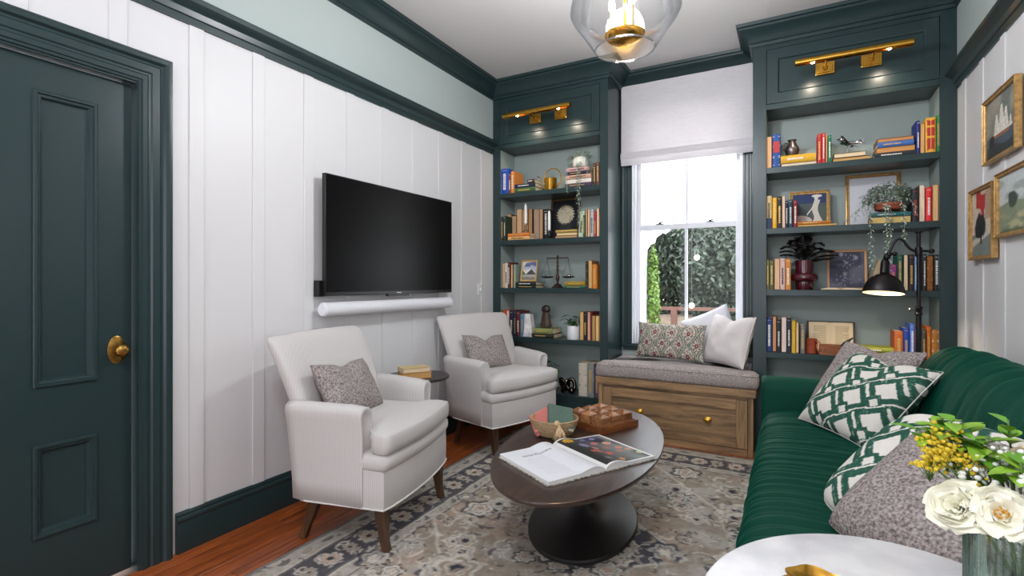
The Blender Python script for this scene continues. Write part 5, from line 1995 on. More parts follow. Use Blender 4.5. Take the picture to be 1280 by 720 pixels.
# far arm with rounded top
loops = []
for x_, s_ in ((-0.160, 0.80), (-0.154, 0.92), (-0.14, 0.985), (-0.12, 1.0), (0.25, 1.0), (0.60, 1.0), (0.68, 0.99)):
    l = []
    w_, z0, z1 = 0.115 * s_, 0.12, 0.668 - 0.05 * (1 - s_)
    for i in range(13):
        a = math.pi * i / 12
        l.append((x_, 3.525 + w_ * math.cos(a), z1 - 0.075 + 0.075 * math.sin(a)))
    l.append((x_, 3.525 - w_, z0))
    l.append((x_, 3.525 + w_, z0))
    loops.append(l)
B().loft(loops).obj('arm', VELVET, t, smooth=True, sharp=50)
for lx, ly in ((-0.08, 1.68), (0.82, 1.68), (-0.08, 3.56), (0.82, 3.56)):
    zb = 0.0125 if lx < 0.36 else 0.0005
    B().lathe([(0.016, zb), (0.024, 0.121)], (lx, ly, 0), 14, cap0=True, cap1=True).obj('leg', WALNUT, t, smooth=True, sharp=40)

# ================================================================== TABLES
ESP = wood_mat('espresso_wood', (38, 25, 20), (72, 48, 37), axis='Y', scale=10, rough=0.40, streak=10, coat=0.6, spec=0.5)
ESP.node_tree.nodes['Principled BSDF'].inputs['Coat Roughness'].default_value = 0.26
TBLK = pmat('table_base_black', (30, 27, 26), rough=0.42, var=(25, 0.25), bump=(120, 0.06), stretch=(1, 0.2, 1))
t = thing('coffee_table', 'oval dark wood pedestal coffee table on the patterned rug', 'table', (-0.939, 2.476, RZ))
ang = math.radians(-84.9)
b = B()
b.lathe([(0.93, 0.388), (0.975, 0.394), (0.995, 0.405), (1.0, 0.414), (0.999, 0.419), (0.995, 0.4205)], (-0.939, 2.476, 0), 96, 0.775, 0.388, ang, cap0=True, cap1=True)
b.obj('table_top', ESP, t, smooth=True, sharp=25)
b = B()
b.lathe([(0.985, RZ + 0.0003), (1.0, RZ + 0.006), (1.0, 0.028), (0.985, 0.035), (0.95, 0.036), (0.80, 0.040), (0.62, 0.046), (0.45, 0.056), (0.32, 0.074), (0.22, 0.104), (0.15, 0.150), (0.115, 0.21), (0.10, 0.28), (0.115, 0.345), (0.19, 0.388)],
        (-0.941, 2.472, 0), 80, 0.434, 0.271, math.radians(-80), cap0=True, cap1=True)
b.obj('pedestal', TBLK, t, smooth=True, sharp=35)

t = thing('side_table', 'round dark side table between the two armchairs', 'table', (-2.215, 2.69, 0))
b = B()
b.lathe([(0.205, 0.600), (0.212, 0.604), (0.212, 0.616), (0.208, 0.620)], (-2.215, 2.69, 0), 56, cap0=True, cap1=True)
b.obj('table_top', pmat('side_table_dark', (52, 46, 46), rough=0.35, bump=(80, 0.05)), t, smooth=True, sharp=30)
b = B()
b.lathe([(0.15, 0.001), (0.15, 0.012), (0.02, 0.02), (0.018, 0.59), (0.06, 0.60)], (-2.215, 2.69, 0), 32, cap0=True, cap1=True)
b.obj('pedestal', BLACKMETAL, t, smooth=True, sharp=35)

MARBLE = pmat('white_marble', (234, 232, 232), rough=0.25, var=(9, 0.0), rgb2=(206, 205, 208), spec=0.5)
TZ = 0.680
t = thing('marble_table', 'round white marble side table in the near right corner', 'table', (0.145, 1.04, 0))
b = B()
am = math.radians(-111)
b.lathe([(0.97, TZ - 0.0285), (0.995, TZ - 0.022), (1.0, TZ - 0.012), (0.995, TZ - 0.0025), (0.975, TZ)], (0.145, 1.04, 0), 96, 0.345, 0.288, am, cap0=True, cap1=True)
b.obj('table_top', MARBLE, t, smooth=True, sharp=35)
b = B()
b.lathe([(0.16, 0.0005), (0.16, 0.015), (0.03, 0.03), (0.022, 0.06), (0.022, TZ - 0.045), (0.09, TZ - 0.028)], (0.145, 1.04, 0), 32, cap0=True, cap1=True)
b.obj('pedestal', BLACKMETAL, t, smooth=True, sharp=35)
# ================================================================== THINGS ON THE COFFEE TABLE
CTZ = 0.4212
# ---- woven bowl
bx_, by_ = -1.128, 2.520
t = thing('woven_bowl', 'small woven straw bowl with tassel holding books on coffee table', 'bowl', (bx_, by_, CTZ))
STRAW = pmat('straw', (178, 150, 112), rough=0.9, var=(60, 0.2), bump=(180, 0.5), stretch=(1, 1, 3))
b = B()
loops_prof = [(0.070, CTZ), (0.088, CTZ + 0.012), (0.108, CTZ + 0.040), (0.122, CTZ + 0.075), (0.127, CTZ + 0.094), (0.122, CTZ + 0.096), (0.116, CTZ + 0.075), (0.100, CTZ + 0.04), (0.08, CTZ + 0.014), (0.001, CTZ + 0.010)]
b.lathe(loops_prof, (bx_, by_, 0), 40, cap0=True)
b.obj('bowl_body', STRAW, t, smooth=True, sharp=40)
b = B()
for k in range(9):
    z = CTZ + 0.008 + k * 0.0105
    r_ = float(np.interp(z - CTZ, [0, 0.012, 0.04, 0.075, 0.094], [0.070, 0.088, 0.108, 0.122, 0.127])) + 0.001
    b.tube([(bx_ + r_ * math.cos(2 * math.pi * i / 36), by_ + r_ * math.sin(2 * math.pi * i / 36), z) for i in range(37)], 0.0045, 6, cap=False)
b.obj('woven_coil', STRAW, t, smooth=True, sharp=0)
TAS = pmat('tassel_rope', (212, 182, 140), rough=0.95, var=(80, 0.2))
b = B()
fa = math.atan2(0 - by_, 0 - bx_) + 0.10
fx, fy = math.cos(fa), math.sin(fa)
rr2 = random.Random(4)
for k in range(16):
    sp_ = rr2.uniform(-0.022, 0.022)
    x0, y0 = bx_ + fx * 0.134 - fy * (0.012 + sp_ * .2), by_ + fy * 0.134 + fx * (0.012 + sp_ * .2)
    b.tube([(bx_ + fx * 0.120, by_ + fy * 0.120, CTZ + 0.10), (x0, y0, CTZ + 0.085), (x0 - fy * (sp_ + 0.004) + fx * 0.005, y0 + fx * (sp_ + 0.004) + fy * 0.005, CTZ + 0.045),
            (x0 - fy * sp_ * 1.6 + fx * 0.004, y0 + fx * sp_ * 1.6 + fy * 0.004, CTZ + rr2.uniform(0.008, 0.02))], 0.0028, 5)
b.sphere((bx_ + fx * 0.128, by_ + fy * 0.128, CTZ + 0.096), 0.014, 10, 7)
b.obj('tassel', TAS, t, smooth=True, sharp=0)


def loose_book(name_label, col, M, w_, h_, th, group=None, pages=(226, 206, 172)):
    """Book lying in its own frame: x width, y height, z thickness, spine at -x."""
    cv = B()
    cv.box(-w_ / 2, w_ / 2, -h_ / 2, h_ / 2, 0, 0.003)
    cv.box(-w_ / 2, w_ / 2, -h_ / 2, h_ / 2, th - 0.003, th)
    cv.loft([[(-w_ / 2 + px_, yy, pz) for px_, pz in ((0.002, 0), (-0.004, th * .2), (-0.006, th * .5), (-0.004, th * .8), (0.002, th))] for yy in (-h_ / 2, h_ / 2)])
    pg = B().box(-w_ / 2 + 0.002, w_ / 2 - 0.004, -h_ / 2 + 0.004, h_ / 2 - 0.004, 0.003, th - 0.003)
    e_ = bpy.data.objects.new('book', None)
    COL.objects.link(e_)
    e_.matrix_world = M
    WLOC[e_.name] = M.translation.copy()
    cv.obj('cover', cover_mat(col), e_, local=True, bevel=0.001, seg=1)
    pg.obj('page_block', pmat('pages_%d_%d_%d' % pages, pages, rough=0.85, var=(220, 0.1)), e_, local=True)
    tag(e_, name_label, 'book', group)
    return e_


def rotm(loc, z=0, x=0, y=0):
    return Matrix.Translation(loc) @ Matrix.Rotation(math.radians(z), 4, 'Z') @ Matrix.Rotation(math.radians(y), 4, 'Y') @ Matrix.Rotation(math.radians(x), 4, 'X')


loose_book('coral pink book tucked into the straw bowl', (206, 122, 112), rotm((bx_ - 0.060, by_ - 0.010, CTZ + 0.055), 30, 20, -28), 0.115, 0.16, 0.032, 'books in the straw bowl', (220, 140, 128))
loose_book('turquoise book between pink and grey-green ones in straw bowl', (66, 138, 138), rotm((bx_ - 0.005, by_ + 0.040, CTZ + 0.065), 35, 26, -34), 0.095, 0.14, 0.016, 'books in the straw bowl', (180, 190, 180))
b4 = loose_book('dark grey-green book on top in the straw bowl', (78, 104, 90), rotm((bx_ + 0.035, by_ + 0.000, CTZ + 0.085), 32, 24, 12), 0.135, 0.175, 0.026, 'books in the straw bowl')
q = B()
q.box(-0.042, 0.042, 0.055, 0.057, 0.0241, 0.0246)
q.box(-0.030, 0.030, 0.020, 0.034, 0.0241, 0.0246)
q.obj('cover_stamp', pmat('stamp_gold', (120, 128, 80), rough=0.5), b4, local=True)

# ---- tray with nine pyramid blocks
tcx, tcy, ta = -0.971, 2.826, math.radians(65.4)
t = thing('wooden_tray', 'square reddish wooden game tray on the coffee table', 'tray', (tcx, tcy, CTZ), ta)
TRW = wood_mat('tray_wood', (96, 50, 26), (160, 96, 52), axis='X', scale=12, rough=0.45, streak=8)
BLW = wood_mat('block_wood', (112, 68, 40), (186, 132, 88), axis='X', scale=14, rough=0.42, streak=7, spec=0.4)
hw = 0.151
b = B()
b.box(-hw + 0.011, hw - 0.011, -hw + 0.011, hw - 0.011, 0, 0.030)
b.obj('tray_floor', TRW, t, local=True)
b = B()
b.sweep([(-hw, -hw, 0), (hw, -hw, 0), (hw, hw, 0), (-hw, hw, 0)], (0, 0, 1), [(0, 0), (0, 0.037), (0.009, 0.037), (0.011, 0.033), (0.011, 0.0)], closed=True)
b.obj('tray_rim', TRW, t, local=True)
names = {(-1, -1): 'block at the tray corner nearest the open book', (0, -1): 'block in the middle of the tray side facing the sofa', (1, -1): 'block at the tray corner nearest the sofa and bench',
         (-1, 0): 'block in the middle of the tray side facing the open book', (0, 0): 'block at the very centre of the tray', (1, 0): 'block in the middle of the tray side facing the bench',
         (-1, 1): 'block at the tray corner beside the straw bowl', (0, 1): 'block in the middle of the tray side facing the armchairs', (1, 1): 'block at the tray corner farthest from the open book'}
for (i, j_), lab in names.items():
    s_ = 0.0365
    b = B()
    zz = 0.0305
    b.loft([[(x_ * q_, y_ * q_, z_) for x_, y_ in ((-1, -1), (1, -1), (1, 1), (-1, 1))] for q_, z_ in
            ((s_ - 0.002, 0), (s_, 0.002), (s_, 0.046), (s_ - 0.003, 0.049), (0.012, 0.060), (0.0105, 0.060))])
    b.loft([[(x_ * q_, y_ * q_, z_) for x_, y_ in ((-1, -1), (1, -1), (1, 1), (-1, 1))] for q_, z_ in ((0.010, 0.059), (0.010, 0.063), (0.001, 0.0655))])
    o = b.obj('wooden_block', BLW, None)
    lp = Matrix.Rotation(ta, 4, 'Z') @ Vector((i * 0.0905, j_ * 0.0905, 0))
    o.location = (tcx + lp.x, tcy + lp.y, CTZ + zz)
    WLOC[o.name] = Vector(o.location)
    o.rotation_euler = (0, 0, ta + math.radians([1, -2, 2, 0, 1.5, -1, 2, -1.5, 0.5][(i + 1) * 3 + j_ + 1]))
    tag(o, 'pyramid-topped wooden ' + lab, 'block', 'nine wooden blocks in the tray')

# ---- open coffee-table book
gy = Vector((-1.059, 2.331, 0)) - Vector((-0.704, 2.129, 0))      # spine, near to far
ga = math.atan2(gy.y, gy.x)
gc = (Vector((-1.059, 2.331, 0)) + Vector((-0.704, 2.129, 0))) / 2
t = thing('open_book', 'large open picture book with flower photograph on the coffee table', 'book', (gc.x, gc.y, CTZ), ga - math.pi / 2)
# local frame: y along spine (far), x to the right page
PHL, PWD = 0.395, 0.305
GP = attr_mat('print_paper', rough=0.45, spec=0.4)


def page_surface(name, sgn, th_in, th_out, colfn, nu, nv, z_off=0.0, wscale=1.0, hscale=1.0, curl=0.018):
    u = np.linspace(0, 1, nu)
    v = np.linspace(-0.5, 0.5, nv)
    U, V = np.meshgrid(u, v)
    X = sgn * (0.002 + U * PWD * wscale)
    Y = V * PHL * hscale
    Z = 0.004 + th_in * (1 - U) + th_out * U + curl * np.sin(np.clip(U / 0.45, 0, 1) * math.pi) ** 1.0 * (1 - U) - 0.010 * np.exp(-U / 0.035) + z_off
    top = np.stack([X, Y, Z], -1).reshape(-1, 3)
    o = np_mesh(name, top, grid_faces(nu, nv), GP)
    o.parent = t
    set_col(o, colfn(U.ravel(), V.ravel() + 0.5))
    return X, Y, Z


def left_print(u, v):
    c = np.tile(L3((240, 240, 244)), (len(u), 1))
    r = np.random.default_rng(9)
    for k in range(26):                               # faint grey lines of small print
        yv = 0.66 - k * 0.021
        ln_ = 0.60 + r.uniform(-0.04, 0.03)
        msk = (np.abs(v - yv) < 0.0045) & (u > 0.22) & (u < 0.22 + ln_) & (((u * 97 + k * 7.3) % 1.0) > 0.22)
        c[msk] = L3((226, 228, 234))
    return c


def flower_print(u, v):
    x, y = u, v
    c = np.tile(L3((44, 46, 44)), (len(u), 1))
    c += (L3((128, 134, 128)) - c) * smoothstep(0.25, 0.75, vnoise(x * 4 + 3, y * 5 + 3, 41))[:, None] * smoothstep(0.2, 0.9, x)[:, None]
    c += (L3((40, 44, 84)) - c) * (np.exp(-((x - 0.62) / 0.25) ** 2 - ((y - 0.9) / 0.14) ** 2))[:, None]
    fl_ = [(0.20, 0.88, 0.09, (226, 170, 40), 11), (0.30, 0.66, 0.08, (140, 140, 206), 7), (0.34, 0.42, 0.075, (196, 66, 66), 6), (0.46, 0.34, 0.07, (206, 72, 70), 6), (0.24, 0.42, 0.05, (188, 60, 58), 6),
           (0.58, 0.72, 0.06, (206, 110, 120), 6), (0.78, 0.66, 0.07, (232, 160, 150), 9), (0.80, 0.46, 0.055, (226, 130, 116), 7), (0.70, 0.36, 0.05, (214, 110, 96), 6), (0.88, 0.36, 0.05, (226, 140, 120), 6),
           (0.46, 0.12, 0.05, (222, 150, 50), 7), (0.24, 0.16, 0.06, (92, 100, 96), 6), (0.52, 0.90, 0.05, (116, 120, 180), 6), (0.70, 0.88, 0.05, (150, 150, 200), 6), (0.62, 0.52, 0.06, (176, 92, 100), 5), (0.92, 0.20, 0.05, (190, 186, 120), 6),
           (0.42, 0.56, 0.05, (220, 120, 130), 6)]
    for cx2, cy2, R, col, pt in fl_:
        d = np.hypot((x - cx2) * PWD, (y - cy2) * PHL) / 0.33
        th_ = np.arctan2((y - cy2), (x - cx2))
        e_ = R * (0.72 + 0.3 * np.abs(np.cos(pt * th_ / 2)))
        mk = d < e_
        c[mk] = L3(col) * (0.6 + 0.6 * (d[mk] / e_[mk]))[:, None]
        c[d < R * 0.22] = L3((230, 200, 90)) * 0.8
    bd = (x < 0.05) | (x > 0.95) | (y < 0.03) | (y > 0.97)
    c[bd] = L3((238, 236, 232))
    return c


page_surface('left_page', -1, 0.016, 0.014, left_print, 90, 180)
page_surface('right_page', 1, 0.016, 0.010, flower_print, 130, 170, curl=0.018)
for sgn, tho in ((-1, 0.0135), (1, 0.0095)):
    b = B()
    n = 16
    for yy0, yy1 in ((-PHL / 2 + 0.001, PHL / 2 - 0.001),):
        prof = []
        cu = 0.018
        for k in range(n + 1):
            u_ = k / n
            z_ = 0.004 + 0.016 * (1 - u_) + (0.014 if sgn < 0 else 0.010) * u_ + cu * math.sin(min(u_ / 0.45, 1) * math.pi) * (1 - u_) - 0.010 * math.exp(-u_ / 0.035) - 0.0008
            prof.append((sgn * (0.002 + u_ * PWD * 0.997), max(z_, 0.0045)))
        prof += [(sgn * (0.002 + PWD * 0.997), 0.0032), (sgn * 0.002, 0.0032)]
        b.loft([[(px_, yy, pz) for px_, pz in prof] for yy in (yy0, yy1)])
    b.obj('page_block', pmat('white_page_edge', (226, 224, 220), rough=0.8, var=(300, 0.08), stretch=(0.02, 0.02, 1)), t, local=True)
CVR = pmat('leopard_cover', (206, 196, 180), rough=0.5, var=(55, 0.0), rgb2=(30, 28, 28))
B().box(-PWD - 0.008, PWD + 0.008, -PHL / 2 - 0.006, PHL / 2 + 0.006, 0, 0.003).obj('cover', CVR, t, local=True)
tx = bpy.data.curves.new('page_heading', 'FONT')
tx.body = 'Wild Flowers'
tx.size = 0.029
tx.align_x = 'CENTER'
tx.extrude = 0.0001
to = bpy.data.objects.new('page_heading', tx)
COL.objects.link(to)
tx.materials.append(pmat('print_ink', (92, 94, 104), rough=0.6))
to.parent = t
to.location = (-PWD * 0.52, PHL * 0.235, 0.0325)
dg = bpy.context.evaluated_depsgraph_get()
me_t = bpy.data.meshes.new_from_object(to.evaluated_get(dg))
to2 = bpy.data.objects.new('page_heading', me_t)
COL.objects.link(to2)
to2.parent = t
to2.location = to.location
bpy.data.objects.remove(to)
# drape the letters onto the curved page
for vtx in me_t.vertices:
    xx = vtx.co.x + to2.location.x
    u_ = min(max((-xx - 0.002) / PWD, 0), 1)
    z_ = 0.004 + 0.016 * (1 - u_) + 0.014 * u_ + 0.018 * math.sin(min(u_ / 0.45, 1) * math.pi) * (1 - u_) - 0.010 * math.exp(-u_ / 0.035)
    vtx.co.z += z_ + 0.0006 - to2.location.z

# ---- two books on the round side table
STZ = 0.6205
loose_book('thick tan book lying on the round side table', (176, 130, 78), rotm((-2.185, 2.625, STZ), 52 - 90, 0, 0), 0.135, 0.195, 0.040, 'books on the side table', (206, 160, 96))
bk = loose_book('green book with cream top lying on the tan book', (206, 180, 130), rotm((-2.190, 2.622, STZ + 0.0405), 58 - 90, 0, 0), 0.125, 0.185, 0.028, 'books on the side table')
q = B()
q.box(-0.0705, -0.068, -0.06, 0.062, 0.004, 0.024)
q.obj('spine_label', cover_mat((18, 92, 70)), bk, local=True)

# ================================================================== THINGS ON THE MARBLE TABLE
t = thing('brass_leaf_dish', 'hammered brass leaf dish lying on the marble table', 'dish', (0.052, 1.092, TZ))
b = B()
n = 40
loops = []
for s_, z_ in ((0.02, 0.006), (0.5, 0.004), (0.85, 0.008), (1.0, 0.016), (1.0, 0.019), (0.84, 0.012), (0.5, 0.009), (0.02, 0.010)):
    l = []
    for i in range(n):
        a = 2 * math.pi * i / n
        r_ = (0.072 + 0.010 * math.cos(3 * a + 0.6) + 0.005 * math.cos(7 * a)) * s_
        l.append((0.052 + r_ * 1.0 * math.cos(a), 1.092 + r_ * 0.7 * math.sin(a), TZ + z_ - 0.003))
    loops.append(l)
b.loft(loops)
b.obj('dish_body', BRASS, t, smooth=True, sharp=50)

# ---- ribbed green glass vase with flowers
VX, VY, VR, VH = 0.342, 1.172, 0.073, 0.155
t = thing('glass_vase', 'ribbed green glass vase with water on the marble table', 'vase', (VX, VY, TZ))
m = bpy.data.materials.new('ribbed_green_glass')
m.use_nodes = True
pb = m.node_tree.nodes['Principled BSDF']
pb.inputs['Base Color'].default_value = (0.62, 0.80, 0.70, 1)
pb.inputs['Roughness'].default_value = 0.04
pb.inputs['Transmission Weight'].default_value = 1.0
pb.inputs['IOR'].default_value = 1.45
VG = glass_mat('vase_glass', tint=(0.84, 0.91, 0.87), edge=(0.34, 0.50, 0.44), gloss=0.05, edge_gloss=0.4, rough=0.03)
n = 144
loops = []
for r_, z_, rib in ((0.30, 0.001, 0), (0.90, 0.001, 0.0), (0.985, 0.010, 0.4), (1.0, 0.03, 1), (1.0, VH - 0.012, 1), (1.0, VH - 0.004, 0.4), (0.985, VH, 0), (0.955, VH - 0.002, 0), (0.945, VH - 0.012, 0.2), (0.945, 0.03, 0.2), (0.90, 0.012, 0), (0.3, 0.009, 0)):
    loops.append([((VR * r_ + 0.0016 * rib * math.cos(48 * 2 * math.pi * i / n)) * math.cos(2 * math.pi * i / n) + VX,
                   (VR * r_ + 0.0016 * rib * math.cos(48 * 2 * math.pi * i / n)) * math.sin(2 * math.pi * i / n) + VY, TZ + z_) for i in range(n)])
B().loft(loops, True, True).obj('vase_body', VG, t, smooth=True, sharp=45)
B().lathe([(0.02, 0.0125), (0.060, 0.0125), (0.066, 0.03), (0.0665, 0.075), (0.02, 0.0752)], (VX, VY, TZ), 36, cap0=True, cap1=True).obj(
    'water', glass_mat('vase_water', tint=(0.86, 0.92, 0.88), edge=(0.6, 0.75, 0.7), gloss=0.05, edge_gloss=0.4), t, smooth=True, sharp=40)
PETAL = pmat('rose_petal_cream', (242, 240, 220), rough=0.6, spec=0.2, var=(40, 0.05), sheen=0.1)
PETALB = pmat('rose_petal_blush', (218, 202, 170), rough=0.6, spec=0.2, var=(40, 0.05))
STEM = pmat('stem_green', (84, 116, 54), rough=0.6)
SUBST = pmat('leaf_green', (96, 150, 40), rough=0.5, var=(30, 0.2))


def petal(bb, base, ax, az, ln_, wd, lift, cup, curl_, nu=8, nv=7):
    """Cupped petal from the flower axis: az azimuth, lift elevation in radians."""
    ax = Vector(ax).normalized()
    s1 = ax.cross(Vector((0, 0, 1)) if abs(ax.z) < 0.9 else Vector((1, 0, 0))).normalized()
    s2 = ax.cross(s1)
    rad = s1 * math.cos(az) + s2 * math.sin(az)
    tan = ax.cross(rad)
    v = []
    for j in range(nv + 1):
        q = j / nv
        e_ = lift + cup * q - curl_ * max(0, q - 0.7) * 3
        pos = Vector(base)
        pos = pos + rad * (ln_ * (math.cos(lift) * q * 0.9 - 0.25 * cup * q * q * ln_ / ln_)) + ax * (ln_ * (math.sin(lift) * q + 0.25 * cup * q * q - curl_ * max(0, q - 0.65) ** 2 * 2))
        wq = wd * (math.sin(math.pi * (0.12 + 0.80 * q)) ** 0.7)
        for i in range(nu + 1):
            p = (i / nu - 0.5) * 2
            sag = (p * p) * wq * 0.45 * (1 - 0.3 * q) + ln_ * 0.10 * q * q * math.sin(3.1 * p + az * 5) + ln_ * 0.05 * q * q * math.sin(7 * p + az * 9)
            v.append(pos + tan * (p * wq) + ax * sag * 0.7 - rad * sag * 0.6)
    f = []
    for j in range(nv):
        for i in range(nu):
            k = j * (nu + 1) + i
            f.append((k, k + 1, k + nu + 2, k + nu + 1))
    bb.add(v, f)


def rose(name, label, c, ax, R, mat, openness, seed):
    r = random.Random(seed)
    tt = thing(name, label, 'flower', c)
    b = B()
    rings = ([(3, 0.22, 1.5, 0.2)] if openness < 0.8 else []) + [(3, 0.38, 1.35, 0.30), (4, 0.58, 1.12, 0.42), (5, 0.78, 0.82, 0.55), (6, 0.98, 0.48, 0.62), (6, 1.10, 0.18, 0.66)]
    for k, (n_, l_, lift, wd) in enumerate(rings):
        for i in range(n_):
            az = 2 * math.pi * (i + 0.5 * (k % 2)) / n_ + r.uniform(-.35, .35)
            petal(b, Vector(c) - Vector(ax).normalized() * R * 0.25, ax, az, R * l_ * r.uniform(.86, 1.16), R * wd * r.uniform(.9, 1.15), lift * (1 - 0.35 * openness) + r.uniform(-.16, .16), 0.5, 0.55)
    b.obj('petals', mat, tt, smooth=True, sharp=0)
    b = B()
    rr_ = random.Random(seed + 1)
    axn = Vector(ax).normalized()
    for k in range(26 if openness > 0.8 else 0):
        d = Vector((rr_.gauss(0, 1), rr_.gauss(0, 1), rr_.gauss(0, 1))).normalized() * R * 0.16
        b.sphere(Vector(c) + axn * R * 0.12 + d, R * 0.035, 6, 4)
    if openness > 0.8:
        b.obj('stamens', pmat('stamen_gold', (206, 150, 50), rough=0.7), tt, smooth=True, sharp=0)
    b = B()
    b.tube([Vector(c) - axn * R * 0.3, Vector(c) - axn * R * 0.8, (VX + (c[0] - VX) * 0.5, VY + (c[1] - VY) * 0.5, TZ + VH - 0.02), (VX - (c[0] - VX) * 0.15, VY - (c[1] - VY) * 0.15, TZ + 0.03)], 0.003, 6)
    b.obj('stem', STEM, tt, smooth=True, sharp=0)


rose('rose', 'full cream rose at the left of the vase, nearest the sofa', (0.249, 1.132, 0.866), (-0.50, -0.66, 0.46), 0.052, PETAL, 0.45, 1)
rose('rose', 'wide open cream rose with golden centre over the vase rim', (0.300, 1.108, 0.872), (-0.15, -0.82, 0.48), 0.055, PETAL, 1.0, 2)
rose('rose', 'pale blush rose half hidden among the white filler flowers', (0.360, 1.190, 0.935), (-0.25, -0.65, 0.6), 0.042, PETALB, 0.6, 3)
# yellow solidago sprays, white baby's breath, lime leaves
YEL = pmat('goldenrod', (214, 186, 44), rough=0.7, var=(60, 0.15))
WHF = pmat('babys_breath', (240, 240, 232), rough=0.7)
LIME = pmat('lime_leaf', (124, 166, 44), rough=0.5, var=(30, 0.25))


def spray(label, tips, mat, rad, nb_, spread, seed, name):
    r = random.Random(seed)
    c0 = Vector(tips[0])
    tt = thing(name, label, 'flower', (VX, VY, TZ + VH))
    bl, st = B(), B()
    for tip in tips:
        tip = Vector(tip)
        root = Vector((VX + (tip.x - VX) * .2, VY + (tip.y - VY) * .2, TZ + VH - 0.03))
        st.tube([root, root.lerp(tip, 0.5) + Vector((0, 0, 0.02)), tip], 0.0016, 5)
        for k in range(nb_):
            d = Vector((r.gauss(0, 1), r.gauss(0, 1), r.gauss(0, 1))) * spread
            p = tip + d
            bl.sphere(p, rad * r.uniform(.7, 1.25), 7, 5, 1, 1, 0.85)
            if k % 3 == 0:
                st.tube([tip - Vector((0, 0, 0.03)), p], 0.0007, 4)
    stuff(bl.obj('blossoms', mat, tt, smooth=True, sharp=0))
    st.obj('stem', STEM, tt, smooth=True, sharp=0)


spray('yellow goldenrod sprays at the left of the bouquet', [(0.236, 1.215, 0.955), (0.250, 1.200, 0.928), (0.222, 1.180, 0.915), (0.262, 1.215, 0.945), (0.275, 1.190, 0.925), (0.232, 1.185, 0.935)], YEL, 0.0042, 46, 0.011, 5, 'goldenrod')
spray('yellow flower spray at the right edge of the bouquet', [(0.415, 1.150, 0.93), (0.43, 1.16, 0.90)], YEL, 0.0042, 40, 0.012, 6, 'goldenrod')
spray('tiny white filler flowers in the middle of the bouquet', [(0.290, 1.200, 0.915), (0.305, 1.185, 0.922), (0.325, 1.165, 0.930), (0.345, 1.130, 0.925), (0.275, 1.205, 0.905), (0.355, 1.15, 0.945), (0.330, 1.19, 0.955), (0.262, 1.215, 0.900), (0.37, 1.12, 0.915)], WHF, 0.0052, 15, 0.014, 7, 'filler_flowers')


def leaf_mesh(bb, base, d, up, ln_, wd, fold=0.25):
    d, up = Vector(d).normalized(), Vector(up)
    s = d.cross(up).normalized()
    n_ = s.cross(d).normalized()
    base = Vector(base)
    st = [(0, 0.02), (0.2, 0.7), (0.42, 1.0), (0.68, 0.75), (0.88, 0.35), (1.0, 0.02)]
    v = []
    for q, w_ in st:
        c = base + d * ln_ * q - n_ * (ln_ * 0.22 * q * q)
        v += [c + s * wd * w_ + n_ * wd * fold * w_, c, c - s * wd * w_ + n_ * wd * fold * w_]
    f = []
    for k in range(len(st) - 1):
        f += [(k * 3, k * 3 + 1, k * 3 + 4, k * 3 + 3), (k * 3 + 1, k * 3 + 2, k * 3 + 5, k * 3 + 4)]
    bb.add(v, f)


tt = thing('bouquet_greenery', 'lime green leaf sprigs filling the bouquet in the glass vase', 'leaves', (VX, VY, TZ + VH))
r = random.Random(12)
for tip, n_, ln_ in [((0.235, 1.255, 0.985), 12, 0.034), ((0.215, 1.235, 0.965), 9, 0.032), ((0.262, 1.235, 0.990), 10, 0.032), ((0.300, 1.215, 0.965), 9, 0.040), ((0.330, 1.13, 0.955), 9, 0.038), ((0.345, 1.24, 1.000), 9, 0.03),
                   ((0.410, 1.18, 0.985), 14, 0.045), ((0.43, 1.14, 0.96), 12, 0.045), ((0.385, 1.07, 0.868), 14, 0.034), ((0.415, 1.11, 0.90), 12, 0.04), ((0.365, 1.05, 0.848), 10, 0.028), ((0.27, 1.18, 0.89), 8, 0.034), ((0.40, 1.21, 0.93), 10, 0.04), ((0.372, 1.06, 0.855), 12, 0.026), ((0.228, 1.215, 0.945), 10, 0.026), ((0.25, 1.225, 0.972), 12, 0.03), ((0.315, 1.20, 0.945), 8, 0.034), ((0.29, 1.23, 0.975), 9, 0.028)]:
    tip = Vector(tip)
    root = Vector((VX + (tip.x - VX) * .2, VY + (tip.y - VY) * .2, TZ + VH - 0.03))
    s_ = B()
    s_.tube([root, root.lerp(tip, 0.55) + Vector((0, 0, 0.015)), tip], 0.0018, 5)
    so = s_.obj('stem', STEM, tt, smooth=True, sharp=0)
    for k in range(n_):
        bb = B()
        a = r.uniform(0, 6.28)
        q = r.uniform(0.7, 1.0)
        d = Vector((math.cos(a), math.sin(a), r.uniform(-0.1, 0.8)))
        leaf_mesh(bb, root.lerp(tip, q), d, (0, 0, 1), ln_ * r.uniform(.9, 1.5), ln_ * 0.42)
        bb.obj('leaf', [LIME, LIME, SUBST][k % 3], so, smooth=True, sharp=0)

# ================================================================== PICTURES ON THE RIGHT WALL
def painted(colfn, name, parent, P0, U_, V_, nu=70, nv=90, rough=0.5):
    u = np.linspace(0, 1, nu)
    v = np.linspace(0, 1, nv)
    Ug, Vg = np.meshgrid(u, v)
    P0, U_, V_ = np.array(P0), np.array(U_), np.array(V_)
    pts = P0 + Ug.reshape(-1, 1) * U_ + Vg.reshape(-1, 1) * V_
    pts = pts - np.array(wloc(parent))
    o = np_mesh(name, pts, grid_faces(nu, nv), attr_mat('painting', rough=rough, spec=0.3))
    o.parent = parent
    set_col(o, np.clip(colfn(Ug.ravel(), Vg.ravel()), 0.002, 1))
    return o


def mixc(c, col, m_):
    return c + (np.array(L3(col)) - c) * np.clip(m_, 0, 1)[:, None]


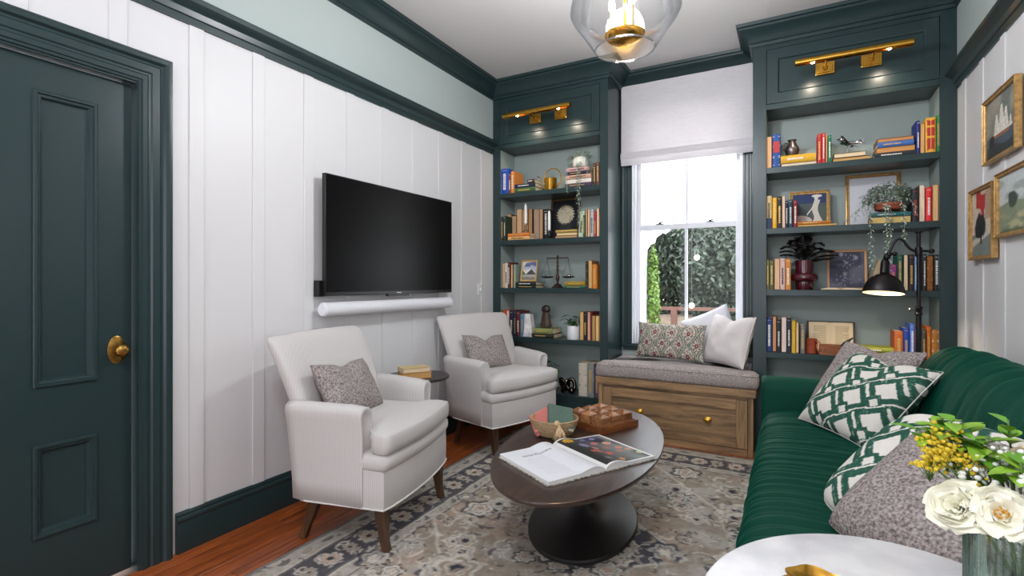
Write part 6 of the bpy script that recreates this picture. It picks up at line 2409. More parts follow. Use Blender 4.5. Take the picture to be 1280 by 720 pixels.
def sea_paint(u, v):
    c = np.tile(L3((150, 146, 132)), (len(u), 1))
    c = mixc(c, (112, 116, 110), smoothstep(0.4, 0.8, vnoise(u * 3 + 5, v * 4 + 5, 101)))
    hz = 0.36
    c = mixc(c, (66, 84, 94), (v < hz) * 1.0)
    c = mixc(c, (38, 44, 46), (v < 0.20 + 0.05 * np.sin(u * 7)) * 0.8)
    for cx2, w_, h_ in ((0.36, 0.10, 0.34), (0.52, 0.12, 0.46), (0.66, 0.10, 0.36), (0.80, 0.05, 0.18)):
        q = (v - hz) / h_
        c = mixc(c, (222, 216, 204), ((q > 0) & (q < 1) & (np.abs(u - cx2) < w_ * (1 - 0.75 * q))) * (0.7 + 0.3 * vnoise(u * 30, v * 20, 102)))
    c = mixc(c, (150, 96, 60), ((np.abs(v - hz + 0.02) < 0.03) & (u > 0.28) & (u < 0.78)) * 0.8)
    c = mixc(c, (30, 30, 30), ((np.hypot((u - 0.2), (v - 0.3)) < 0.09)) * 0.8)
    return c * (0.85 + 0.3 * vnoise(u * 40, v * 40, 103))[:, None]


def tree_paint(u, v):
    c = np.tile(L3((206, 190, 172)), (len(u), 1))
    c = mixc(c, (176, 52, 52), ((v > 0.60) & (u > 0.2) & (u < 0.62)) * smoothstep(0.3, 0.5, vnoise(u * 6 + 3, v * 6, 104)))
    c = mixc(c, (168, 138, 110), ((v > 0.55) & (u >= 0.62)) * 0.8)
    c = mixc(c, (120, 128, 122), (v < 0.34) * 1.0)
    c = mixc(c, (200, 190, 176), (np.abs(v - 0.20 - 0.2 * u) < 0.05) * 1.0)
    d = np.hypot((u - 0.42) / 0.30, (v - 0.46) / 0.20) + 0.5 * (vnoise(u * 9, v * 9, 105) - 0.5)
    c = mixc(c, (34, 44, 46), smoothstep(1.05, 0.8, d))
    c = mixc(c, (34, 36, 34), ((np.abs(u - 0.42) < 0.03) & (v < 0.46) & (v > 0.18)) * 1.0)
    return c * (0.85 + 0.3 * vnoise(u * 40, v * 40, 106))[:, None]


def meadow_paint(u, v):
    c = np.tile(L3((186, 192, 190)), (len(u), 1))
    c = mixc(c, (150, 160, 156), smoothstep(0.4, 0.7, vnoise(u * 5, v * 8, 107)))
    c = mixc(c, (124, 134, 110), smoothstep(0.50, 0.46, v - 0.05 * np.sin(u * 6)))
    c = mixc(c, (168, 164, 130), smoothstep(0.34, 0.28, v) * smoothstep(0.3, 0.6, vnoise(u * 6, v * 20, 108)))
    c = mixc(c, (86, 98, 78), smoothstep(0.14, 0.06, v + 0.08 * vnoise(u * 8, v * 8, 109)))
    d = np.hypot((u - 0.30) / 0.11, (v - 0.55) / 0.14) + 0.5 * (vnoise(u * 14, v * 14, 110) - 0.5)
    c = mixc(c, (58, 72, 64), smoothstep(1.05, 0.8, d))
    return c * (0.88 + 0.24 * vnoise(u * 40, v * 40, 111))[:, None]


def wall_frame(label, ya, yb, z0, z1, fn, fw=0.020):
    xw = XR - 0.0075
    dpt = 0.028
    t = thing('framed_picture', label, 'picture', (xw, (ya + yb) / 2, z0))
    b = B()
    b.sweep([(xw, yb, z0), (xw, ya, z0), (xw, ya, z1), (xw, yb, z1)], (-1, 0, 0), [(0.0, 0), (0, dpt), (fw * .25, dpt + 0.001), (fw * .45, dpt - 0.004), (fw * .8, dpt - 0.005), (fw, dpt - 0.010), (fw, 0)], closed=True)
    b.obj('frame', GOLDLEAF, t, smooth=True, sharp=25)
    B().box(xw - 0.010, xw - 0.001, ya + 0.005, yb - 0.005, z0 + 0.005, z1 - 0.005).obj('backing', BLACK, t)
    painted(fn, 'painting', t, (xw - 0.012, yb - fw * .9, z0 + fw * .9), (0, -(yb - ya) + fw * 1.8, 0), (0, 0, z1 - z0 - fw * 1.8))


wall_frame('gold framed seascape of sailing ships, highest on the right wall', 3.075, 3.520, 1.855, 2.185, sea_paint)
wall_frame('gold framed upright painting of a dark tree, nearest the bookcase', 3.375, 3.755, 1.372, 1.758, tree_paint)
wall_frame('gold framed meadow landscape cut by the frame edge, right wall', 2.72, 3.335, 1.465, 1.776, meadow_paint)
# ================================================================== ORNAMENTS ON THE SHELVES
SA, SB, SCZ, SD, SE = SHELF_Z['A'] + 0.0005, SHELF_Z['B'] + 0.0005, SHELF_Z['C'] + 0.0005, SHELF_Z['D'] + 0.0005, SHELF_Z['E'] + 0.0005
PEWTER = pmat('pewter', (126, 118, 112), rough=0.32, metal=0.9, var=(30, 0.2))
CERAM = pmat('white_ceramic', (228, 228, 230), rough=0.35)
CHROME = pmat('chrome', (190, 190, 194), rough=0.12, metal=1.0)
DARKLEAF = pmat('dark_leaf', (40, 74, 56), rough=0.4, var=(20, 0.3))
GREYLEAF = pmat('trailing_leaf', (140, 156, 138), rough=0.55, var=(40, 0.25))
GREYLEAF2 = pmat('trailing_leaf_pale', (176, 190, 178), rough=0.55, var=(40, 0.2))

# ---- left, top shelf: brass watering can
wx, wy = -1.925, 4.215
t = thing('watering_can', 'small brass watering can with ring handle on left bookcase top shelf', 'watering can', (wx, wy, SA))
B().lathe([(0.055, SA), (0.057, SA + 0.004), (0.057, SA + 0.112), (0.059, SA + 0.116), (0.055, SA + 0.116), (0.054, SA + 0.11), (0.001, SA + 0.105)], (wx, wy, 0), 32, cap0=True).obj('can_body', BRASS, t, smooth=True, sharp=35)
B().tube([(wx + 0.02 + 0.085 * math.cos(a), wy, SA + 0.118 + 0.088 * math.sin(a)) for a in [math.radians(d) for d in range(-68, 205, 12)]], 0.0055, 8).obj('handle', BRASS, t, smooth=True, sharp=0)
B().tube([(wx - 0.055, wy, SA + 0.018), (wx - 0.085, wy, SA + 0.045), (wx - 0.090, wy, SA + 0.09), (wx - 0.098, wy, SA + 0.125), (wx - 0.118, wy, SA + 0.145), (wx - 0.134, wy, SA + 0.140)], [0.006, 0.005, 0.0042, 0.004, 0.004, 0.006], 8).obj('spout', BRASS, t, smooth=True, sharp=0)


# ---- trailing plants
def trailing_plant(label, pot_fn, c, crown_r, strands, seed, head=160, hl=0.022):
    t = thing('trailing_plant', label, 'plant', c)
    pot_fn(t)
    r = random.Random(seed)
    b = B()
    for k in range(head):
        d = Vector((r.gauss(0, 1), r.gauss(0, 0.7), abs(r.gauss(0, 0.8)) + 0.1)).normalized()
        p = Vector(c) + Vector((0, 0, pot_h[0] * 0.8)) + Vector((d.x * crown_r[0], d.y * crown_r[1], d.z * crown_r[2])) * r.uniform(0.55, 1.0)
        leaf_mesh(b, p, (d.x + r.gauss(0, .5), d.y + r.gauss(0, .5), d.z * 0.4 + r.gauss(0, .5)), (0, 0, 1), hl * r.uniform(.6, 1.2), hl * 0.22)
    stuff(b.obj('crown_foliage', GREYLEAF, t, smooth=True, sharp=0))
    for pts, lf in strands:
        P = [Vector(p) for p in pts]
        s_ = B()
        dense = []
        for a_, b2 in zip(P[:-1], P[1:]):
            for q in range(6):
                dense.append(a_.lerp(b2, q / 6))
        dense.append(P[-1])
        s_.tube(dense, 0.0016, 5)
        so = s_.obj('strand', GREYLEAF, t, smooth=True, sharp=0)
        bb = B()
        L_ = sum((b2 - a_).length for a_, b2 in zip(P[:-1], P[1:]))
        n_ = int(L_ / 0.0075)
        for k in range(n_):
            q = k / n_ * (len(dense) - 1)
            p = dense[int(q)].lerp(dense[min(int(q) + 1, len(dense) - 1)], q % 1)
            a = k * 2.4
            leaf_mesh(bb, p, (math.cos(a), math.sin(a) * 0.8, -0.35), (0, 0, 1), lf * r.uniform(.7, 1.2), lf * 0.2)
        stuff(bb.obj('strand_leaves', GREYLEAF2, so, smooth=True, sharp=0))
    return t


pot_h = [0.09]
ptop = 2.2505
pcx, pcy = -1.625, 4.19


def pot_a(t):
    B().lathe([(0.045, ptop + 0.0005), (0.062, ptop + 0.012), (0.070, ptop + 0.05), (0.064, ptop + 0.088), (0.056, ptop + 0.094), (0.052, ptop + 0.088), (0.001, ptop + 0.080)], (pcx, pcy, 0), 28, cap0=True).obj(
        'pot', pmat('embossed_white', (222, 220, 208), rough=0.6, bump=(60, 1.0)), t, smooth=True, sharp=40)


trailing_plant('trailing plant in white embossed pot on left bookcase top shelf', pot_a, (pcx, pcy, ptop), (0.115, 0.075, 0.085),
               [([(pcx + 0.02, pcy - 0.03, 2.34), (pcx + 0.03, 4.10, 2.26), (pcx + 0.030, 4.096, 2.10), (pcx + 0.025, 4.098, 1.88), (pcx + 0.02, 4.10, 1.74)], 0.028),
                ([(pcx - 0.01, pcy - 0.03, 2.34), (pcx + 0.005, 4.095, 2.25), (pcx + 0.012, 4.094, 2.10), (pcx + 0.010, 4.098, 1.93)], 0.028),
                ([(pcx - 0.05, pcy - 0.02, 2.34), (pcx - 0.085, 4.10, 2.28), (pcx - 0.09, 4.095, 2.12), (pcx - 0.088, 4.10, 2.03)], 0.018),
                ([(pcx + 0.06, pcy - 0.02, 2.33), (pcx + 0.095, 4.105, 2.26), (pcx + 0.10, 4.10, 2.17)], 0.018)], 31, 320)

pot_h = [0.05]
qtop = 1.7305
qcx, qcy = 0.575, 4.20


def pot_b(t):
    TERR = pmat('terracotta', (150, 78, 52), rough=0.8, var=(30, 0.15))
    B().lathe([(0.060, qtop), (0.078, qtop + 0.006), (0.084, qtop + 0.030), (0.088, qtop + 0.032), (0.088, qtop + 0.046), (0.080, qtop + 0.046), (0.001, qtop + 0.04)], (qcx, qcy, 0), 30, cap0=True).obj('pot', TERR, t, smooth=True, sharp=40)


trailing_plant('large trailing succulent in terracotta bowl on right bookcase second shelf', pot_b, (qcx, qcy, qtop), (0.155, 0.085, 0.150),
               [([(qcx - 0.09, qcy - 0.04, 1.80), (qcx - 0.115, 4.09, 1.74), (qcx - 0.112, 4.094, 1.58), (qcx - 0.108, 4.10, 1.45), (qcx - 0.11, 4.10, 1.34)], 0.030),
                ([(qcx - 0.02, qcy - 0.05, 1.80), (qcx - 0.018, 4.09, 1.73), (qcx - 0.005, 4.09, 1.58), (qcx - 0.008, 4.10, 1.44), (qcx - 0.01, 4.10, 1.32)], 0.031),
                ([(qcx - 0.03, qcy - 0.05, 1.80), (qcx - 0.032, 4.088, 1.72), (qcx - 0.026, 4.09, 1.55), (qcx - 0.03, 4.096, 1.40)], 0.029),
                ([(qcx + 0.05, qcy - 0.05, 1.80), (qcx + 0.066, 4.09, 1.73), (qcx + 0.066, 4.092, 1.58), (qcx + 0.068, 4.10, 1.50)], 0.029),
                ([(qcx + 0.10, qcy - 0.04, 1.80), (qcx + 0.125, 4.10, 1.74), (qcx + 0.122, 4.098, 1.68)], 0.020),
                ([(qcx - 0.12, qcy - 0.03, 1.80), (qcx - 0.175, 4.15, 1.74), (qcx - 0.20, 4.13, 1.655)], 0.022),
                ([(qcx - 0.13, qcy - 0.03, 1.79), (qcx - 0.20, 4.16, 1.72), (qcx - 0.26, 4.14, 1.652)], 0.022)], 32, 1000, 0.027)

# ---- left, second shelf: candles in glass holders and framed flower
HGL = glass_mat('holder_glass', tint=(0.92, 0.92, 0.90), edge=(0.55, 0.55, 0.52), gloss=0.08, edge_gloss=0.5)
WAX = pmat('candle_wax', (240, 238, 232), rough=0.5)
for lab, cx2, cy2, zb, h0, h1 in (('white taper candle in glass holder on the flat orange book', -2.155, 4.165, 1.641 + 0.073, 0.075, 0.265), ('shorter white taper candle in glass holder beside the framed flower', -1.915, 4.165, SB, 0.078, 0.258)):
    t = thing('candle_holder', lab, 'candle', (cx2, cy2, zb))
    B().lathe([(0.030, zb + 0.0005), (0.031, zb + 0.006), (0.018, zb + 0.018), (0.009, zb + 0.03), (0.014, zb + 0.042), (0.009, zb + 0.055), (0.017, zb + h0 - 0.006), (0.018, zb + h0 + 0.006), (0.013, zb + h0 + 0.004), (0.012, zb + h0 - 0.004)],
              (cx2, cy2, 0), 20, cap0=True).obj('glass_base', HGL, t, smooth=True, sharp=40)
    B().lathe([(0.0125, zb + h0 - 0.004), (0.0125, zb + h1 - 0.035), (0.010, zb + h1 - 0.015), (0.003, zb + h1)], (cx2, cy2, 0), 16, cap0=True, cap1=True).obj('candle', WAX, t, smooth=True, sharp=35)
    B().tube([(cx2, cy2, zb + h1 - 0.002), (cx2 + 0.002, cy2, zb + h1 + 0.010)], 0.0012, 5).obj('wick', BLACK, t)


def leaning_frame(name, label, xa, xb, h, ytop, zb, fn, fmat, fw=0.02, ybot=None, dpt=0.016, rough=0.4, nu=90, nv=100):
    """Small picture standing on a shelf and leaning back; local frame x along, y up the face, z out."""
    ybot = ytop - 0.05 if ybot is None else ybot
    hh = math.hypot(h, ytop - ybot)
    a = math.atan2(ytop - ybot, h)
    t = thing(name, label, 'picture', ((xa + xb) / 2, ybot, zb))
    t.rotation_euler = (math.pi / 2 - a, 0, 0)
    w_ = (xb - xa) / 2
    b = B()
    b.sweep([(-w_, 0, 0), (w_, 0, 0), (w_, hh, 0), (-w_, hh, 0)], (0, 0, 1), [(0, -dpt), (0, 0.0), (fw * .3, 0.002), (fw * .6, -0.002), (fw * .85, -0.002), (fw, -0.006), (fw, -dpt)], closed=True)
    b.obj('frame', fmat, t, smooth=True, sharp=25, local=True)
    B().box(-w_ + 0.004, w_ - 0.004, 0.004, hh - 0.004, -dpt + 0.001, -0.0075).obj('backing', BLACK, t, local=True)
    WLOC[t.name] = Vector((0, 0, 0))
    painted(fn, 'picture', t, (-w_ + fw * .9, fw * .9, -0.0068), (2 * w_ - 1.8 * fw, 0, 0), (0, hh - 1.8 * fw, 0), nu, nv, rough)
    return t


def pale_flower(u, v):
    c = np.tile(L3((24, 25, 30)), (len(u), 1))
    c = mixc(c, (58, 62, 60), smoothstep(0.35, 0.2, np.hypot((u - 0.55) * 1.2, (v - 0.25))) * 0.5)
    th = np.arctan2(v - 0.62, u - 0.52)
    d = np.hypot((u - 0.52) / 0.34, (v - 0.62) / 0.25)
    pet = d * (1 + 0.10 * np.cos(th * 26 + d * 9))
    c = mixc(c, (196, 186, 160), smoothstep(1.0, 0.9, pet))
    c = mixc(c, (120, 110, 88), smoothstep(0.5, 0.9, vnoise(th * 6 + 30, d * 9 + 3, 120)) * (pet < 0.9) * 0.7)
    c = mixc(c, (34, 40, 38), ((np.abs(u - 0.50 - 0.10 * (0.5 - v)) < 0.02) & (v < 0.40)) * 0.9)
    c = mixc(c, (34, 40, 38), ((np.abs(u - 0.60 + 0.30 * (0.40 - v)) < 0.03) & (v < 0.40)) * 0.7)
    return c


BRONZEF = pmat('bronze_frame', (92, 72, 46), rough=0.4, metal=0.4)
leaning_frame('framed_picture', 'bronze framed pale bloom on black, left bookcase second shelf', -2.000, -1.705, 0.395, 4.40, SB, pale_flower, BRONZEF, 0.020, 4.335)


def lake_print(u, v):
    c = np.tile(L3((222, 214, 196)), (len(u), 1))
    c = mixc(c, (96, 110, 150), ((v > 0.66) * smoothstep(0.35, 0.6, vnoise(u * 3, v * 9, 121))))
    c = mixc(c, (178, 184, 200), ((v > 0.5) & (v < 0.72)) * smoothstep(0.4, 0.7, vnoise(u * 5, v * 6, 122)))
    tri = 0.60 - np.abs(u - 0.66) * 0.75
    c = mixc(c, (74, 78, 84), ((v < tri) & (v > 0.30)) * 1.0)
    c = mixc(c, (98, 108, 84), ((v < 0.56 - u * 0.9) & (v > 0.24)) * 1.0)
    c = mixc(c, (168, 168, 158), ((v < 0.30) & (v > 0.14)) * 0.9)
    c = mixc(c, (96, 94, 76), (v < 0.14 + 0.05 * vnoise(u * 9, v * 3, 123)) * 0.8)
    return c


TANF = pmat('tan_wood_frame', (196, 158, 104), rough=0.5)
leaning_frame('framed_picture', 'small tan framed lake and mountain print on the black books', -2.222, -2.055, 0.198, 4.215, 1.2575, lake_print, TANF, 0.016, 4.175)

# ---- left, third shelf: balance scale
sx0, sy0 = -1.855, 4.215
t = thing('balance_scale', 'antique dark balance scale with two hanging pans, left bookcase third shelf', 'scale', (sx0, sy0, SCZ))
DBR = pmat('antique_bronze', (62, 46, 38), rough=0.45, metal=0.5)
B().lathe([(0.062, SCZ), (0.062, SCZ + 0.008), (0.045, SCZ + 0.018), (0.030, SCZ + 0.034), (0.014, SCZ + 0.042)], (sx0, sy0, 0), 6, cap0=True).obj('base', DBR, t)
B().lathe([(0.010, SCZ + 0.04), (0.010, SCZ + 0.06), (0.017, SCZ + 0.075), (0.018, SCZ + 0.10), (0.010, SCZ + 0.135), (0.008, SCZ + 0.15), (0.013, SCZ + 0.165), (0.008, SCZ + 0.18), (0.012, SCZ + 0.20), (0.008, SCZ + 0.215), (0.012, SCZ + 0.235), (0.008, SCZ + 0.25),
           (0.008, SCZ + 0.275), (0.011, SCZ + 0.285), (0.004, SCZ + 0.300)], (sx0, sy0, 0), 16, cap1=True).obj('column', DBR, t, smooth=True, sharp=40)
b = B()
b.box(sx0 - 0.097, sx0 + 0.097, sy0 - 0.004, sy0 + 0.004, SCZ + 0.268, SCZ + 0.278)
for sg in (-1, 1):
    b.tube([(sx0 + sg * 0.097, sy0, SCZ + 0.284), (sx0 + sg * 0.104, sy0, SCZ + 0.270), (sx0 + sg * 0.104, sy0, SCZ + 0.248)], 0.003, 6)
b.obj('beam', DBR, t)
for sg in (-1, 1):
    px0 = sx0 + sg * 0.104
    p = B().lathe([(0.002, SCZ + 0.090), (0.030, SCZ + 0.092), (0.054, SCZ + 0.100), (0.060, SCZ + 0.108), (0.057, SCZ + 0.108), (0.03, SCZ + 0.097), (0.002, SCZ + 0.094)], (px0, sy0, 0), 28, cap0=True)
    po = p.obj('pan', DBR, t, smooth=True, sharp=40)
    ch = B()
    for a in (math.radians(90), math.radians(200), math.radians(340)):
        ch.tube([(px0, sy0, SCZ + 0.250), (px0 + 0.058 * math.cos(a), sy0 + 0.058 * math.sin(a), SCZ + 0.107)], 0.0014, 5)
    ch.obj('pan_chain', DBR, po)
    wv = B()
    for dx_, rr_ in ((-0.012, 0.012), (0.014, 0.015)):
        wv.sphere((px0 + dx_, sy0 - 0.01, SCZ + 0.096 + rr_), rr_, 12, 8)
    wv.obj('weight', HGL if sg < 0 else CHROME, po, smooth=True, sharp=0)

# ---- left, fourth shelf: marble vase, keyhole figure, potted plant
vx0 = -2.125
b = B()
b.loft([[(vx0 + dx_ + s_ * x_, 4.19 + s_ * y_, SD + z_) for x_, y_ in ((-1, -1), (1, -1), (1, 1), (-1, 1))] for dx_, s_, z_ in ((0, 0.046, 0), (0.0, 0.048, 0.004), (-0.012, 0.036, 0.165), (-0.014, 0.033, 0.21))])
o = b.obj('marble_bookend', pmat('veined_marble', (222, 218, 214), rough=0.3, var=(14, 0.3)), None, bevel=0.006)
tag(o, 'tapered white veined marble bookend beside the dusty blue book', 'bookend')
kx, ky, kz = -1.965, 4.20, SD + 0.0962 + 0.002
t = thing('keyhole_figure', 'dark keyhole-shaped wooden figure standing on the flat olive book', 'figurine', (kx, ky, kz))
FIG = pmat('figure_brown', (66, 46, 30), rough=0.5, var=(28, 0.45), bump=(50, 0.4))
B().lathe([(0.056, kz), (0.056, kz + 0.004), (0.047, kz + 0.05), (0.038, kz + 0.105), (0.030, kz + 0.136)], (kx, ky, 0), 28, 1, 0.6, cap0=True, cap1=True).obj('skirt', FIG, t, smooth=True, sharp=40)
B().sphere((kx, ky, kz + 0.158), 0.043, 24, 14, 1, 0.6, 0.95).obj('head', pmat('figure_dark', (40, 30, 24), rough=0.4), t, smooth=True, sharp=0)
px1, py1 = -1.69, 4.19
t = thing('potted_plant', 'small dark-leaved plant in white cylinder pot, left bookcase fourth shelf', 'plant', (px1, py1, SD))
B().lathe([(0.056, SD), (0.058, SD + 0.004), (0.058, SD + 0.118), (0.056, SD + 0.121), (0.053, SD + 0.119), (0.052, SD + 0.105), (0.001, SD + 0.104)], (px1, py1, 0), 32, cap0=True).obj('pot', CERAM, t, smooth=True, sharp=40)
r = random.Random(21)
for k in range(26):
    a = r.uniform(0, 6.28)
    el = r.uniform(0.1, 1.3)
    L_ = r.uniform(0.05, 0.13)
    base = Vector((px1, py1, SD + 0.11))
    tip = base + Vector((math.cos(a) * math.cos(el) * 0.8 - 0.15, math.sin(a) * math.cos(el) * 0.5, math.sin(el) * 0.9)) * L_
    s_ = B().tube([base, base.lerp(tip, .5) + Vector((0, 0, .01)), tip], 0.0016, 5).obj('stem', STEM, t, smooth=True, sharp=0)
    lb = B()
    leaf_mesh(lb, tip, (math.cos(a) - 0.2, math.sin(a) * 0.6, r.uniform(-0.5, 0.5)), (0, 0, 1), r.uniform(0.05, 0.075), 0.016)
    lb.obj('leaf', DARKLEAF if k % 3 else LM['mid'], s_, smooth=True, sharp=0)

# ---- left, bottom shelf: fern and chrome knot
t = thing('potted_fern', 'leafy green plant half hidden behind the farther armchair', 'plant', (-1.975, 4.22, SE))
B().lathe([(0.045, SE), (0.06, SE + 0.09), (0.055, SE + 0.09), (0.001, SE + 0.08)], (-1.975, 4.22, 0), 24, cap0=True).obj('pot', BLACK, t, smooth=True, sharp=40)
for k in range(22):
    a = r.uniform(0, 6.28)
    base = Vector((-1.975, 4.22, SE + 0.085))
    tip = base + Vector((math.cos(a) * 0.07, math.sin(a) * 0.045, r.uniform(0.05, 0.20)))
    s_ = B().tube([base, base.lerp(tip, .5) + Vector((0, 0, .02)), tip], 0.0018, 5).obj('stem', STEM, t, smooth=True, sharp=0)
    lb = B()
    leaf_mesh(lb, tip, (math.cos(a), math.sin(a), r.uniform(-.3, .5)), (0, 0, 1), r.uniform(0.05, 0.075), 0.017)
    lb.obj('leaf', LM['mid'] if k % 2 else SUBST, s_, smooth=True, sharp=0)
t = thing('metal_knot', 'dark polished metal knot sculpture on left bookcase bottom shelf', 'sculpture', (-1.76, 4.20, SE))
KN = pmat('dark_chrome', (84, 76, 70), rough=0.15, metal=1.0)
b = B()
P = []
for i in range(97):
    a = 2 * math.pi * i / 96
    P.append((-1.76 + 0.030 * (math.sin(a) + 1.5 * math.sin(2 * a)), 4.20 + 0.024 * (math.cos(a) - 1.5 * math.cos(2 * a)), SE + 0.070 + 0.048 * -math.sin(3 * a)))
b.tube(P, 0.0175, 12, cap=False)
b.obj('knot', KN, t, smooth=True, sharp=0)
B().sphere((-1.70, 4.17, SE + 0.03), 0.03, 16, 10).obj('ball', KN, t, smooth=True, sharp=0)

# ---- right, top shelf: pewter jug and aeroplane
jx, jy = 0.006, 4.215
jz = 2.1755
for k, lst in BOOKS.items():
    if k == 'RA':
        for e_ in lst:
            if 'flat thick yellow' in e_[6]:
                jz = e_[3] + e_[4] + 0.0004
            if 'carrying the airplane' in e_[6]:
                az_ = e_[3] + e_[4] + 0.0004
t = thing('pewter_jug', 'small pewter jug standing on the flat yellow book', 'jug', (jx, jy, jz))
B().lathe([(0.032, jz), (0.036, jz + 0.004), (0.046, jz + 0.038), (0.047, jz + 0.050), (0.040, jz + 0.072), (0.026, jz + 0.096), (0.022, jz + 0.106), (0.030, jz + 0.122), (0.028, jz + 0.123), (0.020, jz + 0.106), (0.001, jz + 0.10)], (jx, jy, 0), 28, cap0=True).obj(
    'jug_body', PEWTER, t, smooth=True, sharp=40)
B().tube([(jx - 0.026, jy, jz + 0.100), (jx - 0.048, jy, jz + 0.106), (jx - 0.062, jy, jz + 0.090), (jx - 0.060, jy, jz + 0.068), (jx - 0.045, jy, jz + 0.048)], [0.005, 0.006, 0.006, 0.005, 0.004], 8).obj('handle', PEWTER, t, smooth=True, sharp=0)
ax0, ay0 = 0.360, 4.215
t = thing('model_airplane', 'chrome model airplane on a stand, right bookcase top shelf', 'airplane', (ax0, ay0, az_))
b = B()
b.lathe([(0.022, az_), (0.022, az_ + 0.004), (0.010, az_ + 0.010), (0.005, az_ + 0.014)], (ax0 - 0.02, ay0, 0), 18, cap0=True)
b.tube([(ax0 - 0.02, ay0, az_ + 0.010), (ax0 - 0.012, ay0, az_ + 0.040), (ax0 - 0.002, ay0, az_ + 0.066)], 0.0035, 8)
b.obj('stand', CHROME, t, smooth=True, sharp=40)
MA = Matrix.Translation((ax0, ay0, az_ + 0.078)) @ Matrix.Rotation(math.radians(148), 4, 'Z') @ Matrix.Rotation(math.radians(-10), 4, 'Y') @ Matrix.Rotation(math.radians(12), 4, 'X')
b = B()
b.lathe([(0.001, -0.085), (0.005, -0.075), (0.010, -0.03), (0.012, 0.02), (0.011, 0.05), (0.006, 0.066), (0.001, 0.072)], seg=16)
b.xform(MA @ Matrix.Rotation(R90, 4, 'Y'))
b.obj('fuselage', CHROME, t, smooth=True, sharp=0)


def wing(bb, root, tip, c0, c1, th=0.004, sweep_=0.0):
    (x0, y0, z0), (x1, y1, z1) = root, tip
    l0 = [(x0 - c0 / 2, y0, z0), (x0, y0, z0 + th), (x0 + c0 / 2, y0, z0), (x0, y0, z0 - th * .5)]
    l1 = [(x1 - c1 / 2, y1, z1), (x1, y1, z1 + th * .4), (x1 + c1 / 2, y1, z1), (x1, y1, z1 - th * .2)]
    bb.loft([l0, l1])


for sg in (-1, 1):
    b = B()
    wing(b, (0.02, sg * 0.006, -0.003), (0.005, sg * 0.115, 0.010), 0.040, 0.016)
    b.xform(MA)
    wo = b.obj('wing', CHROME, t)
    for yy in (0.038, 0.072):
        b = B()
        b.lathe([(0.001, -0.02), (0.005, -0.012), (0.0055, 0.012), (0.002, 0.026)], (0, 0, 0), 10)
        b.xform(MA @ Matrix.Translation((0.030, sg * yy, 0.001)) @ Matrix.Rotation(R90, 4, 'Y'))
        b.box(0, 0, 0, 0, 0, 0)
        b.obj('engine', CHROME, wo, smooth=True, sharp=0)
    b = B()
    wing(b, (-0.072, sg * 0.002, 0.002), (-0.078, sg * 0.038, 0.004), 0.020, 0.010, 0.002)
    b.xform(MA)
    b.obj('tailplane', CHROME, t)
b = B()
b.loft([[(-0.086, -0.001, 0), (-0.062, -0.001, 0.004), (-0.078, -0.001, 0.030), (-0.088, -0.001, 0.030)], [(-0.086, 0.001, 0), (-0.062, 0.001, 0.004), (-0.078, 0.001, 0.030), (-0.088, 0.001, 0.030)]])
b.xform(MA)
b.obj('tail_fin', CHROME, t)


# ---- right, second shelf: framed figure and large gold frame
def white_figure(u, v):
    c = np.tile(L3((72, 82, 82)), (len(u), 1))
    c = mixc(c, (34, 52, 96), (v > 0.70) * 1.0)
    c = mixc(c, (76, 90, 78), (u > 0.80) * (v < 0.62) * 0.8)
    wv = vnoise(u * 30, v * 30, 130)
    c = mixc(c, (214, 206, 192), ((np.abs(u - 0.70 - 0.04 * np.sin(v * 9)) < 0.085 + 0.10 * smoothstep(0.30, 0.0, v)) & (v < 0.80)) * (0.85 + 0.15 * wv))
    c = mixc(c, (218, 208, 194), (np.hypot((u - 0.70) / 0.06, (v - 0.86) / 0.07) < 1) * 1.0)
    c = mixc(c, (222, 214, 204), (np.hypot((u - 0.72) / 0.15, (v - 0.925) / 0.045) < 1) * 1.0)
    c = mixc(c, (206, 194, 184), (np.hypot(((u - 0.30) + (v - 0.2) * 0.6) / 0.26, (v - 0.20) / 0.13) < 1) * (0.75 + 0.25 * wv))
    c = mixc(c, (196, 150, 140), (np.hypot((u - 0.30) / 0.10, (v - 0.24) / 0.05) < 1) * 0.5)
    c = mixc(c, (214, 206, 192), ((np.abs(v - 0.52 - (u - 0.56) * 1.3) < 0.03) & (u > 0.42) & (u < 0.62)) * 1.0)
    return c


leaning_frame('framed_picture', 'gold framed print of a white-clad figure in a hat', -0.012, 0.246, 0.280, 4.315, SB, white_figure, GOLDLEAF, 0.024, 4.275)


def faint_sketch(u, v):
    c = np.tile(L3((214, 214, 220)), (len(u), 1))
    ang_ = np.arctan2(v - 0.66, u - 0.52)
    d = np.hypot((u - 0.52) * 0.8, v - 0.66)
    c = mixc(c, (70, 72, 76), (np.abs(d - 0.085 - 0.008 * np.sin(ang_ * 3)) < 0.006 + 0.004 * np.sin(ang_)) * (ang_ > -0.6) * 0.9)
    c = mixc(c, (120, 120, 126), ((np.abs(v - 0.56 - 0.05 * np.sin((u - 0.2) * 9)) < 0.006) & (u > 0.2) & (u < 0.46)) * 0.8)
    c = mixc(c, (110, 112, 116), ((np.abs(u - 0.30 - 0.03 * np.sin(v * 14)) < 0.006) & (v > 0.18) & (v < 0.46)) * 0.8)
    c = mixc(c, (128, 130, 134), ((np.abs(u - 0.38 - 0.05 * np.sin(v * 10 + 1)) < 0.005) & (v > 0.15) & (v < 0.42)) * 0.7)
    return c


leaning_frame('framed_picture', 'large gold framed faint ink sketch behind the trailing succulent', 0.345, 0.668, 0.382, 4.395, SB, faint_sketch, GOLDLEAF, 0.024, 4.35)

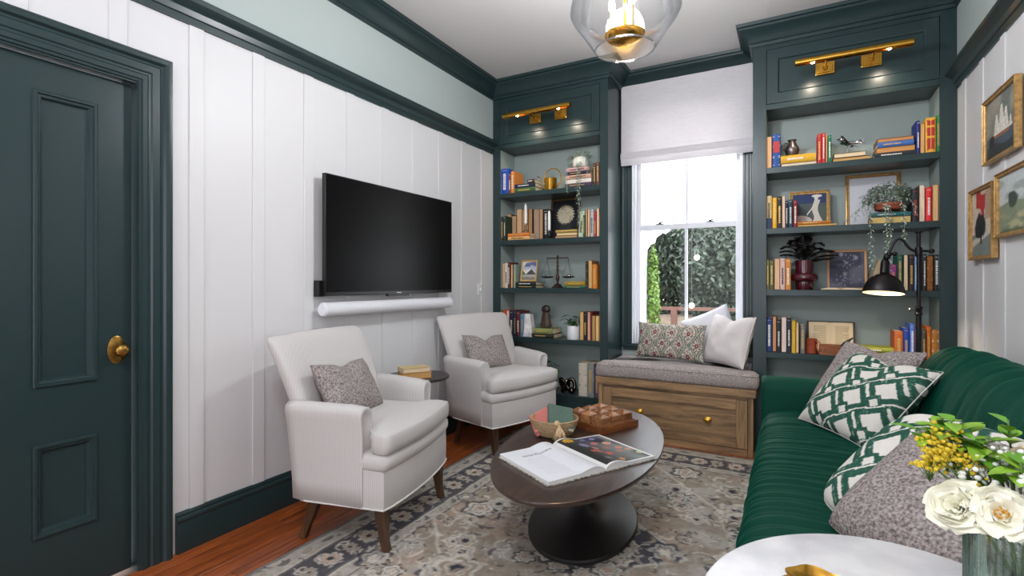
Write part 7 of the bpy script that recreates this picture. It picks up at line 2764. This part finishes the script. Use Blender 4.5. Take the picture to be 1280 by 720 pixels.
# ---- right, third shelf: burgundy vase with dark fern, starry frame, open book
bx0, by0 = 0.083, 4.205
t = thing('burgundy_vase', 'burgundy bulging glass vase on right bookcase third shelf', 'vase', (bx0, by0, SCZ))
BURG = pmat('burgundy_glass', (70, 16, 28), rough=0.12, spec=0.6, coat=0.4)
ribs = B()
prof = [(0.052, 0.0, 0), (0.055, 0.004, 0), (0.056, 0.050, 1), (0.056, 0.058, 0.3), (0.080, 0.066, 0), (0.087, 0.082, 0), (0.085, 0.102, 0), (0.070, 0.116, 0), (0.055, 0.121, 0), (0.056, 0.150, 0.5), (0.056, 0.205, 1), (0.057, 0.212, 0), (0.053, 0.212, 0), (0.051, 0.20, 0), (0.001, 0.18, 0)]
loops = []
for r_, z_, k_ in prof:
    loops.append([((r_ + 0.0014 * k_ * math.cos(20 * 2 * math.pi * i / 80)) * math.cos(2 * math.pi * i / 80) + bx0, (r_ + 0.0014 * k_ * math.cos(20 * 2 * math.pi * i / 80)) * math.sin(2 * math.pi * i / 80) + by0, SCZ + z_) for i in range(80)])
ribs.loft(loops, True, True).obj('vase_body', BURG, t, smooth=True, sharp=50)
t = thing('dark_fern', 'near-black fern fronds spilling from the burgundy vase', 'plant', (bx0, by0, SCZ + 0.20))
FERN = pmat('fern_black', (34, 30, 26), rough=0.5, var=(20, 0.4))
r = random.Random(40)
fr_ = [(-150, 0.17, 0.05), (-165, 0.15, 0.02), (165, 0.15, 0.09), (140, 0.13, 0.14), (120, 0.10, 0.16), (75, 0.10, 0.15), (40, 0.15, 0.07), (20, 0.19, 0.05), (5, 0.20, 0.01), (-15, 0.18, -0.02), (-30, 0.17, 0.04), (-60, 0.10, 0.08), (-90, 0.11, 0.03), (-110, 0.12, 0.06), (-130, 0.13, 0.10), (95, 0.08, 0.19), (60, 0.07, 0.17), (-20, 0.12, 0.11)]
for az, ln_, up_ in fr_:
    a = math.radians(az)
    base = Vector((bx0, by0, SCZ + 0.19))
    d = Vector((math.cos(a), math.sin(a) * 0.55, 0))
    pts = [base + d * ln_ * q + Vector((0, 0, 0.05 * math.sin(min(q * 2.2, 1.6)) + up_ * math.sin(q * 2.2) * 0.9)) for q in (0, .2, .4, .6, .8, 1.0)]
    s_ = B().tube(pts, [0.003, 0.0026, 0.002, 0.0017, 0.0013, 0.0008], 5).obj('frond', FERN, t, smooth=True, sharp=0)
    lb = B()
    for k in range(14):
        q = 0.22 + 0.78 * k / 14
        i_ = min(int(q * 5), 4)
        p = pts[i_].lerp(pts[i_ + 1], q * 5 - i_)
        tn = (pts[i_ + 1] - pts[i_]).normalized()
        side = tn.cross(Vector((0, 0, 1))).normalized()
        for sg in (-1, 1):
            leaf_mesh(lb, p, side * sg + tn * 0.7 + Vector((0, 0, -0.15)), (0, 0, 1), 0.058 * (1 - 0.5 * q), 0.013)
    stuff(lb.obj('frond_leaflets', FERN, s_, smooth=True, sharp=0))


def night_print(u, v):
    c = np.tile(L3((58, 58, 76)), (len(u), 1))
    c = mixc(c, (92, 92, 106), smoothstep(0.45, 0.8, vnoise(u * 4 + 3, v * 4 + 6, 140)))
    rr_ = np.random.default_rng(8)
    for k in range(46):
        cx2, cy2, R = rr_.uniform(.05, .95), rr_.uniform(.05, .95), rr_.uniform(0.01, 0.03)
        if k < 3:
            R = 0.07
        d = np.hypot(u - cx2, v - cy2) * (1 + 0.3 * np.cos(6 * np.arctan2(v - cy2, u - cx2)))
        c = mixc(c, (150, 152, 164), smoothstep(R, R * .5, d) * 0.8)
    return c


LTF = pmat('light_oak_frame', (204, 158, 112), rough=0.5)
leaning_frame('framed_picture', 'light oak framed night-blue speckled print, right bookcase third shelf', 0.228, 0.470, 0.288, 4.355, SCZ, night_print, LTF, 0.016, 4.31)
t = thing('open_book', 'small open book lying before the speckled print', 'book', (0.300, 4.19, SCZ))
for sg in (-1, 1):
    b = B()
    pr = [(0, 0.003), (0.03, 0.016), (0.07, 0.015), (0.118, 0.006), (0.118, 0.003)]
    b.loft([[(0.300 + sg * x_, yy, SCZ + z_) for x_, z_ in pr] for yy in (4.135, 4.25)])
    b.obj('page_block', PAPER, t, smooth=True, sharp=40)
B().box(0.180, 0.420, 4.133, 4.252, SCZ, SCZ + 0.003).obj('cover', cover_mat((70, 50, 40)), t)
b = B()
b.loft([[(0.455, yy, SCZ), (0.530, yy, SCZ), (0.530, yy, SCZ + 0.205), (0.522, yy, SCZ + 0.212)] for yy in (4.20, 4.34)])
o = b.obj('book', pmat('pages_188_172_136', (188, 172, 136), rough=0.85), None)
tag(o, 'slanting buff book tucked behind the lamp shade on third shelf', 'book')

# ---- right, fourth shelf: leather mug case, tray, open book, dark wooden bird
lx0, ly0 = 0.126, 4.18
t = thing('leather_cup', 'red-brown leather dice cup with strap, right bookcase fourth shelf', 'cup', (lx0, ly0, SD))
LEA = pmat('red_leather', (140, 58, 30), rough=0.5, var=(30, 0.2))
B().lathe([(0.036, SD), (0.040, SD + 0.004), (0.036, SD + 0.098), (0.037, SD + 0.102), (0.032, SD + 0.104), (0.001, SD + 0.100)], (lx0, ly0, 0), 28, cap0=True).obj('cup_body', LEA, t, smooth=True, sharp=40)
b = B()
pts = [(lx0 + 0.020, ly0 - 0.034, SD + 0.095), (lx0 + 0.045, ly0 - 0.04, SD + 0.088), (lx0 + 0.066, ly0 - 0.042, SD + 0.050), (lx0 + 0.066, ly0 - 0.042, SD + 0.018), (lx0 + 0.050, ly0 - 0.042, SD + 0.006), (lx0 + 0.035, ly0 - 0.040, SD + 0.03), (lx0 + 0.030, ly0 - 0.036, SD + 0.07)]
b.tube(pts, 0.004, 8)
b.obj('strap', pmat('strap_leather', (160, 86, 60), rough=0.5), t, smooth=True, sharp=0)
b = B()
b.sweep([(0.175, 4.135, SD), (0.372, 4.135, SD), (0.372, 4.215, SD), (0.175, 4.215, SD)], (0, 0, 1), [(0, 0), (0, 0.068), (0.005, 0.068), (0.006, 0.004), (0.03, 0.004), (0.03, 0)], closed=True)
b.box(0.178, 0.369, 4.138, 4.212, SD + 0.001, SD + 0.004)
o = b.obj('wooden_box', TRW, None)
tag(o, 'long open dark wooden box before the open book, fourth shelf', 'box')
b = B()
b.tube([(0.275, 4.175, SD + 0.006), (0.315, 4.172, SD + 0.065), (0.335, 4.17, SD + 0.092), (0.372, 4.165, SD + 0.125)], [0.012, 0.015, 0.012, 0.004], 8)
o = b.obj('letter_opener', BLACK, None, smooth=True, sharp=40)
tag(o, 'dark carved handle sticking out of the open wooden box', 'tool')
t = thing('open_book', 'old book standing open against the back, right bookcase fourth shelf', 'book', (0.250, 4.30, SD))
t.rotation_euler = (math.radians(78), 0, 0)
WLOC[t.name] = Vector((0, 0, 0))
B().box(-0.150, 0.150, 0, 0.225, -0.012, -0.006).obj('cover', cover_mat((52, 44, 40)), t)
for sg in (-1, 1):
    b = B()
    pr = [(0, -0.004), (0.02, 0.006), (0.07, 0.006), (0.136, -0.001), (0.136, -0.006), (0, -0.006)]
    b.loft([[(sg * x_, yy, z_) for x_, z_ in pr] for yy in (0.008, 0.217)])
    b.obj('page_block', pmat('old_page', (222, 200, 162), rough=0.85), t, smooth=True, sharp=40)
    l_ = B()
    rr_ = random.Random(5 + sg)
    for k in range(17):
        yy = 0.185 - k * 0.0088
        x0 = 0.028
        w_ = 0.085 * (rr_.uniform(.92, 1) if k not in (5, 11) else 0.5)
        l_.box(sg * x0, sg * (x0 + w_), yy, yy + 0.0030, 0.0040, 0.0066)
    l_.obj('text_lines', pmat('old_ink', (168, 148, 118), rough=0.8), t)
